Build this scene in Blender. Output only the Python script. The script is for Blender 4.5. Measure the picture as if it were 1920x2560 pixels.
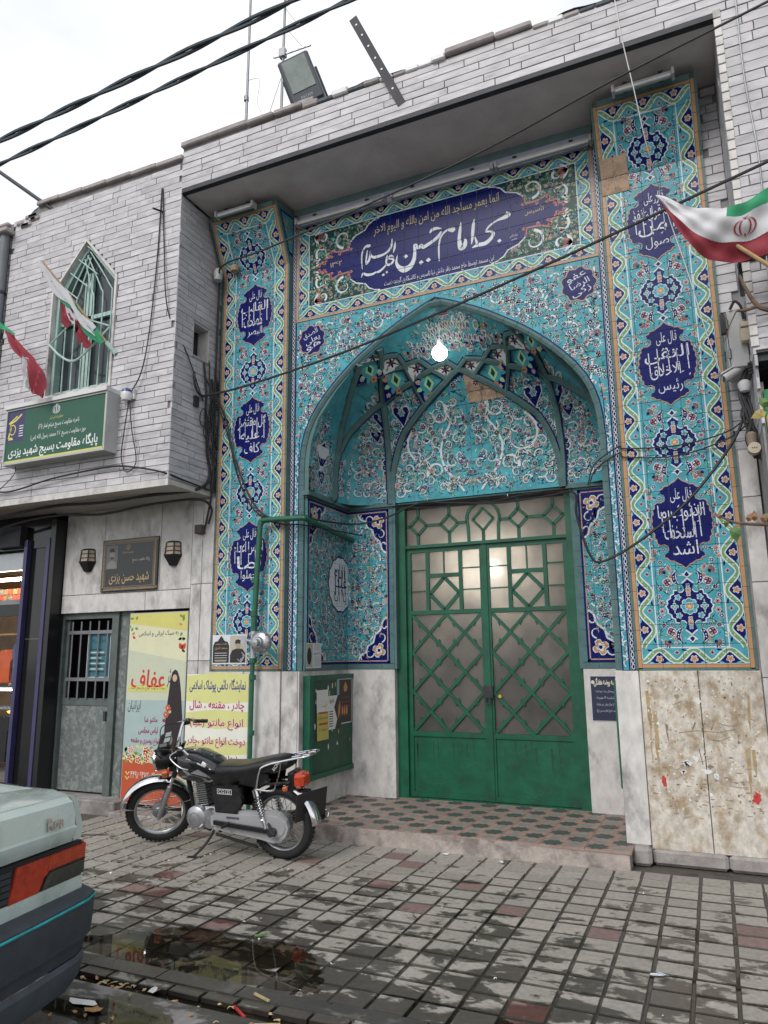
import bpy, bmesh, math, random, unicodedata
import numpy as np
from mathutils import Vector, Matrix
R=math.radians; PI=math.pi
sc=bpy.context.scene
for o in list(bpy.data.objects): bpy.data.objects.remove(o,do_unlink=True)
C=sc.collection
random.seed(7)
# ---------------------------------------------------------------- camera
CX,CY,CZ=2.3488,-6.5635,1.65
YAW,PITCH,ROLL=.4186,.1958,-.0109
h_=Vector((-math.sin(YAW),math.cos(YAW),0)); r0=Vector((math.cos(YAW),math.sin(YAW),0)); zu=Vector((0,0,1))
fw=h_*math.cos(PITCH)+zu*math.sin(PITCH); u0=r0.cross(fw)
rt=r0*math.cos(ROLL)+u0*math.sin(ROLL); up=rt.cross(fw)
cd=bpy.data.cameras.new('camera'); cam=bpy.data.objects.new('camera',cd); C.objects.link(cam)
m=Matrix((rt,up,-fw)).transposed().to_4x4(); m.translation=(CX,CY,CZ); cam.matrix_world=m
cd.sensor_fit='VERTICAL'; cd.sensor_height=24; cd.sensor_width=18; cd.lens=1818.9/2560*24; cd.clip_start=.05; cd.clip_end=3000
sc.camera=cam
# ---------------------------------------------------------------- sky and sun (thin bright overcast)
SUN_EL,SUN_AZ=R(40),R(190)          # azimuth measured clockwise from +Y
w=bpy.data.worlds.new('World'); sc.world=w; w.use_nodes=True
nt=w.node_tree; nt.nodes.clear()
out=nt.nodes.new('ShaderNodeOutputWorld'); bg=nt.nodes.new('ShaderNodeBackground'); bg.inputs[1].default_value=.1
sky=nt.nodes.new('ShaderNodeTexSky'); sky.sky_type='NISHITA'; sky.sun_disc=False; sky.sun_elevation=SUN_EL; sky.sun_rotation=SUN_AZ
tc=nt.nodes.new('ShaderNodeTexCoord'); nz=nt.nodes.new('ShaderNodeTexNoise'); nz.inputs['Scale'].default_value=1.6; nz.inputs['Detail'].default_value=5
mp=nt.nodes.new('ShaderNodeMapping'); mp.inputs['Scale'].default_value=(1,1,2.2)
nt.links.new(tc.outputs['Generated'],mp.inputs[0]); nt.links.new(mp.outputs[0],nz.inputs['Vector'])
cr=nt.nodes.new('ShaderNodeValToRGB'); e=cr.color_ramp.elements; e[0].position=.3; e[0].color=(.50,.50,.50,1); e[1].position=.60; e[1].color=(.97,.97,.97,1)
nt.links.new(nz.outputs[0],cr.inputs[0])
mx=nt.nodes.new('ShaderNodeMix'); mx.data_type='RGBA'; mx.inputs[7].default_value=(8.3,8.38,8.65,1)
nt.links.new(cr.outputs[0],mx.inputs[0]); nt.links.new(sky.outputs[0],mx.inputs[6]); nt.links.new(mx.outputs[2],bg.inputs[0]); nt.links.new(bg.outputs[0],out.inputs[0])
sl=bpy.data.lights.new('sun','SUN'); sl.energy=1.4; sl.angle=R(25); sl.color=(1,.97,.93)
so=bpy.data.objects.new('sun',sl); C.objects.link(so)
sd=Vector((math.sin(SUN_AZ)*math.cos(SUN_EL),math.cos(SUN_AZ)*math.cos(SUN_EL),math.sin(SUN_EL)))
so.rotation_euler=(-sd).to_track_quat('-Z','Y').to_euler(); so.location=(0,-8,14)
sc.view_settings.view_transform='Standard'; sc.view_settings.look='None'; sc.view_settings.exposure=.5; sc.view_settings.gamma=1
sc.view_settings.use_curve_mapping=False
sc.render.engine='CYCLES'
cy=sc.cycles; cy.use_denoising=True; cy.max_bounces=8; cy.diffuse_bounces=4; cy.glossy_bounces=3; cy.transmission_bounces=5; cy.transparent_max_bounces=12
cy.caustics_reflective=False; cy.caustics_refractive=False; cy.sample_clamp_indirect=6
# ---------------------------------------------------------------- materials
MATS={}
def nd(t,ty,**k):
    n=t.nodes.new(ty)
    for a,b in k.items(): setattr(n,a,b)
    return n
def mat(name,col,rough=.6,metal=0,spec=.5,var=.12,vscale=5,bump=0,bscale=40,col2=None,c2scale=3,c2lo=.5,c2hi=.6,rand=0,coat=0,emit=0,stretch=(1,1,1),trans=0,rvar=0,rot=(0,0,0)):
    if name in MATS: return MATS[name]
    M=bpy.data.materials.new(name); MATS[name]=M; M.use_nodes=True; t=M.node_tree; L=t.links.new
    b=t.nodes['Principled BSDF']; b.inputs['Roughness'].default_value=rough; b.inputs['Metallic'].default_value=metal
    b.inputs['Specular IOR Level'].default_value=spec; b.inputs['Coat Weight'].default_value=coat; b.inputs['Coat Roughness'].default_value=.08
    b.inputs['Transmission Weight'].default_value=trans
    g=nd(t,'ShaderNodeNewGeometry'); mp=nd(t,'ShaderNodeMapping'); mp.inputs['Scale'].default_value=stretch; mp.inputs['Rotation'].default_value=rot
    src=g.outputs['Position']
    oi=nd(t,'ShaderNodeObjectInfo')
    rn=nd(t,'ShaderNodeMath',operation='ADD'); L(oi.outputs['Random'],rn.inputs[0]); L(g.outputs['Random Per Island'],rn.inputs[1])
    rf=nd(t,'ShaderNodeMath',operation='FRACT'); L(rn.outputs[0],rf.inputs[0])
    if rand:
        vm=nd(t,'ShaderNodeVectorMath',operation='MULTIPLY_ADD'); vm.inputs[1].default_value=(7,5,9); L(rf.outputs[0],vm.inputs[0]); L(src,vm.inputs[2]); L(vm.outputs[0],mp.inputs[0])
    else: L(src,mp.inputs[0])
    n=nd(t,'ShaderNodeTexNoise'); n.inputs['Scale'].default_value=vscale; n.inputs['Detail'].default_value=6; n.inputs['Roughness'].default_value=.62; L(mp.outputs[0],n.inputs['Vector'])
    last=None
    rgb=nd(t,'ShaderNodeRGB'); rgb.outputs[0].default_value=(*col,1); last=rgb.outputs[0]
    if col2 is not None:
        n2=nd(t,'ShaderNodeTexNoise'); n2.inputs['Scale'].default_value=c2scale; n2.inputs['Detail'].default_value=7; n2.inputs['Roughness'].default_value=.65; L(mp.outputs[0],n2.inputs['Vector'])
        mr=nd(t,'ShaderNodeMapRange'); mr.inputs[1].default_value=c2lo; mr.inputs[2].default_value=c2hi; L(n2.outputs[0],mr.inputs[0])
        mm=nd(t,'ShaderNodeMix',data_type='RGBA'); L(mr.outputs[0],mm.inputs[0]); L(last,mm.inputs[6]); mm.inputs[7].default_value=(*col2,1); last=mm.outputs[2]
    if var or rand:
        mr=nd(t,'ShaderNodeMapRange'); mr.inputs[1].default_value=.3; mr.inputs[2].default_value=.7; mr.inputs[3].default_value=1-var; mr.inputs[4].default_value=1+var; L(n.outputs[0],mr.inputs[0])
        val=mr.outputs[0]
        if rand:
            m2=nd(t,'ShaderNodeMapRange'); m2.inputs[3].default_value=1-rand; m2.inputs[4].default_value=1+rand; L(rf.outputs[0],m2.inputs[0])
            m3=nd(t,'ShaderNodeMath',operation='MULTIPLY'); L(val,m3.inputs[0]); L(m2.outputs[0],m3.inputs[1]); val=m3.outputs[0]
        vm=nd(t,'ShaderNodeVectorMath',operation='SCALE'); L(last,vm.inputs[0]); L(val,vm.inputs['Scale']); last=vm.outputs[0]
    L(last,b.inputs['Base Color'])
    if rvar:
        mr=nd(t,'ShaderNodeMapRange'); mr.inputs[1].default_value=.35; mr.inputs[2].default_value=.65; mr.inputs[3].default_value=max(.03,rough-rvar); mr.inputs[4].default_value=min(1,rough+rvar); L(n.outputs[0],mr.inputs[0]); L(mr.outputs[0],b.inputs['Roughness'])
    if bump:
        nb=nd(t,'ShaderNodeTexNoise'); nb.inputs['Scale'].default_value=bscale; nb.inputs['Detail'].default_value=4; L(mp.outputs[0],nb.inputs['Vector'])
        bp=nd(t,'ShaderNodeBump'); bp.inputs['Strength'].default_value=bump; bp.inputs['Distance'].default_value=.01; L(nb.outputs[0],bp.inputs['Height']); L(bp.outputs[0],b.inputs['Normal'])
    if emit:
        b.inputs['Emission Color'].default_value=(*col,1); b.inputs['Emission Strength'].default_value=emit
    return M
# glaze palette
G={}
def glz(k,c,v=.1): G[k]=mat('glaze_'+k,c,rough=.28,spec=.13,var=v,vscale=9)
glz('tq',(.07,.315,.375),.25); glz('nv',(.003,.0065,.105),.18); glz('wh',(.60,.63,.65)); glz('gr',(.15,.31,.13),.2); glz('or',(.45,.255,.125)); glz('pk',(.37,.15,.145))
glz('tg',(.095,.165,.165),.16); glz('dg',(.012,.055,.045)); glz('gd',(.55,.45,.24)); glz('lb',(.10,.42,.52)); glz('tan',(.42,.27,.19)); glz('lg',(.35,.6,.35)); glz('rd',(.23,.055,.06)); glz('dtq',(.02,.17,.21))
glz('ly',(.62,.62,.40)); glz('bk',(.01,.012,.02))
GK=list(G.keys())
M_grout=mat('grout',(.16,.24,.25),rough=.9,var=.2)
M_marble=mat('marble_strip',(.49,.475,.49),rough=.5,spec=.35,var=.2,vscale=4,rand=.08,col2=(.27,.27,.295),c2scale=3.2,c2lo=.54,c2hi=.76,stretch=(1.0,1.0,3.2),rot=(0,.5,0),bump=.15,bscale=50)
M_slab=mat('marble_slab',(.55,.53,.51),rough=.42,spec=.35,var=.2,vscale=9,col2=(.25,.24,.235),c2scale=4.2,c2lo=.51,c2hi=.70,rand=.04,stretch=(1,1,.55),rot=(.3,.8,0))
M_mortar=mat('mortar',(.24,.23,.23),rough=.95,var=.25)
M_plaster=mat('soffit_plaster',(.68,.61,.60),rough=.95,var=.12,vscale=2.5,col2=(.70,.65,.64),c2scale=1.1,c2lo=.5,c2hi=.56,bump=.2,bscale=25)
M_plw=mat('pale_plaster',(.50,.47,.44),rough=.9,var=.14,vscale=2.5,bump=.15,bscale=30)
M_conc=mat('concrete',(.29,.27,.255),rough=.95,var=.25,vscale=8,col2=(.20,.185,.175),c2scale=3,bump=.5,bscale=60)
M_coping=mat('stone_coping',(.34,.31,.30),rough=.9,var=.25,vscale=6,bump=.4,bscale=30)
M_tar=mat('roof_felt',(.07,.085,.095),rough=.8,var=.4,vscale=20,bump=.4)
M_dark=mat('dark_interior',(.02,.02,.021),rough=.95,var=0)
M_blk=mat('black_paint',(.012,.012,.013),rough=.3,var=.1)
M_rub=mat('black_rubber',(.014,.014,.014),rough=.75,var=.25,vscale=30)
M_cab=mat('cable_black',(.018,.018,.02),rough=.6,var=.2)
M_cabw=mat('cable_white',(.62,.61,.6),rough=.5)
M_cabg=mat('cable_overhead',(.05,.07,.085),rough=.5,var=.2)
M_green=mat('door_green',(.007,.09,.048),rough=.42,spec=.4,var=.25,vscale=5,col2=(.012,.055,.036),c2scale=4,c2lo=.5,c2hi=.7,bump=.06,bscale=15)
M_greend=mat('board_green',(.007,.062,.032),rough=.5,var=.3,vscale=7)
M_steel=mat('grey_steel',(.22,.23,.24),rough=.45,metal=.6,var=.2)
M_iron=mat('dark_iron',(.035,.036,.042),rough=.6,metal=.3,var=.3)
M_alu=mat('aluminium',(.42,.43,.45),rough=.38,metal=.85,var=.15,vscale=12,rvar=.1)
M_chrome=mat('chrome',(.72,.72,.73),rough=.12,metal=1,var=.08,vscale=30,rvar=.07)
M_white=mat('white_enamel',(.60,.60,.60),rough=.4,var=.06)
M_grey=mat('pale_grey_paint',(.40,.41,.40),rough=.45,var=.1)
M_mint=mat('mint_paint',(.36,.50,.46),rough=.5,var=.15,vscale=10)
M_glassd=mat('dark_glass',(.03,.042,.045),rough=.12,spec=.6,var=.25,vscale=3)
M_paper=mat('white_paper',(.68,.68,.67),rough=.8,var=.06)
# ---------------------------------------------------------------- builders
ORG={}
def tag(o,label,cat,group=None,kind=None):
    if label: o['label']=label
    if cat: o['category']=cat
    if group: o['group']=group
    if kind: o['kind']=kind
    return o
def thing(name,label,cat,loc=(0,0,0),group=None,local=False):
    o=bpy.data.objects.new(name,None); C.objects.link(o); o.location=loc; o.empty_display_size=.1
    ORG[o.name]=Vector((0,0,0)) if local else Vector(loc); return tag(o,label,cat,group)
def smoothpath(pts,n=6,closed=False):
    P=[Vector(p) for p in pts]
    if len(P)<3: return P
    o=[]; N=len(P); rng=N if closed else N-1
    for i in range(rng):
        p1,p2=P[i],P[(i+1)%N]; p0=P[i-1] if (i>0 or closed) else p1*2-p2; p3=P[(i+2)%N] if (i+2<N or closed) else p2*2-p1
        for k in range(n):
            t=k/n; o.append(.5*((2*p1)+(p2-p0)*t+(2*p0-5*p1+4*p2-p3)*t*t+(3*p1-p0-3*p2+p3)*t**3))
    if not closed: o.append(P[-1])
    return o
class MB:
    def __init__(s): s.v=[]; s.f=[]; s.m=[]; s.mi=0
    def add(s,vs,fs):
        b=len(s.v); s.v+= [Vector(v) for v in vs]; s.f+=[tuple(b+i for i in f) for f in fs]; s.m+=[s.mi]*len(fs); return s
    def box(s,x0,x1,y0,y1,z0,z1):
        if x0>x1:x0,x1=x1,x0
        if y0>y1:y0,y1=y1,y0
        if z0>z1:z0,z1=z1,z0
        return s.add([(x0,y0,z0),(x1,y0,z0),(x1,y1,z0),(x0,y1,z0),(x0,y0,z1),(x1,y0,z1),(x1,y1,z1),(x0,y1,z1)],[(0,3,2,1),(4,5,6,7),(0,1,5,4),(1,2,6,5),(2,3,7,6),(3,0,4,7)])
    def bbox(s,x0,x1,y0,y1,z0,z1,b=.006):   # box with chamfered vertical+horizontal edges (front/back octagon loft)
        ring=lambda y,i:[(x0+i,y,z0+b),(x0+b,y,z0+i),(x1-b,y,z0+i),(x1-i,y,z0+b),(x1-i,y,z1-b),(x1-b,y,z1-i),(x0+b,y,z1-i),(x0+i,y,z1-b)]
        V=ring(y0,b)+ring(y0+b,0)+ring(y1-b,0)+ring(y1,b); F=[tuple(range(8)),tuple(range(31,23,-1))]
        for k in range(3):
            for i in range(8): j=(i+1)%8; F.append((k*8+i,k*8+8+i,k*8+8+j,k*8+j))
        return s.add(V,F)
    def beam(s,a,b,w,h,upv=(0,0,1)):
        a=Vector(a); b=Vector(b); d=(b-a).normalized(); u=Vector(upv); 
        if abs(d.dot(u))>.98: u=Vector((1,0,0))
        x=d.cross(u).normalized(); y=x.cross(d).normalized(); V=[]
        for p in (a,b):
            for i,j in ((-1,-1),(1,-1),(1,1),(-1,1)): V.append(p+x*(i*w/2)+y*(j*h/2))
        return s.add(V,[(3,2,1,0),(4,5,6,7),(0,1,5,4),(1,2,6,5),(2,3,7,6),(3,0,4,7)])
    def tube(s,pts,r,seg=8,cap=True):
        P=[Vector(p) for p in pts]; n=len(P); rs=r if isinstance(r,(list,tuple)) else [r]*n
        d0=(P[1]-P[0]).normalized(); u=d0.orthogonal().normalized(); V=[]; F=[]
        for i,p in enumerate(P):
            d=((P[min(i+1,n-1)]-P[max(i-1,0)])).normalized(); u=(u-d*u.dot(d)); u=u.normalized() if u.length>1e-6 else d.orthogonal().normalized(); w=d.cross(u)
            for k in range(seg): a=2*PI*k/seg; V.append(p+(u*math.cos(a)+w*math.sin(a))*rs[i])
        for i in range(n-1):
            for k in range(seg): j=(k+1)%seg; F.append((i*seg+k,i*seg+j,i*seg+seg+j,i*seg+seg+k))
        if cap: F+= [tuple(range(seg-1,-1,-1)),tuple((n-1)*seg+k for k in range(seg))]
        return s.add(V,F)
    def lathe(s,prof,seg=20,center=(0,0,0),axis='z'):
        V=[];F=[];c=Vector(center); n=len(prof)
        for r,h in prof:
            for k in range(seg):
                a=2*PI*k/seg; x,y=r*math.cos(a),r*math.sin(a)
                V.append(c+Vector({'z':(x,y,h),'y':(x,h,y),'x':(h,x,y)}[axis]))
        for i in range(n-1):
            for k in range(seg): j=(k+1)%seg; F.append((i*seg+k,i*seg+j,i*seg+seg+j,i*seg+seg+k))
        return s.add(V,F)
    def prism(s,poly,y0,y1,ax='y'):        # poly in (x,z) extruded along y (or other axis)
        n=len(poly); P={'y':lambda a,b,t:(a,t,b),'x':lambda a,b,t:(t,a,b),'z':lambda a,b,t:(a,b,t)}[ax]
        V=[P(a,b,y0) for a,b in poly]+[P(a,b,y1) for a,b in poly]; F=[tuple(range(n)),tuple(range(2*n-1,n-1,-1))]
        for i in range(n): j=(i+1)%n; F.append((i,n+i,n+j,j))
        return s.add(V,F)
    def grid(s,fn,nu,nv):
        V=[fn(i/nu,j/nv) for j in range(nv+1) for i in range(nu+1)]
        F=[(j*(nu+1)+i,j*(nu+1)+i+1,(j+1)*(nu+1)+i+1,(j+1)*(nu+1)+i) for j in range(nv) for i in range(nu)]
        return s.add(V,F)
    def xform(s,M):
        s.v=[M@v for v in s.v]; return s
    def build(s,name,mats,parent=None,smooth=False,origin=None,kind=None,fix=True):
        if not isinstance(mats,(list,tuple)): mats=[mats]
        me=bpy.data.meshes.new(name)
        if parent is not None: org=ORG[parent.name]
        elif origin is not None: org=Vector(origin)
        else:
            a=np.array([tuple(v) for v in s.v]); org=Vector(((a[:,0].min()+a[:,0].max())/2,(a[:,1].min()+a[:,1].max())/2,a[:,2].min()))
        me.from_pydata([tuple(v-org) for v in s.v],[],s.f)
        for mm in mats: me.materials.append(mm)
        if len(mats)>1: me.polygons.foreach_set('material_index',s.m)
        if fix:
            bm=bmesh.new(); bm.from_mesh(me); bmesh.ops.recalc_face_normals(bm,faces=bm.faces); bm.to_mesh(me); bm.free()
        if smooth:
            me.polygons.foreach_set('use_smooth',[True]*len(me.polygons))
            try: me.set_sharp_from_angle(angle=R(smooth if smooth is not True else 40))
            except Exception: pass
        o=bpy.data.objects.new(name,me); C.objects.link(o)
        if parent is not None: o.parent=parent
        else: o.location=org
        ORG[o.name]=org.copy()
        if kind: o['kind']=kind
        return o
def box_obj(name,b,mt,parent=None,**k): return MB().box(*b).build(name,mt,parent,**k)
def struct(o): o['kind']='structure'; return o
def piece(name,me,loc,parent):
    o=bpy.data.objects.new(name,me); C.objects.link(o); o.parent=parent; o.location=Vector(loc)-ORG[parent.name]; return o
# ---------------------------------------------------------------- Persian lettering
FORMS={}
for cp in list(range(0xFB50,0xFDC0))+list(range(0xFE70,0xFEFD)):
    d=unicodedata.decomposition(chr(cp)).split()
    if d and d[0][0]=='<':
        key=''.join(chr(int(x,16)) for x in d[1:])
        FORMS.setdefault((key,d[0]),chr(cp))
NOJOIN=set('اأإآدذرزژوؤةء')
def isl(c): return (c,'<isolated>') in FORMS
def shape(t):
    o=[]; n=len(t); i=0
    while i<n:
        c=t[i]
        if not isl(c): o.append({'(':')',')':'('}.get(c,c)); i+=1; continue
        pj=i>0 and isl(t[i-1]) and t[i-1] not in NOJOIN
        if c=='ل' and i+1<n and t[i+1] in 'اأإآ':
            o.append(FORMS[('ل'+t[i+1],'<final>' if pj else '<isolated>')]); i+=2; continue
        nj=i+1<n and isl(t[i+1]) and t[i+1]!='ء' and c not in NOJOIN
        f='<medial>' if pj and nj else '<final>' if pj else '<initial>' if nj else '<isolated>'
        o.append(FORMS.get((c,f),FORMS[(c,'<isolated>')])); i+=1
    s=''.join(o)[::-1]; r=''; run=''
    for c in s:
        if c.isdigit() or c in '۰۱۲۳۴۵۶۷۸۹': run+=c
        else: r+=run[::-1]+c; run=''
    return r+run[::-1]
TXT={}
def txt(t,ar=True,bold=0):
    k=(t,ar,bold)
    if k in TXT: return TXT[k]
    c=bpy.data.curves.new('t','FONT'); c.body=shape(t) if ar else t; c.resolution_u=2; c.fill_mode='FRONT'; c.offset=bold
    o=bpy.data.objects.new('t',c); C.objects.link(o); bpy.context.view_layer.update()
    me=bpy.data.meshes.new_from_object(o.evaluated_get(bpy.context.evaluated_depsgraph_get()))
    V=np.array([v.co[:2] for v in me.vertices]); F=[tuple(p.vertices) for p in me.polygons]
    bpy.data.objects.remove(o); bpy.data.curves.remove(c); bpy.data.meshes.remove(me)
    lo,hi=V.min(0),V.max(0); V=V-(lo+hi)/2
    TXT[k]=(V,F,hi-lo); return TXT[k]
# ---------------------------------------------------------------- flat painted decoration (glaze, print, posters)
class Dec:
    def __init__(s): s.v=[]; s.f=[]; s.c=[]; s.T=[(0,0,1,1,0)]
    def at(s,x,y,sx=1,sy=1,r=0): s.T.append((x,y,sx,sy,r)); return s
    def pop(s): s.T.pop(); return s
    def tp(s,x,y):
        for tx,ty,sx,sy,r in reversed(s.T):
            x,y=x*sx,y*sy
            if r: x,y=x*math.cos(r)-y*math.sin(r),x*math.sin(r)+y*math.cos(r)
            x+=tx;y+=ty
        return x,y
    def poly(s,pts,c,l):
        b=len(s.v); s.v+=[(*s.tp(*p),l) for p in pts]; s.f.append(tuple(range(b,b+len(pts)))); s.c.append(c)
    def quads(s,a,bb,c,l,closed=False):
        b=len(s.v); n=len(a); s.v+=[(*s.tp(*p),l) for p in a]+[(*s.tp(*p),l) for p in bb]
        for i in range(n if closed else n-1): j=(i+1)%n; s.f.append((b+i,b+j,b+n+j,b+n+i)); s.c.append(c)
    def stroke(s,pts,w,c,l,closed=False,taper=False):
        n=len(pts); A=[];B=[]
        for i,p in enumerate(pts):
            p0=pts[i-1] if (i or closed) else p; p1=pts[(i+1)%n] if (i<n-1 or closed) else p
            dx,dy=p1[0]-p0[0],p1[1]-p0[1]; q=math.hypot(dx,dy) or 1
            ww=(w[i] if isinstance(w,(list,tuple)) else w)/2
            if taper: ww*=max(.15,1-abs(2*i/(n-1)-1)**2) if taper==2 else (1-.85*i/(n-1))
            A.append((p[0]-dy/q*ww,p[1]+dx/q*ww)); B.append((p[0]+dy/q*ww,p[1]-dx/q*ww))
        s.quads(A,B,c,l,closed)
    def rect(s,x0,y0,x1,y1,c,l): s.poly([(x0,y0),(x1,y0),(x1,y1),(x0,y1)],c,l)
    def frame(s,x0,y0,x1,y1,w,c,l):
        s.quads([(x0,y0),(x1,y0),(x1,y1),(x0,y1)],[(x0+w,y0+w),(x1-w,y0+w),(x1-w,y1-w),(x0+w,y1-w)],c,l,True)
    def disc(s,x,y,r,c,l,n=8,sy=1): s.poly([(x+r*math.cos(2*PI*k/n),y+sy*r*math.sin(2*PI*k/n)) for k in range(n)],c,l)
    def petals(s,x,y,r,n,c,l,rot=0,inner=.45):
        P=[]
        for k in range(n*4):
            a=rot+2*PI*k/(n*4); q=(1,.93,inner,.93)[(k+0)%4]; P.append((x+r*q*math.cos(a),y+r*q*math.sin(a)))
        s.poly(P,c,l)
    def flower(s,x,y,r,pc,cc='gd',oc='wh',n=6,l=4,rot=0):
        s.petals(x,y,r*1.22,n,oc,l,rot,.62); s.petals(x,y,r,n,pc,l+1,rot); s.disc(x,y,r*.33,cc,l+2,6)
    def leaf(s,x,y,a,L,W,c,l):
        ca,sa=math.cos(a),math.sin(a); P=[(0,0),(.3,.5),(.65,.42),(1,0),(.65,-.42),(.3,-.5)]
        s.poly([(x+L*p*ca-W*q*sa,y+L*p*sa+W*q*ca) for p,q in P],c,l)
    def spiral(s,x,y,r,a0,turn,w,c,l,n=18,end=.25):
        P=[]
        for i in range(n+1):
            t=i/n; rr=r*(1-(1-end)*t); a=a0+turn*t; P.append((x+rr*math.cos(a),y+rr*math.sin(a)))
        s.stroke(P,w,c,l,taper=1); return P
    def text(s,t,x,y,wd=None,ht=None,c='wh',l=5,ar=True,rot=0,shear=0,bold=0):
        if bold:
            e=bold*(ht or .1)
            for k,(dx,dy) in enumerate(((1,.4),(-1,-.4),(.4,-1),(-.4,1))): s.text(t,x+dx*e,y+dy*e,wd,ht,c,l+.12*(k+1),ar,rot,shear)
        V,F,sz=txt(t,ar,0)
        if wd and ht: kx,ky=wd/sz[0],ht/sz[1]
        else: kx=ky=(wd/sz[0] if wd else ht/sz[1])
        b=len(s.v); cr,sr=math.cos(rot),math.sin(rot)
        for p in V:
            a,q=(p[0]+shear*p[1])*kx,p[1]*ky; s.v.append((*s.tp(x+a*cr-q*sr,y+a*sr+q*cr),l))
        s.f+=[tuple(b+i for i in f) for f in F]; s.c+=[c]*len(F)
    def build(s,name,fmap,parent,pal,cuts=None,base=.0012,step=.00055,kind=None,clip=None):
        keys=sorted(set(s.c)); me=bpy.data.meshes.new(name); me.from_pydata(s.v,[],s.f)
        me.polygons.foreach_set('material_index',[keys.index(c) for c in s.c])
        bm=bmesh.new(); bm.from_mesh(me)
        bmesh.ops.triangulate(bm,faces=[f for f in bm.faces if len(f.verts)>4])
        if clip:
            for co,no in clip:
                bmesh.ops.bisect_plane(bm,geom=bm.verts[:]+bm.edges[:]+bm.faces[:],plane_co=(*co,0),plane_no=(*no,0),clear_outer=True,dist=1e-6)
        if cuts:
            us,vs,gap=cuts
            for ax,lst in ((0,us),(1,vs)):
                for c0 in lst:
                    for e in (-gap/2,gap/2):
                        co=[0,0,0]; co[ax]=c0+e; no=[0,0,0]; no[ax]=1
                        bmesh.ops.bisect_plane(bm,geom=bm.verts[:]+bm.edges[:]+bm.faces[:],plane_co=co,plane_no=no,dist=1e-6)
            ua,va=np.array(us),np.array(vs); kill=[]
            for f in bm.faces:
                q=f.calc_center_bounds()
                if (len(ua) and np.abs(ua-q.x).min()<gap*.45) or (len(va) and np.abs(va-q.y).min()<gap*.45): kill.append(f)
            bmesh.ops.delete(bm,geom=kill,context='FACES')
        org=ORG[parent.name] if parent is not None else Vector((0,0,0))
        for v in bm.verts: v.co=Vector(fmap(v.co.x,v.co.y,base+step*v.co.z))-org
        bmesh.ops.triangulate(bm,faces=[f for f in bm.faces if len(f.verts)>4])
        bm.to_mesh(me); bm.free()
        for k in keys: me.materials.append(pal[k])
        o=bpy.data.objects.new(name,me); C.objects.link(o)
        if parent is not None: o.parent=parent
        ORG[o.name]=org.copy()
        if kind: o['kind']=kind
        return o
def tilefield(name,polys,us,vs,gap,fmap,mt,parent,th=.006,kind='stuff',off=0):
    """polygons in (u,v) cut into single tiles along the joint lines, each with its own edges"""
    bm=bmesh.new()
    for P in polys: bm.faces.new([bm.verts.new((*p,0)) for p in P])
    for ax,lst in ((0,us),(1,vs)):
        for c0 in lst:
            for e in (-gap/2,gap/2):
                co=[0,0,0]; co[ax]=c0+e; no=[0,0,0]; no[ax]=1
                bmesh.ops.bisect_plane(bm,geom=bm.verts[:]+bm.edges[:]+bm.faces[:],plane_co=co,plane_no=no,dist=1e-6)
    mb=MB()
    for f in bm.faces:
        q=f.calc_center_median()
        if any(abs(q.x-c)<gap*.45 for c in us) or any(abs(q.y-c)<gap*.45 for c in vs): continue
        P=[v.co for v in f.verts]; n=len(P)
        mb.add([fmap(p.x,p.y,off) for p in P]+[fmap(p.x,p.y,off-th) for p in P],[tuple(range(n))]+[(i,(i+1)%n,n+(i+1)%n,n+i) for i in range(n)])
    bm.free()
    return mb.build(name,mt,parent,kind=kind)
def frange(a,b,s):
    n=max(1,round((b-a)/s)); return [a+(b-a)*i/n for i in range(n+1)]
_bm={}
def chamf(lx,ly,lz,mt,c=.003):     # piece mesh: front face toward -Y with chamfered edges, origin at centre of front
    k=(round(lx,3),round(ly,3),round(lz,3),mt.name,c)
    if k in _bm: return _bm[k]
    a,b=lx/2,lz/2; V=[]
    for x,y,z in ((a-c,0,b-c),(a,c,b),(a,ly,b)):
        V+=[(-x,y,-z),(x,y,-z),(x,y,z),(-x,y,z)]
    F=[(0,1,2,3)]
    for r in (0,4):
        for i in range(4): j=(i+1)%4; F.append((r+i,r+4+i,r+4+j,r+j))
    me=bpy.data.meshes.new('piece'); me.from_pydata(V,[],F); me.materials.append(mt)
    bm=bmesh.new(); bm.from_mesh(me); bmesh.ops.recalc_face_normals(bm,faces=bm.faces)
    if bm.faces[0].normal.y>0: bmesh.ops.reverse_faces(bm,faces=bm.faces)
    bm.to_mesh(me); bm.free(); _bm[k]=me; return me
def cable(name,pts,r,label,mt=None,cat='cable',n=8,group=None,seg=6):
    P=smoothpath(pts,n); return tag(MB().tube(P,r,seg).build(name,mt or M_cab,smooth=True,fix=False),label,cat,group)
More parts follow.
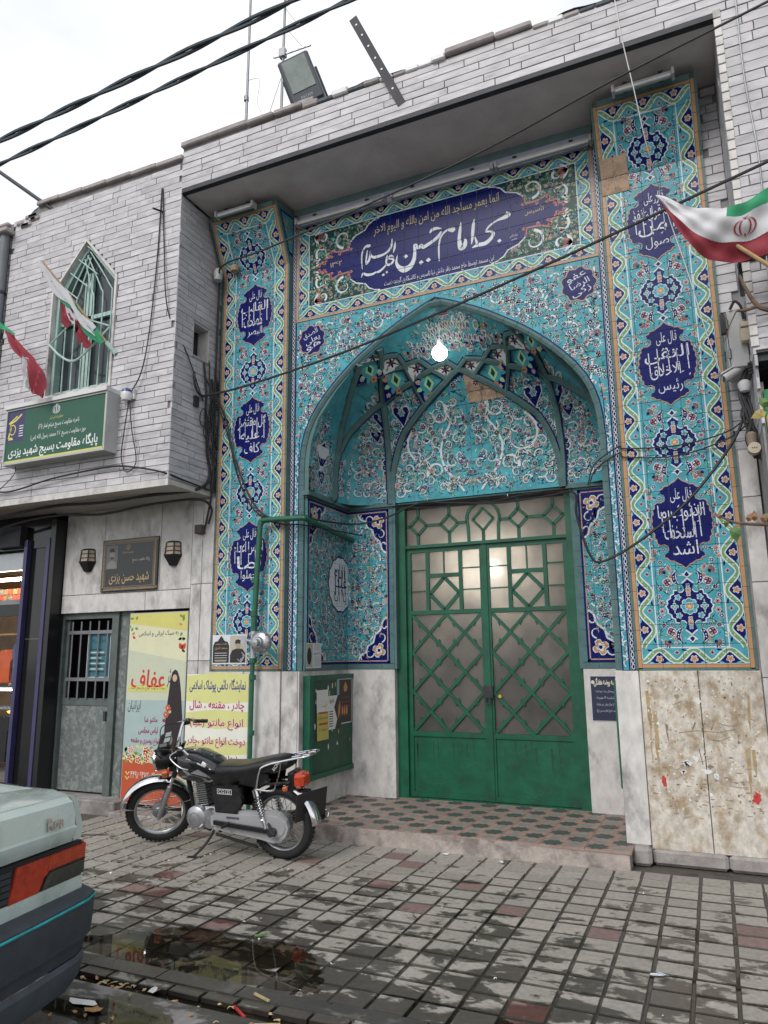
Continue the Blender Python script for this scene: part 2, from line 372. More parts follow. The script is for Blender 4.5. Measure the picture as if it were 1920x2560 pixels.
# ================================================================ GROUND
def wetmat(name,dry,wet,lo,hi,rand=.12,red=None):
    M=bpy.data.materials.new(name); M.use_nodes=True; t=M.node_tree; L=t.links.new; b=t.nodes['Principled BSDF']
    g=nd(t,'ShaderNodeNewGeometry'); oi=nd(t,'ShaderNodeObjectInfo'); sx=nd(t,'ShaderNodeSeparateXYZ'); L(g.outputs['Position'],sx.inputs[0])
    rn=nd(t,'ShaderNodeMath',operation='ADD'); L(oi.outputs['Random'],rn.inputs[0]); L(g.outputs['Random Per Island'],rn.inputs[1]); rf=nd(t,'ShaderNodeMath',operation='FRACT'); L(rn.outputs[0],rf.inputs[0])
    mp=nd(t,'ShaderNodeMapping'); mp.inputs['Scale'].default_value=(.75,1.25,1); mp.inputs['Rotation'].default_value=(0,0,.5); L(g.outputs['Position'],mp.inputs[0])
    n1=nd(t,'ShaderNodeTexNoise'); n1.inputs['Scale'].default_value=4.2; n1.inputs['Detail'].default_value=9; n1.inputs['Roughness'].default_value=.68; n1.inputs['Distortion'].default_value=.4; L(mp.outputs[0],n1.inputs['Vector'])
    # wetter toward the gutter
    my=nd(t,'ShaderNodeMapRange'); my.inputs[1].default_value=-.4; my.inputs[2].default_value=-3.1; my.inputs[3].default_value=-.06; my.inputs[4].default_value=.135; L(sx.outputs[1],my.inputs[0])
    rr=nd(t,'ShaderNodeMapRange'); rr.inputs[3].default_value=-.045; rr.inputs[4].default_value=.045; L(rf.outputs[0],rr.inputs[0])
    a1=nd(t,'ShaderNodeMath',operation='ADD'); L(n1.outputs[0],a1.inputs[0]); L(my.outputs[0],a1.inputs[1])
    a2=nd(t,'ShaderNodeMath',operation='ADD'); L(a1.outputs[0],a2.inputs[0]); L(rr.outputs[0],a2.inputs[1])
    wm=nd(t,'ShaderNodeMapRange'); wm.inputs[1].default_value=lo; wm.inputs[2].default_value=hi; L(a2.outputs[0],wm.inputs[0])
    n2=nd(t,'ShaderNodeTexNoise'); n2.inputs['Scale'].default_value=30; n2.inputs['Detail'].default_value=6; L(g.outputs['Position'],n2.inputs['Vector'])
    v1=nd(t,'ShaderNodeMapRange'); v1.inputs[1].default_value=.3; v1.inputs[2].default_value=.7; v1.inputs[3].default_value=.82; v1.inputs[4].default_value=1.15; L(n2.outputs[0],v1.inputs[0])
    v2=nd(t,'ShaderNodeMapRange'); v2.inputs[3].default_value=1-rand; v2.inputs[4].default_value=1+rand; L(rf.outputs[0],v2.inputs[0])
    vv=nd(t,'ShaderNodeMath',operation='MULTIPLY'); L(v1.outputs[0],vv.inputs[0]); L(v2.outputs[0],vv.inputs[1])
    mx=nd(t,'ShaderNodeMix',data_type='RGBA'); mx.inputs[6].default_value=(*dry,1); mx.inputs[7].default_value=(*wet,1); L(wm.outputs[0],mx.inputs[0])
    s=nd(t,'ShaderNodeVectorMath',operation='SCALE'); L(mx.outputs[2],s.inputs[0]); L(vv.outputs[0],s.inputs['Scale']); L(s.outputs[0],b.inputs['Base Color'])
    ro=nd(t,'ShaderNodeMapRange'); ro.inputs[3].default_value=.8; ro.inputs[4].default_value=.3; L(wm.outputs[0],ro.inputs[0]); L(ro.outputs[0],b.inputs['Roughness'])
    bp=nd(t,'ShaderNodeBump'); bp.inputs['Strength'].default_value=.35; bp.inputs['Distance'].default_value=.004; L(n2.outputs[0],bp.inputs['Height']); L(bp.outputs[0],b.inputs['Normal'])
    return M
M_pav=wetmat('paver_grey',(.285,.265,.233),(.066,.059,.049),.556,.602)
M_pavr=wetmat('paver_red',(.20,.132,.118),(.085,.036,.031),.54,.60)
M_joint=wetmat('joint_dirt',(.080,.073,.062),(.034,.030,.025),.52,.6,rand=0)
M_asph=wetmat('asphalt',(.22,.215,.205),(.05,.048,.045),.585,.64,rand=0)
M_kerb=wetmat('kerb_concrete',(.13,.127,.12),(.05,.048,.044),.50,.62,rand=.1)
M_water=bpy.data.materials.new('puddle_water'); M_water.use_nodes=True; t=M_water.node_tree; t.nodes.clear()
o_=nd(t,'ShaderNodeOutputMaterial'); tr=nd(t,'ShaderNodeBsdfTransparent'); tr.inputs[0].default_value=(.58,.55,.48,1); gl=nd(t,'ShaderNodeBsdfGlossy'); gl.inputs['Roughness'].default_value=.015
fr=nd(t,'ShaderNodeFresnel'); fr.inputs[0].default_value=1.26; ms=nd(t,'ShaderNodeMixShader'); t.links.new(fr.outputs[0],ms.inputs[0]); t.links.new(tr.outputs[0],ms.inputs[1]); t.links.new(gl.outputs[0],ms.inputs[2]); t.links.new(ms.outputs[0],o_.inputs[0])
struct(MB().grid(lambda u,v:(-150+300*u,-150+300*v,-.07),6,6).build('ground',mat('far_ground',(.16,.155,.15),rough=.95),origin=(0,0,-.07)))
struct(MB().box(-40,40,-30,-3.36,-.2,-.005).build('road',M_asph,origin=(0,-10,-.005)))
struct(MB().box(-40,40,-3.36,-3.2,-.2,-.035).build('gutter',M_kerb,origin=(0,-3.3,-.035)))
kb=struct(MB().box(-40,-3,-3.2,-3.08,-.2,.002).build('kerb',M_kerb,origin=(0,-3.15,0)))
for i in range(13):
    x=-3+i*.5; q=box_obj('kerb_stone',(x+.004,x+.496,-3.197,-3.083,-.1,.002+random.uniform(-.003,.003)),M_kerb,kb)
struct(MB().box(-40,40,-3.079,1.4,-.2,-.0085).build('pavement_bed',M_joint,origin=(0,-1.5,-.0085)))
pave=thing('pavement',None,None,(0,-1.5,0)); pave['kind']='structure'
PX,PY=.2047,.19
cells=[]
for i in range(-29,9):
    for j in range(16):
        x=2.101+PX*(i+.5)-.0; y=-.235-PY*(j+.5); cells.append((x,y,math.hypot(x-CX,y-CY)+(0 if -3.9<x<3.0 else 50),i,j))
cells.sort(key=lambda c:c[2])
redset=set()
for k in range(13):
    i,j=random.randint(-26,6),random.randint(0,15); redset.add((i,j))
    if random.random()<.25: redset.add((i,j+1))
redset|={(-4,13),(-4,14),(-4,15),(-1,14),(-1,15),(-6,6),(-9,7),(-3,7),(1,5),(1,6),(-8,4)}
PM={}
def pmesh(mt):
    if mt.name in PM: return PM[mt.name]
    a,b,c=PX/2-.009,PY/2-.0085,.007; V=[]
    for x,y,z in ((a-c*.5,b-c,0),(a,b,-.003),(a,b,-.05)): V+=[(-x,-y,z),(x,-y,z),(x,y,z),(-x,y,z)]
    F=[(0,1,2,3)]
    for r in (0,4):
        for i in range(4): j=(i+1)%4; F.append((r+i,r+4+i,r+4+j,r+j))
    me=bpy.data.meshes.new('paver'); me.from_pydata(V,[],F); me.materials.append(mt); me.materials.append(M_joint); me.polygons.foreach_set('material_index',[0]+[1]*8)
    bm=bmesh.new(); bm.from_mesh(me); bmesh.ops.recalc_face_normals(bm,faces=bm.faces); bm.to_mesh(me); bm.free(); PM[mt.name]=me; return me
rest=MB(); rng=random.Random(3)
for k,(x,y,d,i,j) in enumerate(cells):
    z=rng.uniform(-.002,.0025)-(.0048 if y<-2.45 and x<.5 else 0); red=(i,j) in redset
    x+=rng.uniform(-.003,.003)
    if k<300:
        o=piece('paver',pmesh(M_pavr if red else M_pav),(x,y,z),pave); o.rotation_euler=(rng.uniform(-.012,.012),rng.uniform(-.012,.012),rng.uniform(-.015,.015))
    else:
        a,b=PX/2-.011,PY/2-.013; rest.mi=1 if red else 0
        rest.add([(x-a,y-b,z),(x+a,y-b,z),(x+a,y+b,z),(x-a,y+b,z),(x-a,y-b,z-.03),(x+a,y-b,z-.03),(x+a,y+b,z-.03),(x-a,y+b,z-.03)],[(0,1,2,3),(0,4,5,1),(1,5,6,2),(2,6,7,3),(3,7,4,0)])
rest.build('far_pavers',[M_pav,M_pavr],pave,kind='stuff')
def blob(pts,n=5,jit=.03,seed=1):
    r=random.Random(seed); P=smoothpath([(a,b,0) for a,b in pts],n,True); return [(p.x+r.uniform(-jit,jit),p.y+r.uniform(-jit,jit)) for p in P]
def puddle(pts,z,seed,n=6,jit=.018):
    P=blob(pts,n,jit,seed)
    if sum(P[i][0]*P[(i+1)%len(P)][1]-P[(i+1)%len(P)][0]*P[i][1] for i in range(len(P)))<0: P=P[::-1]
    mb=MB(); mb.add([(x,y,z) for x,y in P],[tuple(range(len(P)))])
    return struct(mb.build('puddle',M_water,fix=False))
puddle([(-1.5,-3.05),(-1.25,-2.85),(-1.0,-2.64),(-.75,-2.50),(-.45,-2.57),(-.1,-2.52),(.10,-2.6),(.24,-2.72),(.32,-2.88),(.36,-3.0),(.2,-3.06),(-.6,-3.07)],-.0018,2,8,.022)
puddle([(.55,-2.98),(.8,-2.86),(1.05,-2.80),(1.25,-2.88),(1.4,-2.98),(1.2,-3.06),(.8,-3.07)],-.0022,12,6,.02)
puddle([(1.75,-2.18),(1.98,-2.02),(2.3,-1.98),(2.75,-1.9),(2.9,-2.05),(2.5,-2.13),(2.1,-2.16)],-.0032,5)
puddle([(.55,-1.62),(.8,-1.52),(1.1,-1.58),(1.35,-1.66),(1.05,-1.74),(.7,-1.72)],-.0035,6)
puddle([(1.55,-1.48),(1.9,-1.36),(2.35,-1.42),(2.25,-1.55),(1.8,-1.58)],-.0032,7)
puddle([(-2.0,-3.34),(-1.2,-3.22),(0,-3.215),(1.6,-3.23),(3.0,-3.25),(3,-3.345),(1,-3.35),(-.5,-3.355)],-.03,8,8,.006)
puddle([(-.95,-3.62),(-.7,-3.5),(-.4,-3.47),(-.1,-3.52),(-.15,-3.63),(-.5,-3.7)],-.0015,9)
# ================================================================ BRICK (MARBLE STRIP) WALLS
LENS=(.24,.30,.36,.42,.48,.56)
def bricks(parent,u0,u1,v0,v1,fmap,frot,hole=None,limit=0,pitch=.077,gap=.007,th=.02,lens=LENS,seed=1,score=None):
    """courses of marble strips laid on a plane; fmap(u,v)->point of front face; frot = z rotation of a piece; returns left-over strips in one mesh"""
    r=random.Random(seed); L=[]; n=round((v1-v0)/pitch); ph=(v1-v0)/n
    for c in range(n):
        va,vb=v0+c*ph,v0+(c+1)*ph; u=u0-r.uniform(0,.3)
        while u<u1:
            l=r.choice(lens); a,b=max(u,u0),min(u+l,u1); u+=l
            if b-a<.06: continue
            segs=[(a,b)]
            if hole:
                ns=[]
                for s_,e_ in segs:
                    h=hole((va+vb)/2)
                    if not h or e_<=h[0] or s_>=h[1]: ns.append((s_,e_)); continue
                    if s_<h[0]-.03: ns.append((s_,h[0]))
                    if e_>h[1]+.03: ns.append((h[1],e_))
                segs=ns
            for s_,e_ in segs: L.append((s_,e_,va,vb))
    if score: L.sort(key=lambda b:score((b[0]+b[1])/2,(b[2]+b[3])/2))
    mb=MB()
    for k,(a,b,va,vb) in enumerate(L):
        d=r.uniform(-.0025,.0025)
        if k<limit:
            ln=round((b-a)/.02)*.02; me=chamf(max(.04,(b-a))-gap,th,(vb-va)-gap,M_marble,.002)
            p=Vector(fmap((a+b)/2,(va+vb)/2)); nn=Vector((math.sin(frot),-math.cos(frot),0)); o=piece('brick',me,p+nn*d,parent); o.rotation_euler=(0,0,frot)
        else:
            q=[(a+gap/2,va+gap/2),(b-gap/2,va+gap/2),(b-gap/2,vb-gap/2),(a+gap/2,vb-gap/2)]; nn=Vector((math.sin(frot),-math.cos(frot),0))
            F=[Vector(fmap(*p))+nn*d for p in q]; B=[p-nn*th for p in F]; mb.add(F+B,[(0,1,2,3),(0,4,5,1),(1,5,6,2),(2,6,7,3),(3,7,4,0)])
    if mb.f: mb.build('bricks',M_marble,parent,kind='stuff',fix=False)
    return len(L)
YB=-.744; XL=-2.70; XR=2.81
ZS=3.50       # underside of the left upper floor
# ---- left building
lb=thing('corner_building','pale marble strip building with overhanging upper floor left of the tiled portal','building',(-4.1,0,0))
wl=MB()
for P_ in ([(-5.42,ZS),(-4.60,ZS),(-4.60,7.29),(-4.98,7.30),(-5.16,7.22),(-5.22,7.13),(-5.42,7.08)],[(-3.59,ZS),(XL-.02,ZS),(XL-.02,7.24),(-3.59,7.262)],[(-4.60,ZS),(-3.59,ZS),(-3.59,4.67),(-4.60,4.67)],[(-4.60,6.02),(-4.10,6.60),(-3.59,6.02),(-3.59,7.262),(-4.60,7.29)]): wl.prism(P_,YB+.02,YB+.24)
wl=wl.build('front_wall',M_mortar,lb); MB().box(-9,XL-.2,YB+.5,YB+.6,ZS,7.2).build('unseen_rear_wall',M_dark,lb); MB().box(-9,XL-.02,YB+.24,3,7.0,7.2).build('unseen_roof_slab',M_tar,lb)
def whole(v):          # opening of the pointed window: apex 6.60, shoulders 6.02, sill 4.66
    if 4.62<v<6.64:
        if v<6.02: return (-4.61,-3.58)
        t=(v-6.02)/.60; return (-4.61+.5*t,-3.58-.53*t)
def holeL(v): return whole(v)
bricks(wl,-5.42,XL,ZS,7.2,lambda u,v:(u,YB,v),0,hole=holeL,limit=215,seed=4,score=lambda u,v:abs(v-5.0)+.2*abs(u+3.6))
rw=MB()
for b_ in ((YB+.03,-.445,ZS,6.79),(-.16,.1,ZS,6.79),(-.445,-.16,ZS,4.985),(-.445,-.16,5.39,6.79)): rw.box(XL-.018,XL-.004,*b_)
rw=rw.build('return_wall',M_mortar,lb)
bricks(rw,YB,.06,ZS,6.79,lambda u,v:(XL,u,v),PI/2,hole=lambda v:(-.445,-.16) if 4.99<v<5.38 else None,limit=85,seed=9,score=lambda u,v:abs(v-5))
nb_=MB(); 
for a in ((-.445,-.435),(-.17,-.16)): nb_.box(XL-.16,XL-.001,a[0],a[1],4.985,5.39)
nb_.box(XL-.16,XL-.001,-.435,-.17,4.985,4.996); nb_.box(XL-.16,XL-.001,-.435,-.17,5.379,5.39)
nb_.build('vent_reveal',M_slab,rw); box_obj('vent_back',(XL-.17,XL-.155,-.44,-.165,4.985,5.39),M_dark,rw)
MB().box(-9,XL-.004,YB+.004,.55,ZS-.06,ZS-.004).build('overhang_soffit',M_plw,lb)
MB().box(-5.42,XL+.002,YB-.003,YB+.03,ZS-.075,ZS-.002).build('soffit_edge',M_slab,lb)
for i in range(6):
    x=-5.0+i*.384; MB().bbox(x,x+.38,YB-.035,YB+.2,7.245+.012*(5-i)*.9,7.30+.012*(5-i)*.9,.008).build('coping_stone',M_coping,lb)
for i in range(9):
    x=-5.42+random.uniform(0,.45); MB().bbox(x,x+random.uniform(.08,.2),YB-.02,YB+.2,7.06+.05*(i%3),7.13+.05*(i%3),.02).build('broken_stone',M_coping,lb)
MB().prism([(-5.43,7.05),(-5.2,7.12),(-5.12,7.22),(-5.0,7.30),(-5.02,7.36),(-5.14,7.32),(-5.26,7.22),(-5.34,7.2),(-5.43,7.15)],YB+.05,YB+.4).build('roof_felt',M_tar,lb)
# pointed window
win=MB().prism([(-4.60,4.67),(-3.59,4.67),(-3.59,6.02),(-4.10,6.60),(-4.60,6.02)],YB+.13,YB+.135).build('window',M_glassd,lb)
def wframe(ins,w,y0,y1,nm,mt):
    P=[(-4.60+ins,4.67+ins),(-3.59-ins,4.67+ins),(-3.59-ins,6.015-ins*.3),(-4.10,6.595-ins*1.3),(-4.60+ins,6.015-ins*.3)]; Qq=[(-4.60+ins+w,4.67+ins+w),(-3.59-ins-w,4.67+ins+w),(-3.59-ins-w,6.015-ins*.3-w*.4),(-4.10,6.595-ins*1.3-w*1.3),(-4.60+ins+w,6.015-ins*.3-w*.4)]
    mb=MB()
    for i in range(5):
        j=(i+1)%5; a,b,c,d=P[i],P[j],Qq[j],Qq[i]
        mb.add([(a[0],y0,a[1]),(b[0],y0,b[1]),(c[0],y0,c[1]),(d[0],y0,d[1]),(a[0],y1,a[1]),(b[0],y1,b[1]),(c[0],y1,c[1]),(d[0],y1,d[1])],[(0,1,2,3),(3,2,6,7),(0,4,5,1)])
    return mb.build(nm,mt,win)
wframe(-.012,.03,YB-.018,YB+.13,'stone_surround',M_slab); wframe(.02,.05,YB+.05,YB+.13,'frame',M_mint)
for a,b in (((-4.11,4.72),(-4.11,6.2)),((-4.07,4.72),(-4.07,6.2)),((-4.55,5.62),(-3.64,5.62))):
    MB().beam((a[0],YB+.1,a[1]),(b[0],YB+.1,b[1]),.035,.05).build('mullion',M_mint,win)
gy=YB+.03
for i in range(7):
    x=-4.52+i*.14; zt=6.0+(.58 if abs(x+4.1)<.05 else .42-.9*abs(x+4.1)*.6) 
    # straight bars below, leaning to the far side in the gable like a crossed lattice
    k=(1 if x<-4.1 else -1)
    top=[(x,gy,4.69),(x,gy,5.75)]
    if i in (0,1,2): top+=[(x+.05,gy,5.95),(x+.05+.34-.1*i,gy,5.95+.5-.04*i)]
    elif i in (4,5,6): top+=[(x-.05,gy,5.95),(x-.05-.34+.1*(6-i),gy,5.95+.5-.04*(6-i))]
    else: top+=[(x,gy,6.05)]
    MB().tube(smoothpath(top,4),.0085,6).build('grille_bar',M_mint,win,smooth=True)
for k in range(4):
    MB().beam((-4.5+.13*k,gy-.012,6.1+.15*k*.95),(-4.2+.14*k,gy-.012,5.86+.13*k),.012,.012).build('grille_bar',M_mint,win)
MB().tube(smoothpath([(-4.57,YB-.02,5.33),(-4.3,YB-.1,5.12),(-4.08,YB-.12,5.0),(-3.9,YB-.12,5.05),(-3.63,YB-.03,5.36)],5),.014,6).build('flag_bracket',M_mint,win,smooth=True)
MB().tube([(-4.57,YB-.02,5.33),(-4.1,YB-.06,5.58),(-3.63,YB-.03,5.38)],.011,6).build('flag_bracket',M_mint,win)
# ground floor of the left building
gw=MB().box(-4.9,-2.955,.012,.3,2.205,3.44).build('shopfront_wall',M_mortar,lb)
for (a,b,c,d) in ((-4.9,-4.27,2.42,3.44),(-4.263,-3.41,2.42,3.44),(-3.403,-2.957,2.42,3.44),(-4.9,-3.6,2.2,2.413),(-3.594,-2.957,2.2,2.413)):
    MB().bbox(a,b,0,.02,c,d,.003).build('marble_slab',M_slab,gw)
mp_=MB().box(-2.952,-2.655,.014,.3,.02,3.44).build('marble_pier',M_mortar,lb)
for k,(c,d) in enumerate(((.02,.82),(.826,1.62),(1.626,2.46),(2.466,3.43))):
    MB().bbox(-2.95,-2.81,-.004,.02,c,d,.003).build('marble_slab',M_slab,mp_); MB().bbox(-2.806,-2.657,0,.02,c,d,.003).build('marble_slab',M_slab,mp_)
# deep dark rooms and back
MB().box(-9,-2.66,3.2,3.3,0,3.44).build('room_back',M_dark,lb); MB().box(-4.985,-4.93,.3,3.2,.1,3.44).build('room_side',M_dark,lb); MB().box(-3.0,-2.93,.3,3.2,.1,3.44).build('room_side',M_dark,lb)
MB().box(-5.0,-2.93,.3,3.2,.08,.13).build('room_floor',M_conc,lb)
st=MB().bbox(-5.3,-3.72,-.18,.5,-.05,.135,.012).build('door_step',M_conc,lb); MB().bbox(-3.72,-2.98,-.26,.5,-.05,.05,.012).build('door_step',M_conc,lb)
# iron door
M_gir=mat('door_iron_grey',(.085,.105,.10),rough=.55,var=.25,vscale=9,bump=.1); M_girp=mat('etched_sheet',(.13,.15,.145),rough=.5,var=.3,vscale=20,col2=(.20,.22,.21),c2scale=16,c2lo=.5,c2hi=.56)
dr=MB()
for b in ((-4.985,-4.88,.05,.18,.135,2.2),(-4.12,-4.02,.05,.18,.135,2.2),(-3.87,-3.80,.05,.18,.135,2.2),(-4.88,-4.12,.05,.16,2.13,2.2)): dr.box(*b)
door=dr.build('iron_door',M_gir,lb)
MB().box(-4.02,-3.87,.09,.14,.135,2.2).build('side_panel',M_girp,door); MB().box(-4.875,-4.125,.10,.13,.16,1.12).build('kick_panel',M_girp,door)
MB().box(-4.875,-4.125,.09,.15,1.12,1.2).build('rail',M_gir,door); MB().box(-4.875,-4.83,.09,.15,1.2,2.13).build('stile',M_gir,door)
for i in range(5): x=-4.76+i*.14; MB().tube([(x,.07,1.2),(x,.07,2.1)],.010,6).build('grille_bar',M_steel,door)
for z in (1.40,1.95): MB().box(-4.82,-4.13,.062,.085,z,z+.04).build('grille_bar',M_steel,door)
MB().box(-4.155,-4.12,.03,.09,.95,1.06).build('lock',M_iron,door)
for z in (.5,1.3): MB().lathe([(0,-.05),(.018,-.05),(.018,.05),(0,.05)],8,(-3.81,.04,z)).build('hinge',M_iron,door)
# ---- portal beam (marble strips) and soffit
mq=thing('mosque_portal','mosque portal of turquoise and navy painted tiles with pointed arch under a marble strip beam','building',(0,0,0))
bmn=MB().prism([(XL-.02,6.86),(3.9,6.86),(3.9,7.35),(XL-.02,7.42)],YB+.02,YB+.3).build('beam',M_mortar,mq)
bricks(bmn,XL-.015,3.6,6.865,7.34,lambda u,v:(u,YB,v),0,limit=120,lens=(.36,.48,.56,.64),pitch=.079,seed=12)
MB().box(XL,XR+.02,YB-.004,YB+.06,6.815,6.862).build('steel_edge',M_iron,bmn)
MB().box(XL,XR,YB+.055,.4,6.82,6.855).build('soffit',M_plaster,mq)
x=XL-.03
while x<3.6:
    l=random.choice((.5,.7,.9,.35)); z=7.42-.012*(x+2.7)+random.uniform(-.012,.014); t_=random.random()
    if t_>.3: MB().bbox(x,x+l-.01,YB-.03-random.uniform(0,.02),YB+.22,z-.03,z+.035+random.uniform(-.01,.012),.012).build('coping_stone',M_coping,bmn)
    else:
        for k in range(5): xx=x+k*l/5; MB().bbox(xx,xx+l/5,YB-.01-random.uniform(0,.03),YB+.2,z-.05,z+random.uniform(-.01,.03),.012).build('coping_stone',random.choice([M_coping,M_tar,M_white]),bmn)
    x+=l
MB().grid(lambda u,v:(XL+.1+u*6,YB+.02+.2*v,7.44-.012*(6*u)+.02*math.sin(u*37)+.012*math.sin(u*91)+.012*math.sin(v*9)),60,3).build('roof_felt',M_tar,bmn)
MB().box(XL+.004,XR,.3,.38,6.4,7.3).build('upper_back_wall',M_plaster,mq); MB().box(-3.2,3.4,YB+.3,5,6.9,7.2).build('unseen_roof_slab',M_tar,mq); MB().box(-2.7,2.8,1.7,1.8,3.8,6.9).build('unseen_rear_wall',M_dark,mq)  # roof and rear wall out of view, added to stop sky light leaking in
for x_ in (-2.7,2.72): MB().box(x_,x_+.08,.4,5,0,6.9).build('unseen_inner_wall',M_dark,mq)  # unseen side walls, added to block light leaks round the dome
# ---- right building
rb=thing('marble_strip_building','grey marble strip wall at the right edge beside the tiled portal','building',(3.3,0,0))
wr=MB().box(XR+.02,6.5,YB+.02,.9,3.86,7.32).build('front_wall',M_mortar,rb)
bricks(wr,XR,4.2,3.87,6.86,lambda u,v:(u,YB,v),0,limit=90,pitch=.09,lens=(.36,.48,.56),seed=21,score=lambda u,v:u)
rr_=MB().box(XR+.004,XR+.018,YB+.03,.4,1.2,6.81).build('return_wall',M_mortar,rb)
bricks(rr_,-.06,-YB,3.3,6.81,lambda u,v:(XR,-u,v),-PI/2,limit=85,pitch=.09,seed=23,score=lambda u,v:-v)
rbk=MB().box(2.635,XR+.003,.05,.08,1.52,6.81).build('recess_back',M_mortar,rb); bricks(rbk,2.636,XR,3.3,6.80,lambda u,v:(u,.03,v),0,limit=38,pitch=.09,lens=(.24,.3),seed=41,score=lambda u,v:-v)
for k in range(34):
    z=3.9+k*.088; 
    for j,x in enumerate((XR-.003,)): MB().bbox(XR-.012,XR+.045,YB-.012,YB-.001,z,z+.08,.004).build('corner_tile',M_slab,rr_)
pr=MB().box(2.64,2.80,.014,.5,.1,3.32).build('marble_pier',M_mortar,rb)
for c,d in ((.1,.75),(.756,1.45),(1.456,2.2),(2.206,2.9),(2.906,3.3)): MB().bbox(2.668,2.80,-.012,.02,c,d,.003).build('marble_slab',M_slab,pr)
MB().box(2.84,3.9,-.08,.3,0,2.5).build('cement_pier',M_conc,rb); MB().box(2.86,6.5,.25,.3,2.5,3.86).build('dark_opening',M_dark,rb); MB().box(2.82,6.5,YB+.05,.3,3.80,3.86).build('opening_lintel',M_iron,rb)
MB().box(2.86,3.4,-.55,-.45,3.1,3.62).build('green_awning_board',mat('awning_green',(.02,.33,.11),rough=.5,var=.2),rb); MB().box(2.83,2.87,-.5,-.42,2.5,3.7).build('awning_post',M_slab,rb)
MB().bbox(2.83,3.9,-.25,.3,2.42,2.5,.01).build('pier_cap',M_conc,rb)
# ================================================================ TILED PORTAL
ZT=1.511; ZB=6.10
def pil_map(cx):
    def f(u,v,h=0):
        if v<=ZB: return (cx+u,-h,v)
        d=v-ZB; return (cx+u,-.441*d-.898*h,ZB+.898*d-.441*h)
    return f
VT=ZB+.66
XIN,XOUT=1.747,2.627; PC=(XIN+XOUT)/2; HW=(XOUT-XIN)/2
CART=[(0,.385),(.03,.355),(.06,.34),(.085,.322),(.115,.318),(.135,.295),(.158,.288),(.15,.262),(.128,.25),(.118,.225),(.122,.195),(.15,.178),(.185,.182),(.205,.165),(.205,.135),(.222,.12),(.218,.085),(.234,.065),(.230,.03),(.24,0)]
CART=CART+[(a,-b) for a,b in CART[-2::-1]]; CARTF=CART+[(-a,b) for a,b in CART[-2:0:-1]]
MED=[(0,.225),(.02,.205),(.045,.185),(.035,.16),(.03,.135),(.045,.115),(.07,.112),(.085,.13),(.11,.128),(.112,.10),(.135,.09),(.14,.065),(.165,.05),(.162,.025),(.178,0)]
MED=MED+[(a,-b) for a,b in MED[-2::-1]]; MEDF=MED+[(-a,b) for a,b in MED[-2:0:-1]]
def sc_(P,k,ky=None): return [(a*k,b*(ky or k)) for a,b in P]
def mirror4(D,fn,my=True):
    for sx in (1,-1):
        for sy in ((1,-1) if my else (1,)): D.at(0,0,sx,sy); fn(sx,sy); D.pop()
def lotus(D,x,y,r,a,l=4):
    for k,(c,s_) in enumerate((('wh',1.15),('nv',1.0),('pk',.8),('gr',.5))):
        for q in (-.7,-.35,0,.35,.7): D.leaf(x-math.cos(a)*r*.3,y-math.sin(a)*r*.3,a+q*(1.2),r*1.3*s_*(1-.15*abs(q)),r*.5*s_,c,l+k*.4)
    D.disc(x-math.cos(a)*r*.25,y-math.sin(a)*r*.25,r*.35,'nv',l+2,7)
def pomeg(D,x,y,r,rot,l=4):
    D.petals(x,y,r*1.2,4,'wh',l,rot,.8); D.petals(x,y,r,4,'rd',l+1,rot,.75)
    for k in range(4):
        a=rot+k*PI/2+PI/4; D.leaf(x,y,a,r*1.0,r*.34,'nv',l+2); D.disc(x+.5*r*math.cos(rot+k*PI/2),y+.5*r*math.sin(rot+k*PI/2),r*.3,('pk','tan','wh','pk')[k],l+2,6)
def paisley(D,pts,w,l=4):
    P=[(p.x,p.y) for p in smoothpath([(a,b,0) for a,b in pts],4)]; n=len(P)
    ww=[w*math.sin(PI*min(.98,.04+.96*i/(n-1)))**.7 for i in range(n)]
    D.stroke(P,[q+.012 for q in ww],'wh',l); D.stroke(P,ww,'nv',l+1)
    for k in (.3,.5,.68): p=P[int(k*(n-1))]; D.disc(*p,w*.2,'wh',l+2,6)
def vine(D,pts,w=.006,c='nv',l=2,leaves=6,rng=random,lc=('gr','wh','lg')):
    P=[(p.x,p.y) for p in smoothpath([(a,b,0) for a,b in pts],5)]; D.stroke(P,w,c,l,taper=1)
    for k in range(leaves):
        i=rng.randrange(1,len(P)-1); a=math.atan2(P[i+1][1]-P[i-1][1],P[i+1][0]-P[i-1][0])+rng.choice((-1,1))*rng.uniform(.6,1.1)
        D.leaf(*P[i],a,rng.uniform(.02,.035),.010,rng.choice(lc),l+1)
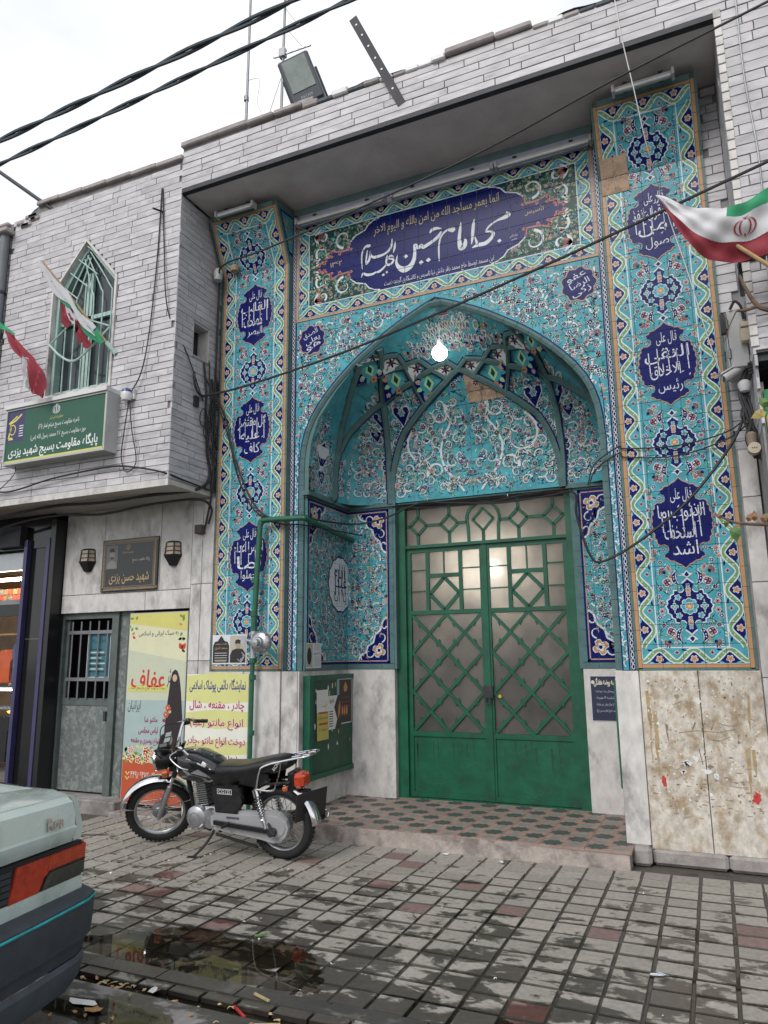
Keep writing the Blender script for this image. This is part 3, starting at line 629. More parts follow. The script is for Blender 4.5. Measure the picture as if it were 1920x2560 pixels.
def ribbon(D,x0,y0,x1,y1,side,amp=.046,per=.30,l=2,ph=0):
    """border strip along a line: navy outside, turquoise inside, a green ribbon winding between"""
    L_=math.hypot(x1-x0,y1-y0); n=max(1,round(L_/per)); per=L_/n; a=math.atan2(y1-y0,x1-x0)
    D.at(x0,y0,1,side,a) if side>0 else D.at(x0,y0,1,-1,a)
    W=.0625; N=n*16; mid=[]
    for i in range(N+1):
        t=i/16*2*PI; mid.append((i*per/16,amp*math.cos(t)+.0*math.sin(2*t)))
    D.rect(0,-W,L_,W,'nv',l-1)
    D.quads([(x,-W) for x,y in mid],[(x,y) for x,y in mid],'dtq' if False else 'lb' if False else 'tq',l)
    wd=[.030+.014*abs(math.sin(i/16*2*PI)) for i in range(N+1)]
    D.stroke(mid,[q+.007 for q in wd],'wh',l+1); D.stroke(mid,[q*.62 for q in wd],'gr',l+2)
    for i in range(2*n):      # little notches of white on the green
        x=(i+.5)*per/2
        for s_ in (-.25,.25): D.disc(x+s_*per*.3,(amp*math.cos((x+s_*per*.3)/per*2*PI)),.006,'wh',l+3,5)
    for i in range(n):
        D.flower((i+.5)*per,W*.42,.026,'or','pk','wh',5,l+1,.3); D.flower(i*per+per*.02,-W*.40,.017,'rd','nv','wh',4,l+1,0) if i else None
        for q in (.18,.82): D.leaf((i+q)*per,W*.85,.1 if q<.5 else PI-.1,.045,.016,'lb',l+1); D.leaf((i+q+.32)*per%L_,-W*.8,.2,.05,.016,'nv',l+1)
    D.pop()
def medallion(D,x,y,l=5):
    D.at(x,y); D.poly(sc_(MEDF,1.07),'wh',l); D.poly(MEDF,'nv',l+1)
    for k in range(8): a=k*PI/4; D.disc(.048*math.cos(a),.048*math.sin(a),.024,'wh',l+2,7); D.disc(.048*math.cos(a),.048*math.sin(a),.018,'lb' if k%2 else 'tq',l+3,7)
    D.disc(0,0,.028,'or',l+4,8); D.disc(0,0,.014,'gd',l+5,6)
    for s_ in (1,-1):
        for k,(yy,rr,c) in enumerate(((.10,.017,'tan'),(.135,.02,'or'),(.172,.015,'tq'))): D.flower(0,s_*yy,rr,c,'pk','wh',4,l+2,PI/4)
        D.flower(s_*.115,0,.026,'tq','gd','wh',4,l+2)
        for q in (1,-1): D.flower(s_*.085,q*.075,.023,'lb','gr','wh',5,l+2); D.leaf(s_*.115,q*.03,PI/2*q,.03,.01,'lg',l+2)
    D.pop()
def field_unit(D,x,y,rng,up=True,down=True):
    """sprays round a rosette"""
    D.at(x,y)
    for sx in (1,-1):
        for sy in (([1] if up else [])+([-1] if down else [])):
            D.at(0,0,sx,sy)
            D.poly([(0,.30),(.022,.275),(.045,.272),(.03,.255),(0,.235),(-.0001,.235)],'wh',5); D.poly([(0,.288),(.014,.27),(.018,.258),(0,.245)],'nv',6)
            pomeg(D,.155,.205,.034,.3); lotus(D,.185,.295,.042,2.5 if rng.random()<.5 else .6)
            paisley(D,[(.075,.185),(.098,.21),(.105,.25),(.085,.29)],.030)
            vine(D,[(.13,.09),(.19,.13),(.235,.19),(.245,.25)],.009,'nv',3,7,rng); vine(D,[(.07,.30),(.12,.27),(.17,.25)],.005,'nv',3,4,rng)
            D.flower(.085,.155,.016,'nv','wh','lg',6); D.flower(.21,.155,.02,'nv','pk','wh',6); D.flower(.145,.145,.016,'nv','wh','wh',6); D.flower(.235,.085,.02,'nv','wh','wh',6)
            D.flower(.215,.035,.022,'pk','nv','wh',6); D.flower(.125,.255,.017,'pk','or','wh',5); D.flower(.13,.30,.014,'or','pk','wh',5)
            D.pop()
    D.pop()
def scatter(D,x0,y0,x1,y1,n,rng,inside=lambda x,y:True,l=1,sz=1,cols=('lg','wh','nv','dtq','gr','lb','nv')):
    for k in range(n):
        x,y=rng.uniform(x0,x1),rng.uniform(y0,y1)
        if not inside(x,y): continue
        a=rng.uniform(0,2*PI); L_=rng.uniform(.022,.05)*sz; c=rng.choice(cols); b=rng.uniform(-.6,.6)
        P=[(x,y),(x+L_*.5*math.cos(a),y+L_*.5*math.sin(a)),(x+L_*.5*math.cos(a)+L_*.5*math.cos(a+b),y+L_*.5*math.sin(a)+L_*.5*math.sin(a+b))]
        D.stroke(P,[.002*sz,.011*sz,.001],c,l)
def arabesque(D,inside,x0,y0,x1,y1,r0,r1,rng,tries=900,l=2,wd=.017,fl=1.0):
    cs=[]
    for _ in range(tries):
        x,y,r=rng.uniform(x0,x1),rng.uniform(y0,y1),rng.uniform(r0,r1)
        if not (inside(x,y) and inside(x+r*.8,y) and inside(x-r*.8,y) and inside(x,y-r*.8) and inside(x,y+r*.8)): continue
        if any(math.hypot(x-a,y-b)<(r+c)*.86 for a,b,c in cs): continue
        cs.append((x,y,r))
    for k,(x,y,r) in enumerate(cs):
        s_=rng.choice((-1,1)); a0=rng.uniform(0,6.28); P=D.spiral(x,y,r,a0,s_*rng.uniform(5.2,6.8),wd*1.25,'wh',l+1,26,.22)
        for q in (3,7,11,15,19):
            p=P[q]; a=math.atan2(p[1]-y,p[0]-x); D.leaf(*p,a+s_*.8,r*.34,r*.13,'wh',l+1); 
            if q%2: D.leaf(*p,a+s_*.8,r*.25,r*.06,'dg',l+2)
            D.leaf(*p,a+PI-s_*.7,r*.26,r*.10,rng.choice(('wh','lg')),l+1)
        D.flower(x,y,r*.24,rng.choice(('nv','pk','nv','nv')),'wh','wh',rng.choice((5,6,8)),l+2,rng.random())
        o=sorted(cs,key=lambda c:math.hypot(c[0]-x,c[1]-y))[1:3]
        for (a,b,c) in o: vine(D,[(x,y),((x+a)/2+rng.uniform(-.04,.04),(y+b)/2+rng.uniform(-.04,.04)),(a,b)],.007,'nv',l,4,rng,('nv','lg','wh'))
    for _ in range(int(tries*.55*fl)):
        x,y=rng.uniform(x0,x1),rng.uniform(y0,y1)
        if not inside(x,y): continue
        if any(math.hypot(x-a,y-b)<c*.45 for a,b,c in cs): continue
        D.flower(x,y,rng.choice((.012,.015,.019,.024)),rng.choice(('nv','nv','pk','nv','nv')),rng.choice(('wh','pk','wh')),rng.choice(('wh','wh','lg')),rng.choice((4,5,6)),l,rng.random())
    return cs
CTX={-1:[['قال علی','القلب','مصحف','البصر'],['قال علی','کل مقتصر','علیه','کاف'],['قال علی','الناس اعداء','ما','جهلوا']],
      1:[['قال علی','رب قول انفذ','من','صول'],['قال علی','التقی','الاخلاق','رئیس'],['قال علی','الذنوب ما','استخف','اشد']]}
def pilaster(sx,limit):
    cx=sx*PC; f=pil_map(cx); rng=random.Random(40+sx)
    pl=MB().prism([(0.012,ZT),(0.012,ZB),(.012-.441*.70,ZB+.898*.70),(.2,6.815),(.2,ZT)],cx-HW-.022,cx+HW+.022,'x')
    P=pl.build('pilaster',M_grout,mq)
    us=frange(-.405,.405,.162); vs=frange(ZT+.05,ZB,.164); ns=frange(ZB,VT-.04,.164); vs=vs+ns[1:]
    miss=lambda u,v:(sx>0 and u<-.2 and 5.93<v<6.28)
    cnt=0; left=MB()
    order=sorted([(i,j) for i in range(len(us)-1) for j in range(len(vs)-1)],key=lambda t:t[1])
    for i,j in order:
        a,b,c,d=us[i]+.0018,us[i+1]-.0018,vs[j]+.0018,vs[j+1]-.0018
        mid=((a+b)/2,(c+d)/2)
        if miss(*mid): continue
        if cnt<limit and d<=ZB+.001:
            o=piece('tile',chamf(b-a,.011,d-c,G['tq'],.0012),f(*mid,0),P); cnt+=1
        else:
            q=[f(a,c),f(b,c),f(b,d),f(a,d)]; k=[f(a,c,-.01),f(b,c,-.01),f(b,d,-.01),f(a,d,-.01)]; left.add(q+k,[(0,1,2,3),(0,4,5,1),(1,5,6,2),(2,6,7,3),(3,7,4,0)])
    if left.f: left.build('tiles',G['tq'],P,kind='stuff',fix=False)
    # plain borders: orange strip and teal edge, laid as narrow tiles
    for nm,a,b,mt in (('orange_border',.408,.438,G['or']),('teal_border',.440,.4615,G['tg'])):
        for s_ in (-1,1):
            tilefield(nm,[[(s_*a,ZT+.01),(s_*b,ZT+.01),(s_*b,ZB),(s_*a,ZB)],[(s_*a,ZB),(s_*b,ZB),(s_*b,VT+.04),(s_*a,VT+.04)]],[],frange(ZT,VT+.04,.165),.003,f,mt,P,.01,off=.0005)
    tilefield('orange_border',[[(-.406,ZT+.022),(.406,ZT+.022),(.406,ZT+.048),(-.406,ZT+.048)],[(-.406,VT-.035),(.406,VT-.035),(.406,VT-.012),(-.406,VT-.012)]],frange(-.406,.406,.162),[],.003,f,G['or'],P,.01,off=.0005)
    tilefield('teal_border',[[(-.438,ZT),(.438,ZT),(.438,ZT+.02),(-.438,ZT+.02)],[(-.438,VT-.01),(.438,VT-.01),(.438,VT+.04),(-.438,VT+.04)]],frange(-.406,.406,.162),[],.003,f,G['tg'],P,.01,off=.0005)
    # side faces of the pilaster: teal edge and a narrow painted panel on the flare
    D=Dec(); top=VT-.038; bot=ZT+.05
    D.frame(-.405,bot,.405,top,.006,'wh',3)
    bw=.062; xi=.405-.006-bw
    ribbon(D,-xi,bot+.006+2*bw,-xi,top-.006-2*bw,1); ribbon(D,xi,bot+.006+2*bw,xi,top-.006-2*bw,-1)
    ribbon(D,-xi-bw,bot+.006+bw,xi+bw,bot+.006+bw,-1,per=.27); ribbon(D,-xi-bw,top-.006-bw,xi+bw,top-.006-bw,1,per=.27)
    fx=xi-bw-.004; fy0,fy1=bot+.006+2*bw+.004,top-.006-2*bw-.004
    D.frame(-fx-.004,fy0-.004,fx+.004,fy1+.004,.010,'wh',4); D.frame(-fx+.012,fy0+.012,fx-.012,fy1-.012,.004,'lb',2)
    scatter(D,-fx+.02,fy0+.02,fx-.02,fy1-.02,900,rng,l=1,sz=.8)
    mz=[2.03,3.44,4.86,6.27]; cz=[2.735,4.165,5.555]
    for k,z in enumerate(mz): field_unit(D,0,z,rng,up=True,down=True); medallion(D,0,z)
    for k,z in enumerate(cz):
        for s_ in (1,-1):
            for q in (1,-1):
                D.at(0,z,s_,q)
                vine(D,[(.255,.02),(.25,.10),(.262,.18),(.24,.26),(.19,.34)],.006,'nv',2,8,rng); vine(D,[(.19,.225),(.225,.25),(.25,.29)],.008,'nv',3,4,rng)
                D.flower(.165,.222,.017,'nv','wh','wh',6,l=5); D.flower(.24,.235,.022,'pk','or','wh',5); D.flower(.255,.30,.018,'or','pk','wh',5); D.flower(.263,.13,.016,'pk','nv','wh',5); D.flower(.262,.045,.014,'rd','nv','wh',5); D.flower(.20,.33,.018,'nv','wh','wh',6); D.flower(.14,.38,.02,'pk','rd','wh',5)
                D.pop()
        D.at(0,z); D.poly(sc_(CARTF,1.045,1.03),'tan',7); D.poly(CARTF,'nv',8)
        T_=CTX[sx][2-k] if False else CTX[sx][{0:2,1:1,2:0}[k]]
        D.text(T_[0],.01,.235,.17,.125,l=9); D.text(T_[1],.0,.085,.37,.15,l=9); D.text(T_[2],-.02,-.07,.25,.14,l=9); D.text(T_[3],.01,-.215,.20,.12,l=9)
        for q in range(5): xx=-.16+q*.08+rng.uniform(-.02,.02); D.stroke([(xx,-.10+rng.uniform(-.03,.03)),(xx-.006,.13+rng.uniform(-.03,.03))],.0085,'wh',9)
        for q in range(9): D.leaf(rng.uniform(-.17,.17),rng.uniform(-.15,.2),rng.uniform(.3,1.2),.03,.008,'wh',9)
        D.pop()
    if sx>0:   # bare mortar where tiles fell off
        D2=Dec(); 
    cl=None
    D.build('painted_ornament',f,P,G,cuts=(us,vs,.0036),kind='stuff')
    return P,f
PR,fR=pilaster(1,160); PL,fL=pilaster(-1,0)
M_tanm=mat('bare_mortar_bed',(.40,.285,.20),rough=.95,var=.2,vscale=8,col2=(.28,.19,.13),c2scale=9,bump=.5,bscale=40)
# patch of bare mortar on the right pilaster: four square slabs with cracked joints, standing proud of the lost tiles
for i in range(2):
    for j in range(2):
        u0_,v0_=-.438+.125*i,5.93+.18*j
        q=[(u0_+.002,v0_+.002),(u0_+.122,v0_+.004),(u0_+.123,v0_+.177),(u0_+.003,v0_+.176)]
        mb=MB(); mb.add([fR(a,b,.008) for a,b in q]+[fR(a,b,-.01) for a,b in q],[(0,1,2,3),(0,4,5,1),(1,5,6,2),(2,6,7,3),(3,7,4,0)]); mb.build('bare_mortar_patch',M_tanm,PR,fix=False)
# inner and outer side faces of the flared part, with a painted strip
for P,sx in ((PR,1),(PL,-1)):
    xs=sx*(XIN-.022)
    def fs(u,v,h=0,xs=xs,sx=sx): return (xs-sx*h,u,v)
    D=Dec(); rng=random.Random(5)
    D.poly([(0.0,ZT),(.0,ZB),(.08,ZB),(.08,ZT)],'tg',0); D.poly([(0,ZB+.001),(-.305,6.715),(.08,6.81),(.08,ZB+.001)],'tg',0); D.poly([(-.02,6.2),(-.24,6.66),(.06,6.70),(.06,6.2)],'nv',2); D.poly([(-.015,6.24),(-.205,6.64),(.05,6.675),(.05,6.24)],'tq',3)
    for k in range(26):
        y=rng.uniform(-.15,.04); z=rng.uniform(6.3,6.62)
        if y>-.02-(z-6.2)*.42: D.flower(y,z,.016,rng.choice(('nv','pk','or')),'wh','lg',5,5)
    for k in range(32): D.stroke([(.002,ZT+.165*k),(.08,ZT+.165*k)],.003,'dtq',3)
    D.build('side_face',fs,P,G,base=.004)
# ---------------------------------------------------------------- spandrel plane, chain strips, arch band
YS=.08; ARCH=[(0,5.32),(.14,5.265),(.28,5.20),(.42,5.132),(.56,5.055),(.76,4.925),(.90,4.83),(1.02,4.735),(1.15,4.62),(1.27,4.495),(1.385,4.36),(1.48,4.215),(1.54,4.08),(1.578,3.95),(1.602,3.80),(1.61,3.65)]
OX=.0
def arch_in(k):            # profile moved inward by k
    o=[]
    for i,(x,z) in enumerate(ARCH):
        a=ARCH[max(0,i-1)]; b=ARCH[min(len(ARCH)-1,i+1)]; dx,dz=b[0]-a[0],b[1]-a[1]; q=math.hypot(dx,dz); nx,nz=dz/q,-dx/q
        if i==0: o.append((0,z-k*1.12))
        else: o.append((max(0,x+nx*k),z+nz*k))
    return o
def full(P): return [(-a,b) for a,b in P[:0:-1]]+P
fS=lambda u,v,h=0:(OX+u,YS-h,v)
SP=MB()
AO=arch_in(.055)
pf=full(AO)
# wall body with the arched opening, as a frame of quads
SP.add([(x,YS+.01,z) for x,z in pf]+[(x,YS+.01,6.82) for x,z in pf],[(i,i+1,len(pf)+i+1,len(pf)+i) for i in range(len(pf)-1)])
for s_ in (-1,1): SP.add([(s_*1.555,YS+.01,ZT),(s_*1.80,YS+.01,ZT),(s_*1.80,YS+.01,6.82),(s_*1.555,YS+.01,6.82)],[(0,1,2,3)])
spn=SP.build('arch_spandrel',M_grout,mq,fix=False)
us=frange(-1.67,1.67,.167); vs=frange(ZT,5.38,.167)
af=full(ARCH); polys=[]
for i in range(len(af)-1):
    a,b=af[i],af[i+1]; polys.append([a,b,(b[0],5.375),(a[0],5.375)])
for s_ in (-1,1): polys.append([(s_*1.61,ZT),(s_*1.672,ZT),(s_*1.672,5.375),(s_*1.61,5.375)])
# merge-free tile field: cut per-arch segment is fine, the joints fall on one grid
tilefield('tiles',polys,[u for u in us if abs(u)<1.66],vs,.0034,fS,G['tq'],spn,.008)
# rounded teal band round the opening, laid in short lengths
bw=full(ARCH); bi=full(arch_in(.055)); mb=MB()
bw=[(-1.61,ZT),(-1.61,2.0),(-1.61,2.6),(-1.61,3.1)]+bw+[(1.61,3.1),(1.61,2.6),(1.61,2.0),(1.61,ZT)]; bi=[(-1.555,ZT),(-1.555,2.0),(-1.555,2.6),(-1.555,3.1)]+bi+[(1.555,3.1),(1.555,2.6),(1.555,2.0),(1.555,ZT)]
def lerp(a,b,t): return (a[0]+(b[0]-a[0])*t,a[1]+(b[1]-a[1])*t)
def resamp(P,st):
    L_=[0]
    for i in range(len(P)-1): L_.append(L_[-1]+math.hypot(P[i+1][0]-P[i][0],P[i+1][1]-P[i][1]))
    n=round(L_[-1]/st); o=[]; k=0
    for i in range(n+1):
        d=L_[-1]*i/n
        while k<len(P)-2 and L_[k+1]<d: k+=1
        t=(d-L_[k])/max(1e-9,L_[k+1]-L_[k]); o.append((k,min(1,t)))
    return o
for i,((k1,t1),(k2,t2)) in enumerate(zip(resamp(bw,.15)[:-1],resamp(bw,.15)[1:])):
    a,b=lerp(bw[k1],bw[k1+1],t1),lerp(bw[k2],bw[k2+1],t2); c,d=lerp(bi[k2],bi[k2+1],t2),lerp(bi[k1],bi[k1+1],t1)
    g=.012; a2,b2,c2,d2=lerp(a,b,g),lerp(b,a,g),lerp(c,d,g),lerp(d,c,g)
    V=[fS(*a2,.002),fS(*b2,.002),fS(*lerp(b2,c2,.5),.012),fS(*lerp(a2,d2,.5),.012),fS(*c2,-.004),fS(*d2,-.004),fS(*c2,-.06),fS(*d2,-.06)]
    mb.add(V,[(0,1,2,3),(3,2,4,5),(5,4,6,7)])
mb.build('arch_band',G['tg'],spn,kind='stuff',fix=False)
D=Dec(); rng=random.Random(11)
def above(x,z,mrg=.03):
    ax=abs(x)
    if ax>1.605: return True
    zz_=np.interp(ax,[p[0] for p in ARCH],[p[1] for p in ARCH]) if ax<1.61 else 0
    return z>zz_+mrg and z<5.36
inside=lambda x,z:above(x,z,.04) and z<5.35
scatter(D,-1.66,3.6,1.66,5.36,3200,rng,lambda x,z:inside(x,z) and abs(x)<1.66,l=1,cols=('lg','nv','dtq','nv','lb','dtq','gr'))
def wscroll(x,y,r,a0,turn,s_=1):
    P=D.spiral(x,y,r,a0,turn,.034,'wh',3,22,.28)
    for k in (8,):
        p=P[k]; a=math.atan2(p[1]-y,p[0]-x); D.leaf(*p,a+.6*s_,.07,.03,'wh',3); D.leaf(p[0],p[1],a+.6*s_,.045,.014,'dg',4)
    e=P[-1]; D.leaf(*e,a0+turn+1.6*s_,.09,.04,'wh',3); D.leaf(*e,a0+turn+1.6*s_,.055,.018,'dg',4)
for s_ in (1,-1):
    D.at(0,0,s_,1)
    ra=random.Random(77)
    arabesque(D,lambda x,z:above(x,z,.03) and .02<x<1.655 and z<5.35,.0,3.95,1.66,5.36,.045,.12,ra,2600,2,.017,.5)
    for pts in ([(1.64,3.4),(1.62,3.8),(1.60,4.1),(1.55,4.3),(1.4,4.58),(1.2,4.83),(1.0,5.03)],[(1.0,5.05),(.8,5.1),(.6,5.2),(.3,5.28),(.1,5.335)]): vine(D,pts,.009,'nv',2,14,rng)
    for x,z in ((1.36,4.93),(1.60,4.6),(1.02,5.28)): lotus(D,x,z,.05,rng.uniform(0,6),5)
    # corner medallion
    D.at(1.465,5.135,1,1); P=[(.155*(1+.07*math.cos(9*a))*math.cos(a),.165*(1+.07*math.cos(9*a))*math.sin(a)) for a in [2*PI*k/54 for k in range(54)]]
    D.poly(sc_(P,1.08),'tan',6); D.poly(P,'nv',7)
    D.pop(); D.pop()
    tx=(('عفو','الرضا','زکی'),('الصدق','یعلی','هو'))[0 if s_>0 else 1]
    for k,tt in enumerate(tx): D.text(tt,s_*1.465+(-.02,.01,.02)[k],5.135+(.075,-.005,-.08)[k],.19,.08,'wh',8,rot=.5*s_*0+.35)
# turquoise side strips with a white vine
for s_ in (-1,1):
    for z0 in frange(ZT+.03,3.9,.125)[:-1]:
        q=1 if round((z0-ZT)/.125)%2 else -1; x=s_*1.641
        P=[(x+q*.016*math.sin(t*PI*2),z0+.125*t) for t in [i/8 for i in range(9)]]; D.stroke(P,.009,'wh',3)
        D.leaf(x+q*.012,z0+.05,1.6+q*1.1,.045,.018,'wh',3); D.leaf(x-q*.012,z0+.08,1.6-q*1.1,.04,.016,'wh',3)
        if q>0: D.flower(x,z0+.0,.012,'nv','pk','wh',5,4)
    D.rect(s_*1.612,ZT,s_*1.617,5.37,'nv',4) if False else None
    D.stroke([(s_*1.6145,ZT),(s_*1.6145,3.65)],.009,'nv',4); D.stroke([(s_*1.6690,ZT),(s_*1.6690,5.37)],.009,'nv',4)
D.stroke([(x,z+.006) for x,z in full(ARCH)],.013,'nv',4)
D.build('painted_ornament',fS,spn,G,cuts=([u for u in us if abs(u)<1.66],vs,.0036),kind='stuff')
# navy chain strip between pilaster and spandrel, the full height
for s_ in (-1,1):
    D=Dec(); x0,x1=1.676,1.745
    D.rect(s_*x0,ZT,s_*1.727,6.74,'nv',0); D.rect(s_*1.729,ZT,s_*x1,6.74,'tg',0)
    z=ZT+.03
    while z<6.7:
        xm=s_*1.702; D.stroke([(xm+.012*math.cos(2*PI*k/10),z+.02*math.sin(2*PI*k/10)) for k in range(10)],.0075,'wh',2,True); D.stroke([(xm-.012,z+.035),(xm+.012,z+.012)],.007,'wh',3)
        z+=.05
    for x in (1.680,1.723): D.stroke([(s_*x,ZT),(s_*x,6.74)],.003,'wh',2)
    D.build('chain_strip',fS,spn,G,kind='stuff',base=.008,cuts=([],frange(ZT,6.74,.167),.0034))
# ---------------------------------------------------------------- inscription panel
ip=MB().box(-1.676,1.676,YS+.002,YS+.01,5.38,6.72).build('inscription_panel',mat('pale_grout',(.42,.46,.58),rough=.9),mq)
us=frange(-1.64,1.64,.164); vs=frange(5.41,6.56,.164)
# each tile of the navy field and border is a piece of its own
for i in range(len(us)-1):
    for j in range(len(vs)-1): piece('tile',chamf(us[i+1]-us[i]-.005,.01,vs[j+1]-vs[j]-.005,G['tq'],.0012),fS((us[i]+us[i+1])/2,(vs[j]+vs[j+1])/2,.004),ip)
tilefield('tan_border',[[(-1.674,5.382),(1.674,5.382),(1.674,5.41),(-1.674,5.41)]],frange(-1.67,1.67,.16),[],.003,fS,G['tan'],ip,.01,off=.006)
tilefield('tan_border',[[(s_*1.643,5.412),(s_*1.674,5.412),(s_*1.674,6.72),(s_*1.643,6.72)] for s_ in (-1,1)],[],frange(5.41,6.72,.16),.003,fS,G['tan'],ip,.01,off=.006)
D=Dec(); rng=random.Random(21); x1,z0,z1=1.64,5.41,6.56; W=.0625
D.frame(-x1,z0,x1,z1,.005,'wh',3)
ribbon(D,-x1+.005+W,z0+2*W,-x1+.005+W,z1-2*W,1); ribbon(D,x1-.005-W,z0+2*W,x1-.005-W,z1-2*W,-1)
ribbon(D,-x1,z0+.005+W,x1,z0+.005+W,-1,per=.30); ribbon(D,-x1,z1-.005-W,x1,z1-.005-W,1,per=.30)
ix,iz0,iz1=x1-2*W-.005,z0+2*W+.005,z1-2*W-.005
D.rect(-ix,iz0,ix,iz1,'dg',3); D.frame(-ix-.003,iz0-.003,ix+.003,iz1+.003,.010,'wh',5)
UPC=[(1.39,.0),(1.378,.054),(1.331,.05),(1.295,.10),(1.242,.098),(1.225,.176),(1.12,.138),(.998,.135),(.981,.227),(.912,.288),(.798,.325),(.752,.385),(.684,.42),(.62,.434)]
mid=5.985
Ln=[(a,mid+b) for a,b in UPC]+[(-a,mid+b) for a,b in UPC[::-1]]+[(-a,mid-b) for a,b in UPC[1:]]+[(a,mid-b) for a,b in UPC[:0:-1]]
Ln=[(a,min(max(b,iz0+.006),iz1-.006)) for a,b in Ln]
D.poly(Ln,'nv',6)
for s_ in (1,-1):
    for q in (1,-1):
        D.at(0,mid,s_,q)
        for k in range(300):
            x,z=rng.uniform(.70,ix-.02),rng.uniform(.02,.42)
            D.leaf(x,z,rng.uniform(0,6.28),.035,.013,rng.choice(('gr','lg','tq','lb','tq','gr','pk')),4) if rng.random()<.7 else D.flower(x,z,.015,rng.choice(('tan','nv','pk')),'gd','lg',5,4)
        D.stroke(UPC[1:9],.022,'pk',7); D.stroke(UPC[8:],.014,'wh',7)
        for k in range(1,8): a=UPC[k]; b=UPC[k+1]; D.leaf(a[0],a[1],math.atan2(b[1]-a[1],b[0]-a[0])+1.3,.05,.04,'pk',7); D.leaf(a[0],a[1],math.atan2(b[1]-a[1],b[0]-a[0])+1.3,.032,.02,'rd',8)
        for (x,y,r,a0,t_) in ((1.33,.19,.10,-1.2,4.8),(1.06,.29,.115,-1.5,5.4),(1.33,.36,.06,2.,4)): D.spiral(x,y,r,a0,t_,.03,'wh',7,18,.3)
        for k in range(5): D.leaf(1.44,.40,2.4+k*.45,.12,.035,('wh','pk','rd','pk','wh')[k],7)
        for k in range(3): D.leaf(1.42,.03+.035*k,2.6,.06,.022,'wh',7)
        D.leaf(1.38,.26,3.6,.11,.04,'wh',7); D.leaf(1.375,.255,3.6,.07,.018,'rd',8)
        for x,z in ((.86,.36),(1.15,.40),(1.25,.27)): lotus(D,x,z,.035,rng.uniform(0,6),7)
        D.pop()
CALLI=[[(0.799,6.088,0.009),(0.821,6.050,0.039),(0.775,6.030,0.034),(0.706,6.018,0.017),(0.646,5.994,0.016),(0.608,5.968,0.018),(0.576,5.930,0.011)],
[(0.574,5.926,0.018),(0.616,5.913,0.018),(0.656,5.888,0.025),(0.632,5.837,0.032),(0.569,5.795,0.036),(0.488,5.795,0.032),(0.425,5.779,0.006)],
[(0.460,5.897,0.007),(0.471,5.851,0.018),(0.483,5.805,0.023)],
[(0.461,6.101,0.006),(0.447,6.025,0.027),(0.434,5.901,0.025),(0.422,5.821,0.007)],
[(0.317,6.102,0.006),(0.303,6.017,0.025),(0.291,5.904,0.032),(0.306,5.812,0.048),(0.343,5.823,0.043),(0.358,5.875,0.027),(0.346,5.907,0.009)],
[(0.249,6.050,0.023),(0.221,6.042,0.048),(0.170,6.053,0.023),(0.124,6.030,0.018),(0.085,5.982,0.016),(0.065,5.892,0.015),(0.063,5.787,0.013),(0.064,5.715,0.005)],
[(0.099,6.087,0.007),(0.047,6.104,0.025),(-0.008,6.099,0.030),(-0.035,6.063,0.009)],
[(0.096,6.054,0.016),(0.055,6.001,0.030),(-0.014,5.960,0.030),(-0.072,5.937,0.032),(-0.113,5.924,0.032),(-0.129,5.960,0.018),(-0.153,5.937,0.030),(-0.179,5.934,0.023),(-0.187,5.972,0.016),(-0.213,5.974,0.018),(-0.208,5.903,0.027),(-0.220,5.811,0.036),(-0.262,5.741,0.048),(-0.333,5.718,0.057),(-0.394,5.759,0.039),(-0.424,5.826,0.021),(-0.410,5.909,0.007)],
[(-0.451,5.895,0.009),(-0.490,5.919,0.021),(-0.509,5.893,0.018),(-0.459,5.868,0.018),(-0.474,5.832,0.021),(-0.519,5.818,0.021),(-0.543,5.846,0.016),(-0.538,5.902,0.018),(-0.530,5.937,0.006)],
[(-0.540,5.830,0.016),(-0.582,5.793,0.018),(-0.631,5.766,0.023),(-0.674,5.766,0.016),(-0.717,5.752,0.027),(-0.778,5.762,0.025),(-0.825,5.788,0.016),(-0.845,5.744,0.005)],
[(-0.434,6.076,0.006),(-0.441,6.011,0.021),(-0.458,5.947,0.006)],
[(-0.470,6.121,0.006),(-0.478,6.045,0.021),(-0.508,5.991,0.021),(-0.568,5.958,0.021),(-0.642,5.950,0.027),(-0.697,5.954,0.025),(-0.727,5.986,0.016),(-0.739,6.032,0.011)],
[(-0.737,6.025,0.011),(-0.742,5.953,0.021),(-0.771,5.904,0.025),(-0.789,5.904,0.011),(-0.779,5.987,0.016),(-0.769,6.058,0.006)],
[(-0.732,6.115,0.014),(-0.748,6.105,0.030),(-0.788,6.106,0.021),(-0.820,6.071,0.016),(-0.837,6.014,0.014),(-0.839,5.928,0.011),(-0.832,5.843,0.005)]]
CDOTS=[(0.715,5.784,0.043),(-0.313,5.868,0.048),(-0.139,5.754,0.052),(-0.057,5.761,0.052),(-0.539,5.737,0.034),(-0.580,5.715,0.034)]
for S in CALLI:
    P=smoothpath(S,5); D.stroke([(p.x,p.y) for p in P],[p.z*1.22 for p in P],'wh',8)
for x,z,q in CDOTS: D.poly([(x-q*.55,z+q*.1),(x+q*.1,z+q*.5),(x+q*.55,z-q*.1),(x-q*.1,z-q*.5)],'wh',8)
D.text('انما یعمر مساجد الله من امن بالله و الیوم الاخر',.02,6.255,1.42,.16,'gd',8,rot=-.0)
D.text('این مسجد توسط حاج محمد باقر دانش نیا تاسیس و کاشیکاری گردیده است',.04,5.60,1.22,.095,'wh',8)
D.text('تأسیس',1.08,6.03,.2,.085,'gd',8); D.text('۱۳۶۲',-1.16,5.985,.145,.06,'gd',8)
D.text('خانه کاشی',.86,5.80,.085,.035,'wh',8); D.text('خادم',.87,5.76,.06,.03,'wh',8)
D.build('painted_inscription',lambda u,v,h=0:fS(u,v,.004+h),ip,G,cuts=(us,vs,.005),kind='stuff')
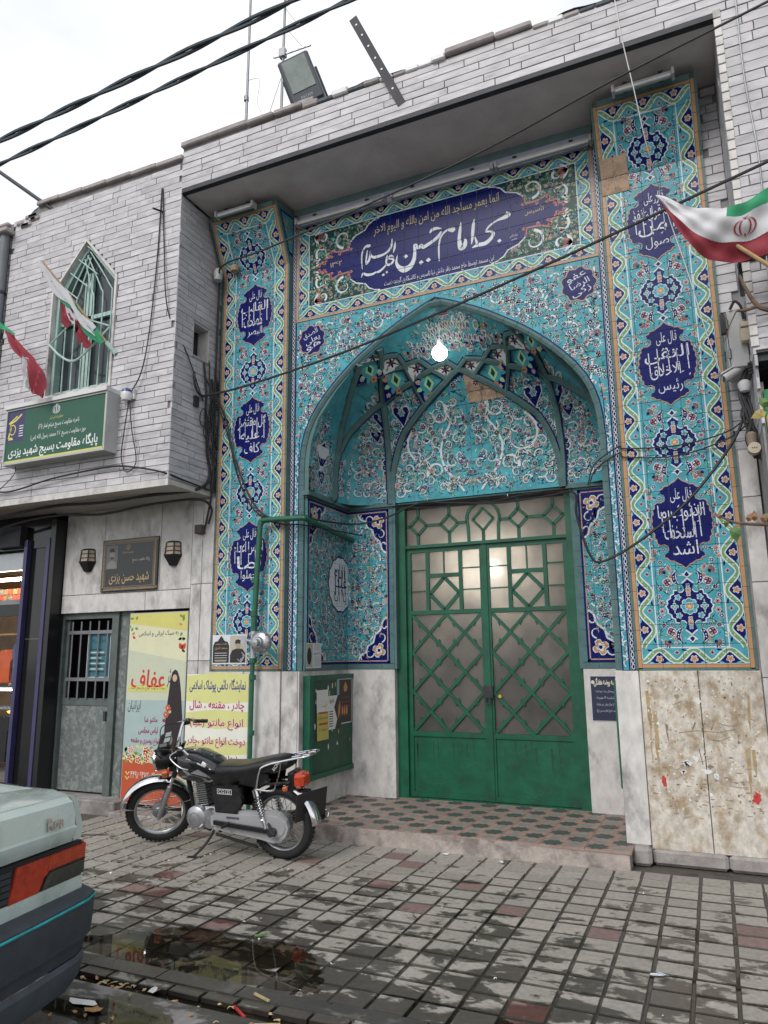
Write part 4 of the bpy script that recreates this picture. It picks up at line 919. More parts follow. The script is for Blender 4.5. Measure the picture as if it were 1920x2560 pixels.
# ================================================================ NICHE: walls, ribbed half dome, gate
NA,ND,NZ0,NH,NY0,NCX=1.54,1.0,3.40,1.88,.09,.04
GT=[0,.175,.35,.475,.64,.79,.925,.98,1.0,1.0]; GH=[1,.9375,.865,.79,.70,.573,.427,.30,.17,0]
def vT(h): return float(np.interp(h,GH[::-1],GT[::-1]))
def vp(h): return 7-4.6*min(max(h,0),1)
def v_back(x,z):           # point of the half dome above (x,z)
    h=min(max((z-NZ0)/NH,0),1); p=vp(h); T=vT(h); a=abs(x-NCX)/NA
    if a>=T: return (NCX+math.copysign(NA*T,x-NCX),NY0,z)
    return (x,NY0+ND*(T**p-a**p)**(1/p),z)
def v_side(y,z,s):
    h=min(max((z-NZ0)/NH,0),1); p=vp(h); T=vT(h); d=max(0,(y-NY0)/ND)
    if d>=T: return (NCX,NY0+ND*T,z)
    return (NCX+s*NA*(T**p-d**p)**(1/p),y,z)
def fV(u,v,h=0):
    e=.004; p=Vector(v_back(u,v))
    if h==0: return tuple(p)
    a=Vector(v_back(u+e,v))-Vector(v_back(u-e,v)); b=Vector(v_back(u,min(v+e,NZ0+NH-.001)))-Vector(v_back(u,v-e)); n=a.cross(b)
    n=n.normalized() if n.length>1e-9 else Vector((0,-1,0))
    if n.y>0: n=-n
    return tuple(p+n*h)
niche=MB()
# half dome in rings, cut into small tiles with open joints
def dome_pt(phi,h):
    p=vp(h); T=vT(h); c,s=math.cos(phi),abs(math.sin(phi)); r=1/(abs(c)**p+s**p)**(1/p)
    return Vector((NCX+c*r*NA*T,NY0+ND*T*r*s,NZ0+NH*h))
nl,na=26,44; hs=[i/nl for i in range(nl)]+[.985,1.0]
niche.mi=0
V=[dome_pt(PI*i/na,h)+Vector((0,.004,.004)) for h in hs for i in range(na+1)]
niche.add(V,[(j*(na+1)+i,j*(na+1)+i+1,(j+1)*(na+1)+i+1,(j+1)*(na+1)+i) for j in range(len(hs)-1) for i in range(na)])
NI=niche.build('niche',[M_grout],mq,fix=False)
fl2=MB(); E_=[dome_pt(PI,h) for h in hs]+[dome_pt(0,h) for h in hs[::-1]]; O_=[Vector((NCX+(p.x-NCX)*1.13,NY0+.004,p.z+(.12 if p.z>4.2 else 0))) for p in E_]
fl2.add([Vector((p.x,NY0+.004,p.z)) for p in E_]+O_,[(i,i+1,len(E_)+i+1,len(E_)+i) for i in range(len(E_)-1)]); fl2.build('arch_reveal',G['tg'],NI,fix=False)
for b_ in ((-1.60,-1.485,.075,1.10,3.365,3.415),(1.565,1.66,.075,1.10,3.365,3.415),(-1.54,-.90,1.055,1.10,3.365,3.415),(1.06,1.62,1.055,1.10,3.365,3.415)): MB().box(*b_).build('cornice',G['tg'],NI)
td=MB(); RM=random.Random(31)
for j in range(0,len(hs)-3,2):
    for i in range(0,na,2):
        g=.035; q=[]
        for dj in (0,1,2):
            for di in (0,1,2): 
                a=i+di+(g if di==0 else -g if di==2 else 0); k=j+dj; hh=hs[k]+((hs[min(k+1,len(hs)-1)]-hs[k])*g if dj==0 else -(hs[k]-hs[k-1])*g if dj==2 else 0); q.append(dome_pt(PI*a/na,hh))
        td.add(q,[(0,1,4,3),(1,2,5,4),(3,4,7,6),(4,5,8,7)])
td.build('dome_tiles',G['tq'],NI,kind='stuff',fix=False,smooth=True)
# ribs (traced along the dome)
HALF=[[(-1.535,.60,3.40),(-1.495,.669,3.465),(-1.49,.673,3.726),(-1.443,.647,4.002),(-1.294,.516,4.31),(-1.101,.32,4.553),(-.976,.198,4.685),(-.889,.099,4.754)],
[(-1.473,.666,3.847),(-1.358,.722,4.164),(-1.179,.746,4.35),(-.907,.758,4.529),(-.718,.734,4.631),(-.507,.714,4.712),(-.268,.655,4.789)],
[(-.965,1.083,3.393),(-.973,1.067,3.82),(-.946,.928,4.293),(-.9,.741,4.548),(-.806,.496,4.763),(-.718,.274,4.863),(-.666,.126,4.904)],
[(-.946,1.084,3.391),(-.934,1.081,3.692),(-.83,1.039,4.052),(-.632,.957,4.308),(-.431,.881,4.469),(-.219,.797,4.608),(-.137,.767,4.657),(.04,.69,4.755)],
[(-1.028,.305,4.628),(-.809,.502,4.76),(-.782,.484,4.78),(-.547,.552,4.838)],
[(-.718,.274,4.863),(-.573,.405,4.917)],[(-.573,.405,4.917),(-.543,.543,4.847)],[(-.543,.543,4.847),(-.376,.55,4.879)],[(-.376,.55,4.879),(-.264,.646,4.798)],[(-.264,.646,4.798),(-.067,.62,4.829)],[(-.067,.62,4.829),(.04,.69,4.762)],
[(-.429,.879,4.475),(-.507,.714,4.712),(-.545,.547,4.842)],[(-.268,.655,4.789),(-.113,.759,4.67)]]
def reproj(p):
    x,y,z=p
    if z<4.05:
        return Vector(v_side(y,z,math.copysign(1,x-NCX)) if abs(x-NCX)>1.2 else v_back(x,z))
    lo,hi=.17,1.0; a=abs(x-NCX)/NA; d=max(0,y-NY0)/ND
    for _ in range(30):
        m_=(lo+hi)/2; q=vp(m_)
        if (a**q+d**q)**(1/q)<vT(m_): lo=m_
        else: hi=m_
    return Vector((x,y,NZ0+NH*lo))
for s_ in (1,-1):
    for k,P in enumerate(HALF):
        Q=[(NCX+s_*(x-.04),y,z) for x,y,z in P]; Q=[tuple(v) for v in (smoothpath(Q,5) if len(Q)>2 else Q)]
        if len(Q)==2: Q=[tuple(Vector(Q[0]).lerp(Vector(Q[1]),t)) for t in (0,.33,.67,1)]
        pts=[reproj(p) for p in Q]; mb=MB(); n=len(pts); A=[];w_=.037 if k not in (5,6,7,8,9,10,12) else .027
        for i,p in enumerate(pts):
            d=(pts[min(i+1,n-1)]-pts[max(0,i-1)]).normalized(); c=Vector((NCX,NY0-.35,NZ0+.55)); nn=(c-p); nn=(nn-d*nn.dot(d)).normalized(); sd_=d.cross(nn).normalized()
            A.append([p-sd_*w_-nn*.01,p-sd_*w_+nn*.018,p-sd_*w_*.55+nn*.036,p+sd_*w_*.55+nn*.036,p+sd_*w_+nn*.018,p+sd_*w_-nn*.01])
        V=[v for r in A for v in r]; mb.add(V,[(i*6+j,i*6+j+1,i*6+7+j,i*6+6+j) for i in range(n-1) for j in range(5)]+[(0,1,2,3,4,5),tuple((n-1)*6+j for j in range(5,-1,-1))])
        rb_=mb.build('rib',G['tg'],NI,fix=False)
        for q in (-1,1):
            eb_=MB(); V=[]
            for i,p in enumerate(pts):
                d=(pts[min(i+1,n-1)]-pts[max(0,i-1)]).normalized(); nn=(Vector((NCX,NY0-.35,NZ0+.55))-p); nn=(nn-d*nn.dot(d)).normalized(); sd_=d.cross(nn).normalized(); V+=[p+sd_*q*(w_-.004)+nn*.008,p+sd_*q*(w_+.011)+nn*.008]
            eb_.add(V,[(2*i,2*i+1,2*i+3,2*i+2) for i in range(n-1)]); eb_.build('rib_edge',G['nv'],rb_,fix=False)
# painted facets of the lattice: white and navy lozenges
D=Dec(); rng=random.Random(8)
def facet(P3,c):
    for s_ in (1,-1):
        pts=[reproj((NCX+s_*(x-.04),y,z)) for x,y,z in P3]; cc=sum(pts,Vector())/len(pts); n=Vector((NCX,NY0-.35,NZ0+.55))-cc; n.normalize()
        e1=(pts[0]-cc); e1=(e1-n*e1.dot(n)); e1=Vector((1,0,0))-n*n.x; e1.normalize(); e2=n.cross(e1)
        if e2.z<0: e2=-e2
        F=Dec(); q=[((p-cc).dot(e1),(p-cc).dot(e2)) for p in pts]
        F.poly(q,'wh' if c=='wh' else 'nv',0); F.poly([(x*.84,z*.84) for x,z in q],'wh' if c=='wh' else 'nv',1)
        R_=min(math.hypot(*p) for p in q)
        if c=='wh':
            for k in range(6): F.leaf(0,0,k*PI/3+.5,R_*.62,R_*.24,('rd','nv','dg')[k%3],2)
            for p in q: F.leaf(p[0]*.72,p[1]*.72,math.atan2(-p[1],-p[0]),R_*.5,R_*.22,'gr',2); F.leaf(p[0]*.5,p[1]*.5,math.atan2(-p[1],-p[0])+.6,R_*.3,R_*.1,'pk',3)
        else:
            for k in range(9): a_=k*2*PI/9; F.leaf(R_*.5*math.cos(a_),R_*.5*math.sin(a_),a_,R_*.42,R_*.3,('tq','or','lg')[k%3],2)
            F.disc(0,0,R_*.58,'tq',3,12); F.poly([(0,R_*.6),(R_*.34,0),(0,-R_*.5),(-R_*.34,0)],'lg',4); F.poly([(0,R_*.36),(R_*.16,0),(0,-R_*.26),(-R_*.16,0)],'dg',5); F.flower(0,-R_*.72,R_*.22,'or','nv','pk',5,4)
            for p in q: F.flower(p[0]*.66,p[1]*.66,R_*.13,'pk','wh','wh',5,3)
        F.build('lozenge_facet',lambda u,v,h=0,cc=cc,e1=e1,e2=e2,n=n:tuple(cc+e1*u+e2*v+n*(h+.006)),NI,G)
A1,A2,A3,A4=(-.72,.274,4.862),(-.573,.405,4.915),(-.543,.543,4.845),(-.79,.49,4.775)
A5,A6,A7=(-.376,.55,4.878),(-.264,.646,4.797),(-.507,.714,4.712)
A8,A9,A10=(-.067,.62,4.828),(.03,.685,4.757),(-.13,.764,4.66)
facet([A1,A2,A3,A4],'wh'); facet([A3,A5,A6,A7],'wh'); facet([A6,A8,A9,A10],'wh'); facet([(-.889,.10,4.754),(-.68,.14,4.90),A1],'wh')
facet([A4,A3,A7,(-.90,.745,4.55)],'nv'); facet([A6,A10,(-.431,.88,4.47),A7],'nv'); facet([(-.90,.11,4.75),A1,A4,(-1.028,.305,4.63)],'nv')
# tympanum: scrolls and flowers
ARC=[(0,4.74),(.17,4.66),(.26,4.60),(.47,4.46),(.67,4.30),(.87,4.05),(.97,3.69),(.985,3.44)]
def okd(x,z):
    h=(z-NZ0)/NH; return .02<h<.68 and abs(x)/NA<.93*vT(h)
def tin(x,z): ax=abs(x-NCX); return z>3.45 and ax<.95 and z<np.interp(ax,[p[0] for p in ARC],[p[1] for p in ARC])-.05
scatter(D,-.95,3.45,1.03,4.7,1300,rng,tin,1,cols=('lg','nv','dtq','nv','lb','gr'))
for s_ in (1,-1):
    D.at(NCX,0,s_,1)
    for (x,y,r,a0,t_) in ((.34,4.36,.12,2.4,5.6),(.55,4.02,.25,1.2,-4.4),(.42,3.72,.12,-.4,5.0),(.24,3.50,.10,2.8,-4.2)):
        P=D.spiral(x,y,r,a0,t_,.034,'wh',3,24,.35)
        for k in (5,14): p=P[k]; a=math.atan2(p[1]-y,p[0]-x); D.leaf(*p,a+.5,.09,.035,'wh',3.3); D.leaf(*p,a+.5,.065,.016,'dg',4)
    D.stroke([(p.x,p.y) for p in smoothpath([(.10,3.46,0),(.22,3.62,0),(.32,3.75,0),(.36,3.95,0),(.30,4.12,0),(.22,4.25,0),(.25,4.42,0)],6)],.024,'wh',3)
    arabesque(D,lambda x,z:x>.02 and tin(NCX+x,z),.0,3.46,.95,4.66,.05,.085,random.Random(23),900,2,.013,.35)
    for k in range(34):
        x,z=rng.uniform(.02,.93),rng.uniform(3.48,4.65)
        if not tin(NCX+x,z): continue
        D.flower(x,z,rng.choice((.018,.022,.03)),rng.choice(('nv','nv','pk','nv')),rng.choice(('wh','pk','or')),rng.choice(('wh','lg')),rng.choice((5,6,8)),4,rng.random())
        vine(D,[(x,z),(x+rng.uniform(-.1,.1),z-rng.uniform(.04,.1)),(x+rng.uniform(-.14,.14),z-rng.uniform(.1,.2))],.007,'nv',2,3,rng)
    D.pop()
D.stroke([(NCX+x,z-.035) for x,z in full(ARC)],.012,'nv',3)
# top star field: feathered petals round the apex, lotus row
for k in range(15):
    t=k/14*2-1
    for q,(zz,rr) in enumerate(((5.2,.02),(5.13,.028),(5.05,.034))):
        x=NCX+t*(.05+.16*q); z=zz-abs(t)*.05*q
        D.poly([(x,z+rr),(x+rr*.6,z),(x,z-rr),(x-rr*.6,z)],'wh',3); D.poly([(x,z+rr*.7),(x+rr*.4,z),(x,z-rr*.7),(x-rr*.4,z)],'nv' if q!=1 else 'dg',4); D.disc(x,z,rr*.22,'pk',5,5)
for k in range(7): t=(k-3)/3; lotus(D,NCX+t*.5,4.95-abs(t)*.02+.0,.04,-1.57,3)
scatter(D,-.6,4.85,.68,5.2,700,rng,lambda x,z:z>4.9-.1*abs(x) and abs(x-NCX)/NA<.9*vT((z-NZ0)/NH),1,.8)
for k in range(60):
    x,z=rng.uniform(-.5,.58),rng.uniform(4.88,5.12)
    if abs(x-NCX)/NA<.85*vT((z-NZ0)/NH): D.flower(x,z,.013,rng.choice(('nv','pk','or')),'wh','lg',5,2)
arabesque(D,lambda x,z:4.86+.06*max(0,.35-abs(x-NCX))<z<5.2 and abs(x-NCX)/NA<.86*vT((z-NZ0)/NH),-.7,4.85,.78,5.2,.028,.05,random.Random(14),420,2,.010,.35)
# heart motifs in the two tall kites either side, and small buds
for s_ in (1,-1):
    D.at(NCX,0,s_,1)
    for (x,z,k) in ((-.77,4.40,1.0),(-.75,4.22,.62),(-.80,4.08,.45),(-1.02,4.36,.8),(-1.12,4.2,.6)):
        P=[(.0,-.12),(.05,-.04),(.09,.02),(.085,.07),(.045,.08),(.0,.04),(-.045,.08),(-.085,.07),(-.09,.02),(-.05,-.04)]; P=[(x+a*k,z+b*k) for a,b in P]
        D.poly([(x+(a-x)*1.15,z+(b-z)*1.15) for a,b in P],'wh',3); D.poly(P,'nv',4); D.flower(x,z+.02*k,.035*k,'tq','pk','wh',6,5)
    for k in range(26):
        x,z=rng.uniform(-1.25,-.6),rng.uniform(3.95,4.6)
        if okd(x,z): D.flower(x,z,.016,rng.choice(('nv','pk')),'pk','wh',5,3)
    scatter(D,-1.35,3.5,-.55,4.7,1300,rng,lambda x,z:okd(x,z),1)
    ra=random.Random(5); arabesque(D,lambda x,z:okd(x,z) and not (abs(x)<.9 and tin(NCX+x,z)) and x<-.5,-1.45,3.44,-.5,4.62,.04,.075,ra,900,2,.012,.6)
    # corner panels low down
    for k in range(22): x,z=rng.uniform(-1.42,-1.0),rng.uniform(3.45,3.95); D.flower(x,z,.017,rng.choice(('nv','pk','or')),'pk','wh',6,3)
    for zz in (3.6,3.75,3.88): D.spiral(-1.05,zz,.07,0,4.5,.018,'wh',4,14,.3)
    D.poly([(-.985,3.98),(-1.10,3.93),(-1.08,3.8),(-1.05,3.65),(-.985,3.55)],'nv',2); D.pop()
D.build('painted_ornament',fV,NI,G,kind='stuff',step=.0022)
# side-wall parts of the dome (seen on the left)
for s_ in (-1,1):
    D=Dec(); rng=random.Random(3+s_)
    scatter(D,.12,3.45,.62,4.3,700,rng,lambda y,z:z<4.45-.9*(y-.1),1)
    for (y,z,k) in ((.36,3.85,1.35),(.37,3.62,.8),(.30,4.15,.6)):
        P=[(.0,-.12),(.05,-.04),(.09,.02),(.085,.07),(.045,.08),(.0,.12),(-.045,.08),(-.085,.07),(-.09,.02),(-.05,-.04)]; P=[(y+a*k,z+b*k) for a,b in P]
        D.poly([(y+(a-y)*1.14,z+(b-z)*1.14) for a,b in P],'wh',3); D.poly(P,'nv',4); D.spiral(y,z,.05*k,0,5,.012,'wh',5,12,.2); D.spiral(y,z-.04*k,.04*k,3,-5,.01,'wh',5,12,.2)
    arabesque(D,lambda y,z:.11<y<.62 and 3.44<z<4.3-.9*(y-.1),.1,3.44,.64,4.35,.04,.07,random.Random(2),500,2,.012,.6)
    arabesque(D,lambda y,z:.70<y<.97 and 3.46<z<3.98,.68,3.45,.99,4.0,.035,.06,random.Random(6),320,2,.012,.7)
    scatter(D,.68,3.46,.98,3.98,260,rng,lambda y,z:True,1)
    for k in range(20): D.flower(rng.uniform(.14,.6),rng.uniform(3.47,4.1),.016,rng.choice(('nv','pk','or')),'pk','wh',5,2)
    def fvs(u,v,h=0,s_=s_):
        p=v_side(u,v,s_); return (p[0]-s_*h,p[1],p[2])
    D.build('painted_ornament',fvs,NI,G,kind='stuff')
# missing tile patch in the tympanum
D=Dec(); D.poly([(.076,4.70),(.081,4.423),(.33,4.425),(.60,4.43),(.42,4.56),(.278,4.64)],'x',0)
D.build('bare_mortar_patch',fV,NI,{'x':M_tanm},base=.012,cuts=([.24,.41],[4.53],.006))
# walls A (sides) and B (beside the gate)
BK=1.09; ZC=3.40
AL,AR=-1.54,1.60; DL,DR=-.945,1.12
for nm,xw,s_ in (('side_wall',AL,-1),('side_wall',AR,1)):
    W_=MB().box(xw,xw+s_*.12,NY0+.03,BK+.1,ZT,ZC+.0).build(nm,M_grout,NI)
    b0,b1=(AL,DL) if s_<0 else (DR,AR)
    MB().box(b0,b1,BK+.002,BK+.2,ZT,ZC).build('back_wall',M_grout,NI)
    dep=BK-NY0; wB=abs(b1-b0); tot=dep+wB
    def fA(u,v,h=0,x=xw,s_=s_,dep=dep):
        if u<=dep: return (x-s_*h,NY0+u,v)
        return (x-s_*(u-dep),BK-h,v)
    us=frange(0,dep,.167)+frange(dep,tot,.15)[1:]; vs=frange(ZT+.06,ZC-.06,.167)
    tilefield('tiles',[[(.04,ZT+.06),(dep,ZT+.06),(dep,ZC-.06),(.04,ZC-.06)],[(dep,ZT+.06),(tot,ZT+.06),(tot,ZC-.06),(dep,ZC-.06)]],us[1:-1],vs[1:-1],.0034,lambda u,v,h=0:fA(u,v,h+.008),G['tq'],NI,.008)
    tilefield('teal_border',[[(0,ZC-.055),(dep,ZC-.055),(dep,ZC-.005),(0,ZC-.005)],[(dep,ZC-.055),(tot,ZC-.055),(tot,ZC-.005),(dep,ZC-.005)],[(0,ZT),(dep,ZT),(dep,ZT+.055),(0,ZT+.055)],[(dep,ZT),(tot,ZT),(tot,ZT+.055),(dep,ZT+.055)],[(tot-.045,ZT+.06),(tot,ZT+.06),(tot,ZC-.06),(tot-.045,ZC-.06)]],us,vs,.003,lambda u,v,h=0:fA(u,v,h+.012),G['tg'],NI,.012)
    D=Dec(); rng=random.Random(17); u0,u1,v0,v1=.05,tot-.05,ZT+.06,ZC-.06; uc,vc=.80,(v0+v1)/2
    for a,w2,c,l in ((0,.022,'nv',3),(.022,.012,'tan',3)):
        for P in ([(u0+a,v0+a),(u0+a+w2,v0+a),(u0+a+w2,v1-a),(u0+a,v1-a)],[(u1-a-w2,v0+a),(u1-a,v0+a),(u1-a,v1-a),(u1-a-w2,v1-a)]): D.poly(P,c,l)
        for vv in (v0+a,v1-a-w2):
            for A_,B_ in ((u0+a,dep-.001),(dep+.001,u1-a)): D.rect(A_,vv,B_,vv+w2,c,l)
    scatter(D,u0+.03,v0+.03,u1-.03,v1-.03,2200,rng,lambda x,z:abs(x-dep)>.03,1)
    for sx in (1,-1):
        for sy in (1,-1):
            hx=(u1-u0)/2; hy=(v1-v0)/2; ccx=(u0+u1)/2; D.at(ccx,vc,sx,sy)
            X,Z=hx-.036,hy-.036
            cp=[(X,Z),(X-.36,Z),(X-.33,Z-.06),(X-.26,Z-.09),(X-.24,Z-.16),(X-.17,Z-.20),(X-.15,Z-.28),(X-.08,Z-.34),(X-.05,Z-.44),(X,Z-.48)]
            # keep corner pieces clear of the fold
            D.poly(cp,'nv',3); D.stroke(cp[1:],.02,'wh',4)
            D.petals(X-.10,Z-.11,.085,4,'wh',4,.4,.6); D.petals(X-.10,Z-.11,.075,4,'or',5,.4,.55); D.petals(X-.10,Z-.11,.045,4,'wh',6,.4,.6); D.disc(X-.10,Z-.11,.02,'nv',7,6)
            for (x,y,r,a0,t_) in ((X-.22,Z-.08,.06,0,5),(X-.07,Z-.26,.06,1.5,-5),(X-.30,Z-.04,.035,2,4),(X-.04,Z-.38,.035,0,4)): D.spiral(x,y,r,a0,t_,.016,'wh',5,14,.25)
            for k in range(9): D.leaf(rng.uniform(X-.28,X-.02),rng.uniform(Z-.35,Z-.02),rng.uniform(0,6),.03,.012,rng.choice(('pk','tq','or')),4.5)
            D.pop()
    ra=random.Random(9); hx=(u1-u0)/2-.04; hy=(v1-v0)/2-.04; ccx=(u0+u1)/2
    arabesque(D,lambda x,z:abs(x-ccx)<hx and abs(z-vc)<hy and abs(x-ccx)/hx*1.0+abs(z-vc)/hy<1.55 and abs(x-dep)>.02,u0,v0,u1,v1,.05,.10,ra,2400,2,.014,.6)
    if s_<0:   # white oval with the invocation
        D.at(.80,2.466); P=[(.275*(1+.025*math.cos(14*a))*math.cos(a),.305*(1+.025*math.cos(14*a))*math.sin(a)) for a in [2*PI*k/56 for k in range(56)]]
        P=[(min(a,.195),b) for a,b in P]
        D.poly(sc_(P,1.06,1.06),'nv',6); D.poly(P,'wh',7)
        D.text('یا ابا',0,-.16,.30,.13,'nv',8); D.text('عبد',.02,-.01,.28,.14,'nv',8); D.text('الله',-.02,.14,.26,.15,'nv',8)
        for q in range(4): xx=-.12+q*.08; D.stroke([(xx,-.13),(xx-.01,.17)],.02,'nv',8)
        D.pop()
    D.build('painted_ornament',lambda u,v,h=0:fA(u,v,h+.008),NI,G,cuts=(us[1:-1],vs[1:-1],.0036),kind='stuff',)
    # marble below the tiles
    MB().box(xw,xw+s_*.12,NY0-.08,BK+.1,.13,ZT-.003).build('marble_slab',M_slab,NI)
    MB().box(b0,b1,BK-.003,BK+.2,.13,ZT-.003).build('marble_slab',M_slab,NI)
MB().box(DL-.02,DR+.02,BK+.02,BK+.1,ZC-.02,ZC+.06).build('lintel',G['tg'],NI); 
# marble bases below the pilasters: separate slabs
for s_ in (-1,1):
    bs=MB().box(s_*1.62,s_*2.62,.03,.3,.02,ZT-.01).build('pilaster_base',M_mortar,mq); rg=random.Random(s_)
    M_pier=M_slab
    if s_>0:
        M_pier=mat('glue_stained_marble',(.54,.50,.44),rough=.65,var=.26,vscale=22,col2=(.31,.235,.145),c2scale=6.5,c2lo=.46,c2hi=.64,bump=.35,bscale=40,stretch=(1.1,1,.8))
    for (a,b,c,d,mm) in ((1.555,1.745,.14,ZT-.003,M_slab),(1.752,2.20,.12,ZT-.003,M_pier),(2.206,2.66,.12,ZT-.003,M_pier)):
        MB().bbox(s_*a if s_>0 else -b,s_*b if s_>0 else -a,-.018 if a>1.6 else -.002,.05,c,d,.004).build('marble_slab',mm,bs)
    if s_>0:
        for (a,b) in ((1.752,2.3),(2.306,2.9)): MB().bbox(a,b,-.034,.06,.0,.125,.025).build('plinth_stone',M_conc,bs)
        MB().bbox(1.60,1.748,-.10,.06,.0,.14,.025).build('plinth_stone',M_conc,bs)
        D=Dec(); r2=random.Random(4); pal={'p':M_paper,'b':M_blk,'r':mat('red_paint_mark',(.45,.04,.03),rough=.6),'y':mat('old_glue',(.36,.27,.15),rough=.8,var=.3,vscale=20),'k':mat('dirt_smear',(.23,.19,.15),rough=.9,var=.4,vscale=15)}
        for k in range(420):
            x,z=r2.uniform(1.80,2.60),r2.uniform(.40,1.46); w2,h2=r2.uniform(.002,.010)**1,r2.uniform(.002,.012)
            if r2.random()<.05: w2,h2=w2*2.5,h2*2
            D.poly([(x+w2*math.cos(a)*r2.uniform(.5,1.2),z+h2*math.sin(a)*r2.uniform(.5,1.2)) for a in [k2*PI/4 for k2 in range(8)]],r2.choice('ppyyk'),1)
        for k in range(8): x=r2.uniform(1.9,2.5); z=r2.uniform(.5,1.3); D.stroke([(x,z),(x+.06,z+r2.uniform(-.03,.03)),(x+.13,z+r2.uniform(-.04,.04))],.004,r2.choice('yyk'),2)
        for k in range(40):
            x,z=r2.uniform(1.78,2.6),r2.uniform(.36,.78); D.poly([(x+r2.uniform(.006,.03)*math.cos(a),z+r2.uniform(.002,.007)*math.sin(a)) for a in [k2*PI/4 for k2 in range(8)]],r2.choice('kky'),1)
        for (cx_,cz_,a_,b_) in ((2.06,.79,.05,.05),(2.13,.83,.025,.06),(2.2,.73,.05,.035),(2.27,.70,.02,.03),(2.03,.72,.03,.02)):
            for k in range(7): D.poly([(cx_+r2.uniform(-a_,a_)*.7+a_*.55*math.cos(q)*r2.uniform(.3,1),cz_+r2.uniform(-.01,.01)+b_*.6*math.sin(q)*r2.uniform(.3,1)) for q in [k2*PI/5 for k2 in range(10)]],'p',2+.1*k)
        for k in range(9):
            x=r2.choice((1.80,1.84,1.87,1.93,2.50,2.54)); z=r2.uniform(.9,1.35); hgt=r2.uniform(.15,.4); D.poly([(x+r2.uniform(-.012,.012),z),(x+r2.uniform(.01,.03),z+r2.uniform(-.02,.02)),(x+r2.uniform(.008,.03),z-hgt*.5),(x+r2.uniform(0,.02),z-hgt),(x-r2.uniform(0,.012),z-hgt*.6)],r2.choice('yyk'),.5+.05*k)
        for cx_,cz_,a_,b_ in ((1.88,.64,.02,.045),(2.54,.55,.035,.045)):
            D.poly([(cx_+a_*math.cos(q)*r2.uniform(.6,1.25),cz_+b_*math.sin(q)*r2.uniform(.6,1.25)) for q in [k*PI/9 for k in range(18)]],'r',2)
            for k in range(6): D.disc(cx_+r2.uniform(-.05,.05),cz_+r2.uniform(-.07,.06),r2.uniform(.002,.006),'r',2,5)
        D.stroke([(2.02,1.02),(2.15,1.04),(2.32,1.03),(2.44,1.06)],.004,'k',3); D.stroke([(2.16,.90),(2.18,.78)],.004,'b',3)
        D.text('۸۸۸',2.22,1.08,.2,.07,'k',3)
        D.build('paper_scraps',lambda u,v,h=0:(u,-.018-h,v),bs,pal,kind='stuff')
# ---------------------------------------------------------------- floor of the portal
fl=thing('portal_floor',None,None,(0,.4,0)); fl['kind']='structure'
MB().prism([(-1.62,-.30),(1.60,-.27),(1.60,1.6),(-1.62,1.6)],-.05,.132,'z').build('step_body',mat('worn_step',(.36,.315,.285),rough=.9,var=.25,vscale=9,col2=(.22,.19,.175),c2scale=4,bump=.6,bscale=45),fl)
M_ft=[mat('floor_pink',(.29,.205,.175),rough=.6,var=.2,vscale=14,rand=.1),mat('floor_star',(.055,.075,.065),rough=.6,var=.25,vscale=14),mat('floor_grey',(.19,.215,.19),rough=.6,var=.2,vscale=14)]
tw=.36; 
def ftile():
    if 'ft' in PM: return PM['ft']
    a=tw/2-.002; mb=[]; V=[(-a,-a,0),(a,-a,0),(a,a,0),(-a,a,0),(-a,-a,-.02),(a,-a,-.02),(a,a,-.02),(-a,a,-.02)]; F=[(0,1,2,3),(0,4,5,1),(1,5,6,2),(2,6,7,3),(3,7,4,0)]; mi=[0]*5
    def star(cx,cy,r,z,m,n=8,inn=.72,clip=a-.001):
        P=[(max(-clip,min(clip,cx+(r if k%2==0 else r*inn)*math.cos(PI*k/n+PI/8))),max(-clip,min(clip,cy+(r if k%2==0 else r*inn)*math.sin(PI*k/n+PI/8))),z) for k in range(2*n)]
        b=len(V); V.extend(P); F.append(tuple(range(b,b+2*n))); mi.append(m)
    for cx,cy in ((-a/2,-a/2),(a/2,a/2)): star(cx,cy,.098,.0008,1)
    for cx,cy in ((-a/2,a/2),(a/2,-a/2)): star(cx,cy,.06,.0008,2,4,.8)
    me=bpy.data.meshes.new('floor_tile'); me.from_pydata(V,[],F); [me.materials.append(q) for q in M_ft]; me.polygons.foreach_set('material_index',mi); PM['ft']=me; return me
for i in range(-4,5):
    for j in range(4):
        x,y=i*tw-.0,-.28+tw*(j+.5)
        if abs(x)<1.5: piece('floor_tile',ftile(),(x,y,.140),fl)
# ---------------------------------------------------------------- gate and transom
GX0,GX1,GXM=-.855,1.045,.10; YG=1.22
gf=MB().box(GX0,GX1,YG-.055,YG+.02,.125,.15).build('gate_frame',M_green,mq)
for b in ((DL,GX0+.03,YG-.06,YG+.03,.13,3.37),(GX1-.03,DR,YG-.06,YG+.03,.13,3.37)): MB().box(*b).build('jamb',M_green,gf)
MB().box(GX0,GX1,YG-.05,YG+.0,2.865,2.90).build('transom_rail',M_green,gf)
for s_,x in ((-1,DL),(1,DR)): MB().box(x-.03,x+.03,BK-.004,BK+.08,ZT,ZC).build('carved_strip',G['tg'],gf)
M_pane=bpy.data.materials.new('frosted_pane'); M_pane.use_nodes=True; t=M_pane.node_tree; b=t.nodes['Principled BSDF']; b.inputs['Base Color'].default_value=(.62,.55,.50,1); b.inputs['Roughness'].default_value=.32; b.inputs['Transmission Weight'].default_value=.78; b.inputs['IOR'].default_value=1.3
vo=nd(t,'ShaderNodeTexNoise'); vo.inputs['Scale'].default_value=70; g_=nd(t,'ShaderNodeNewGeometry'); t.links.new(g_.outputs['Position'],vo.inputs['Vector']); bp=nd(t,'ShaderNodeBump'); bp.inputs['Strength'].default_value=.5; bp.inputs['Distance'].default_value=.01; t.links.new(vo.outputs[0],bp.inputs['Height']); t.links.new(bp.outputs[0],b.inputs['Normal'])
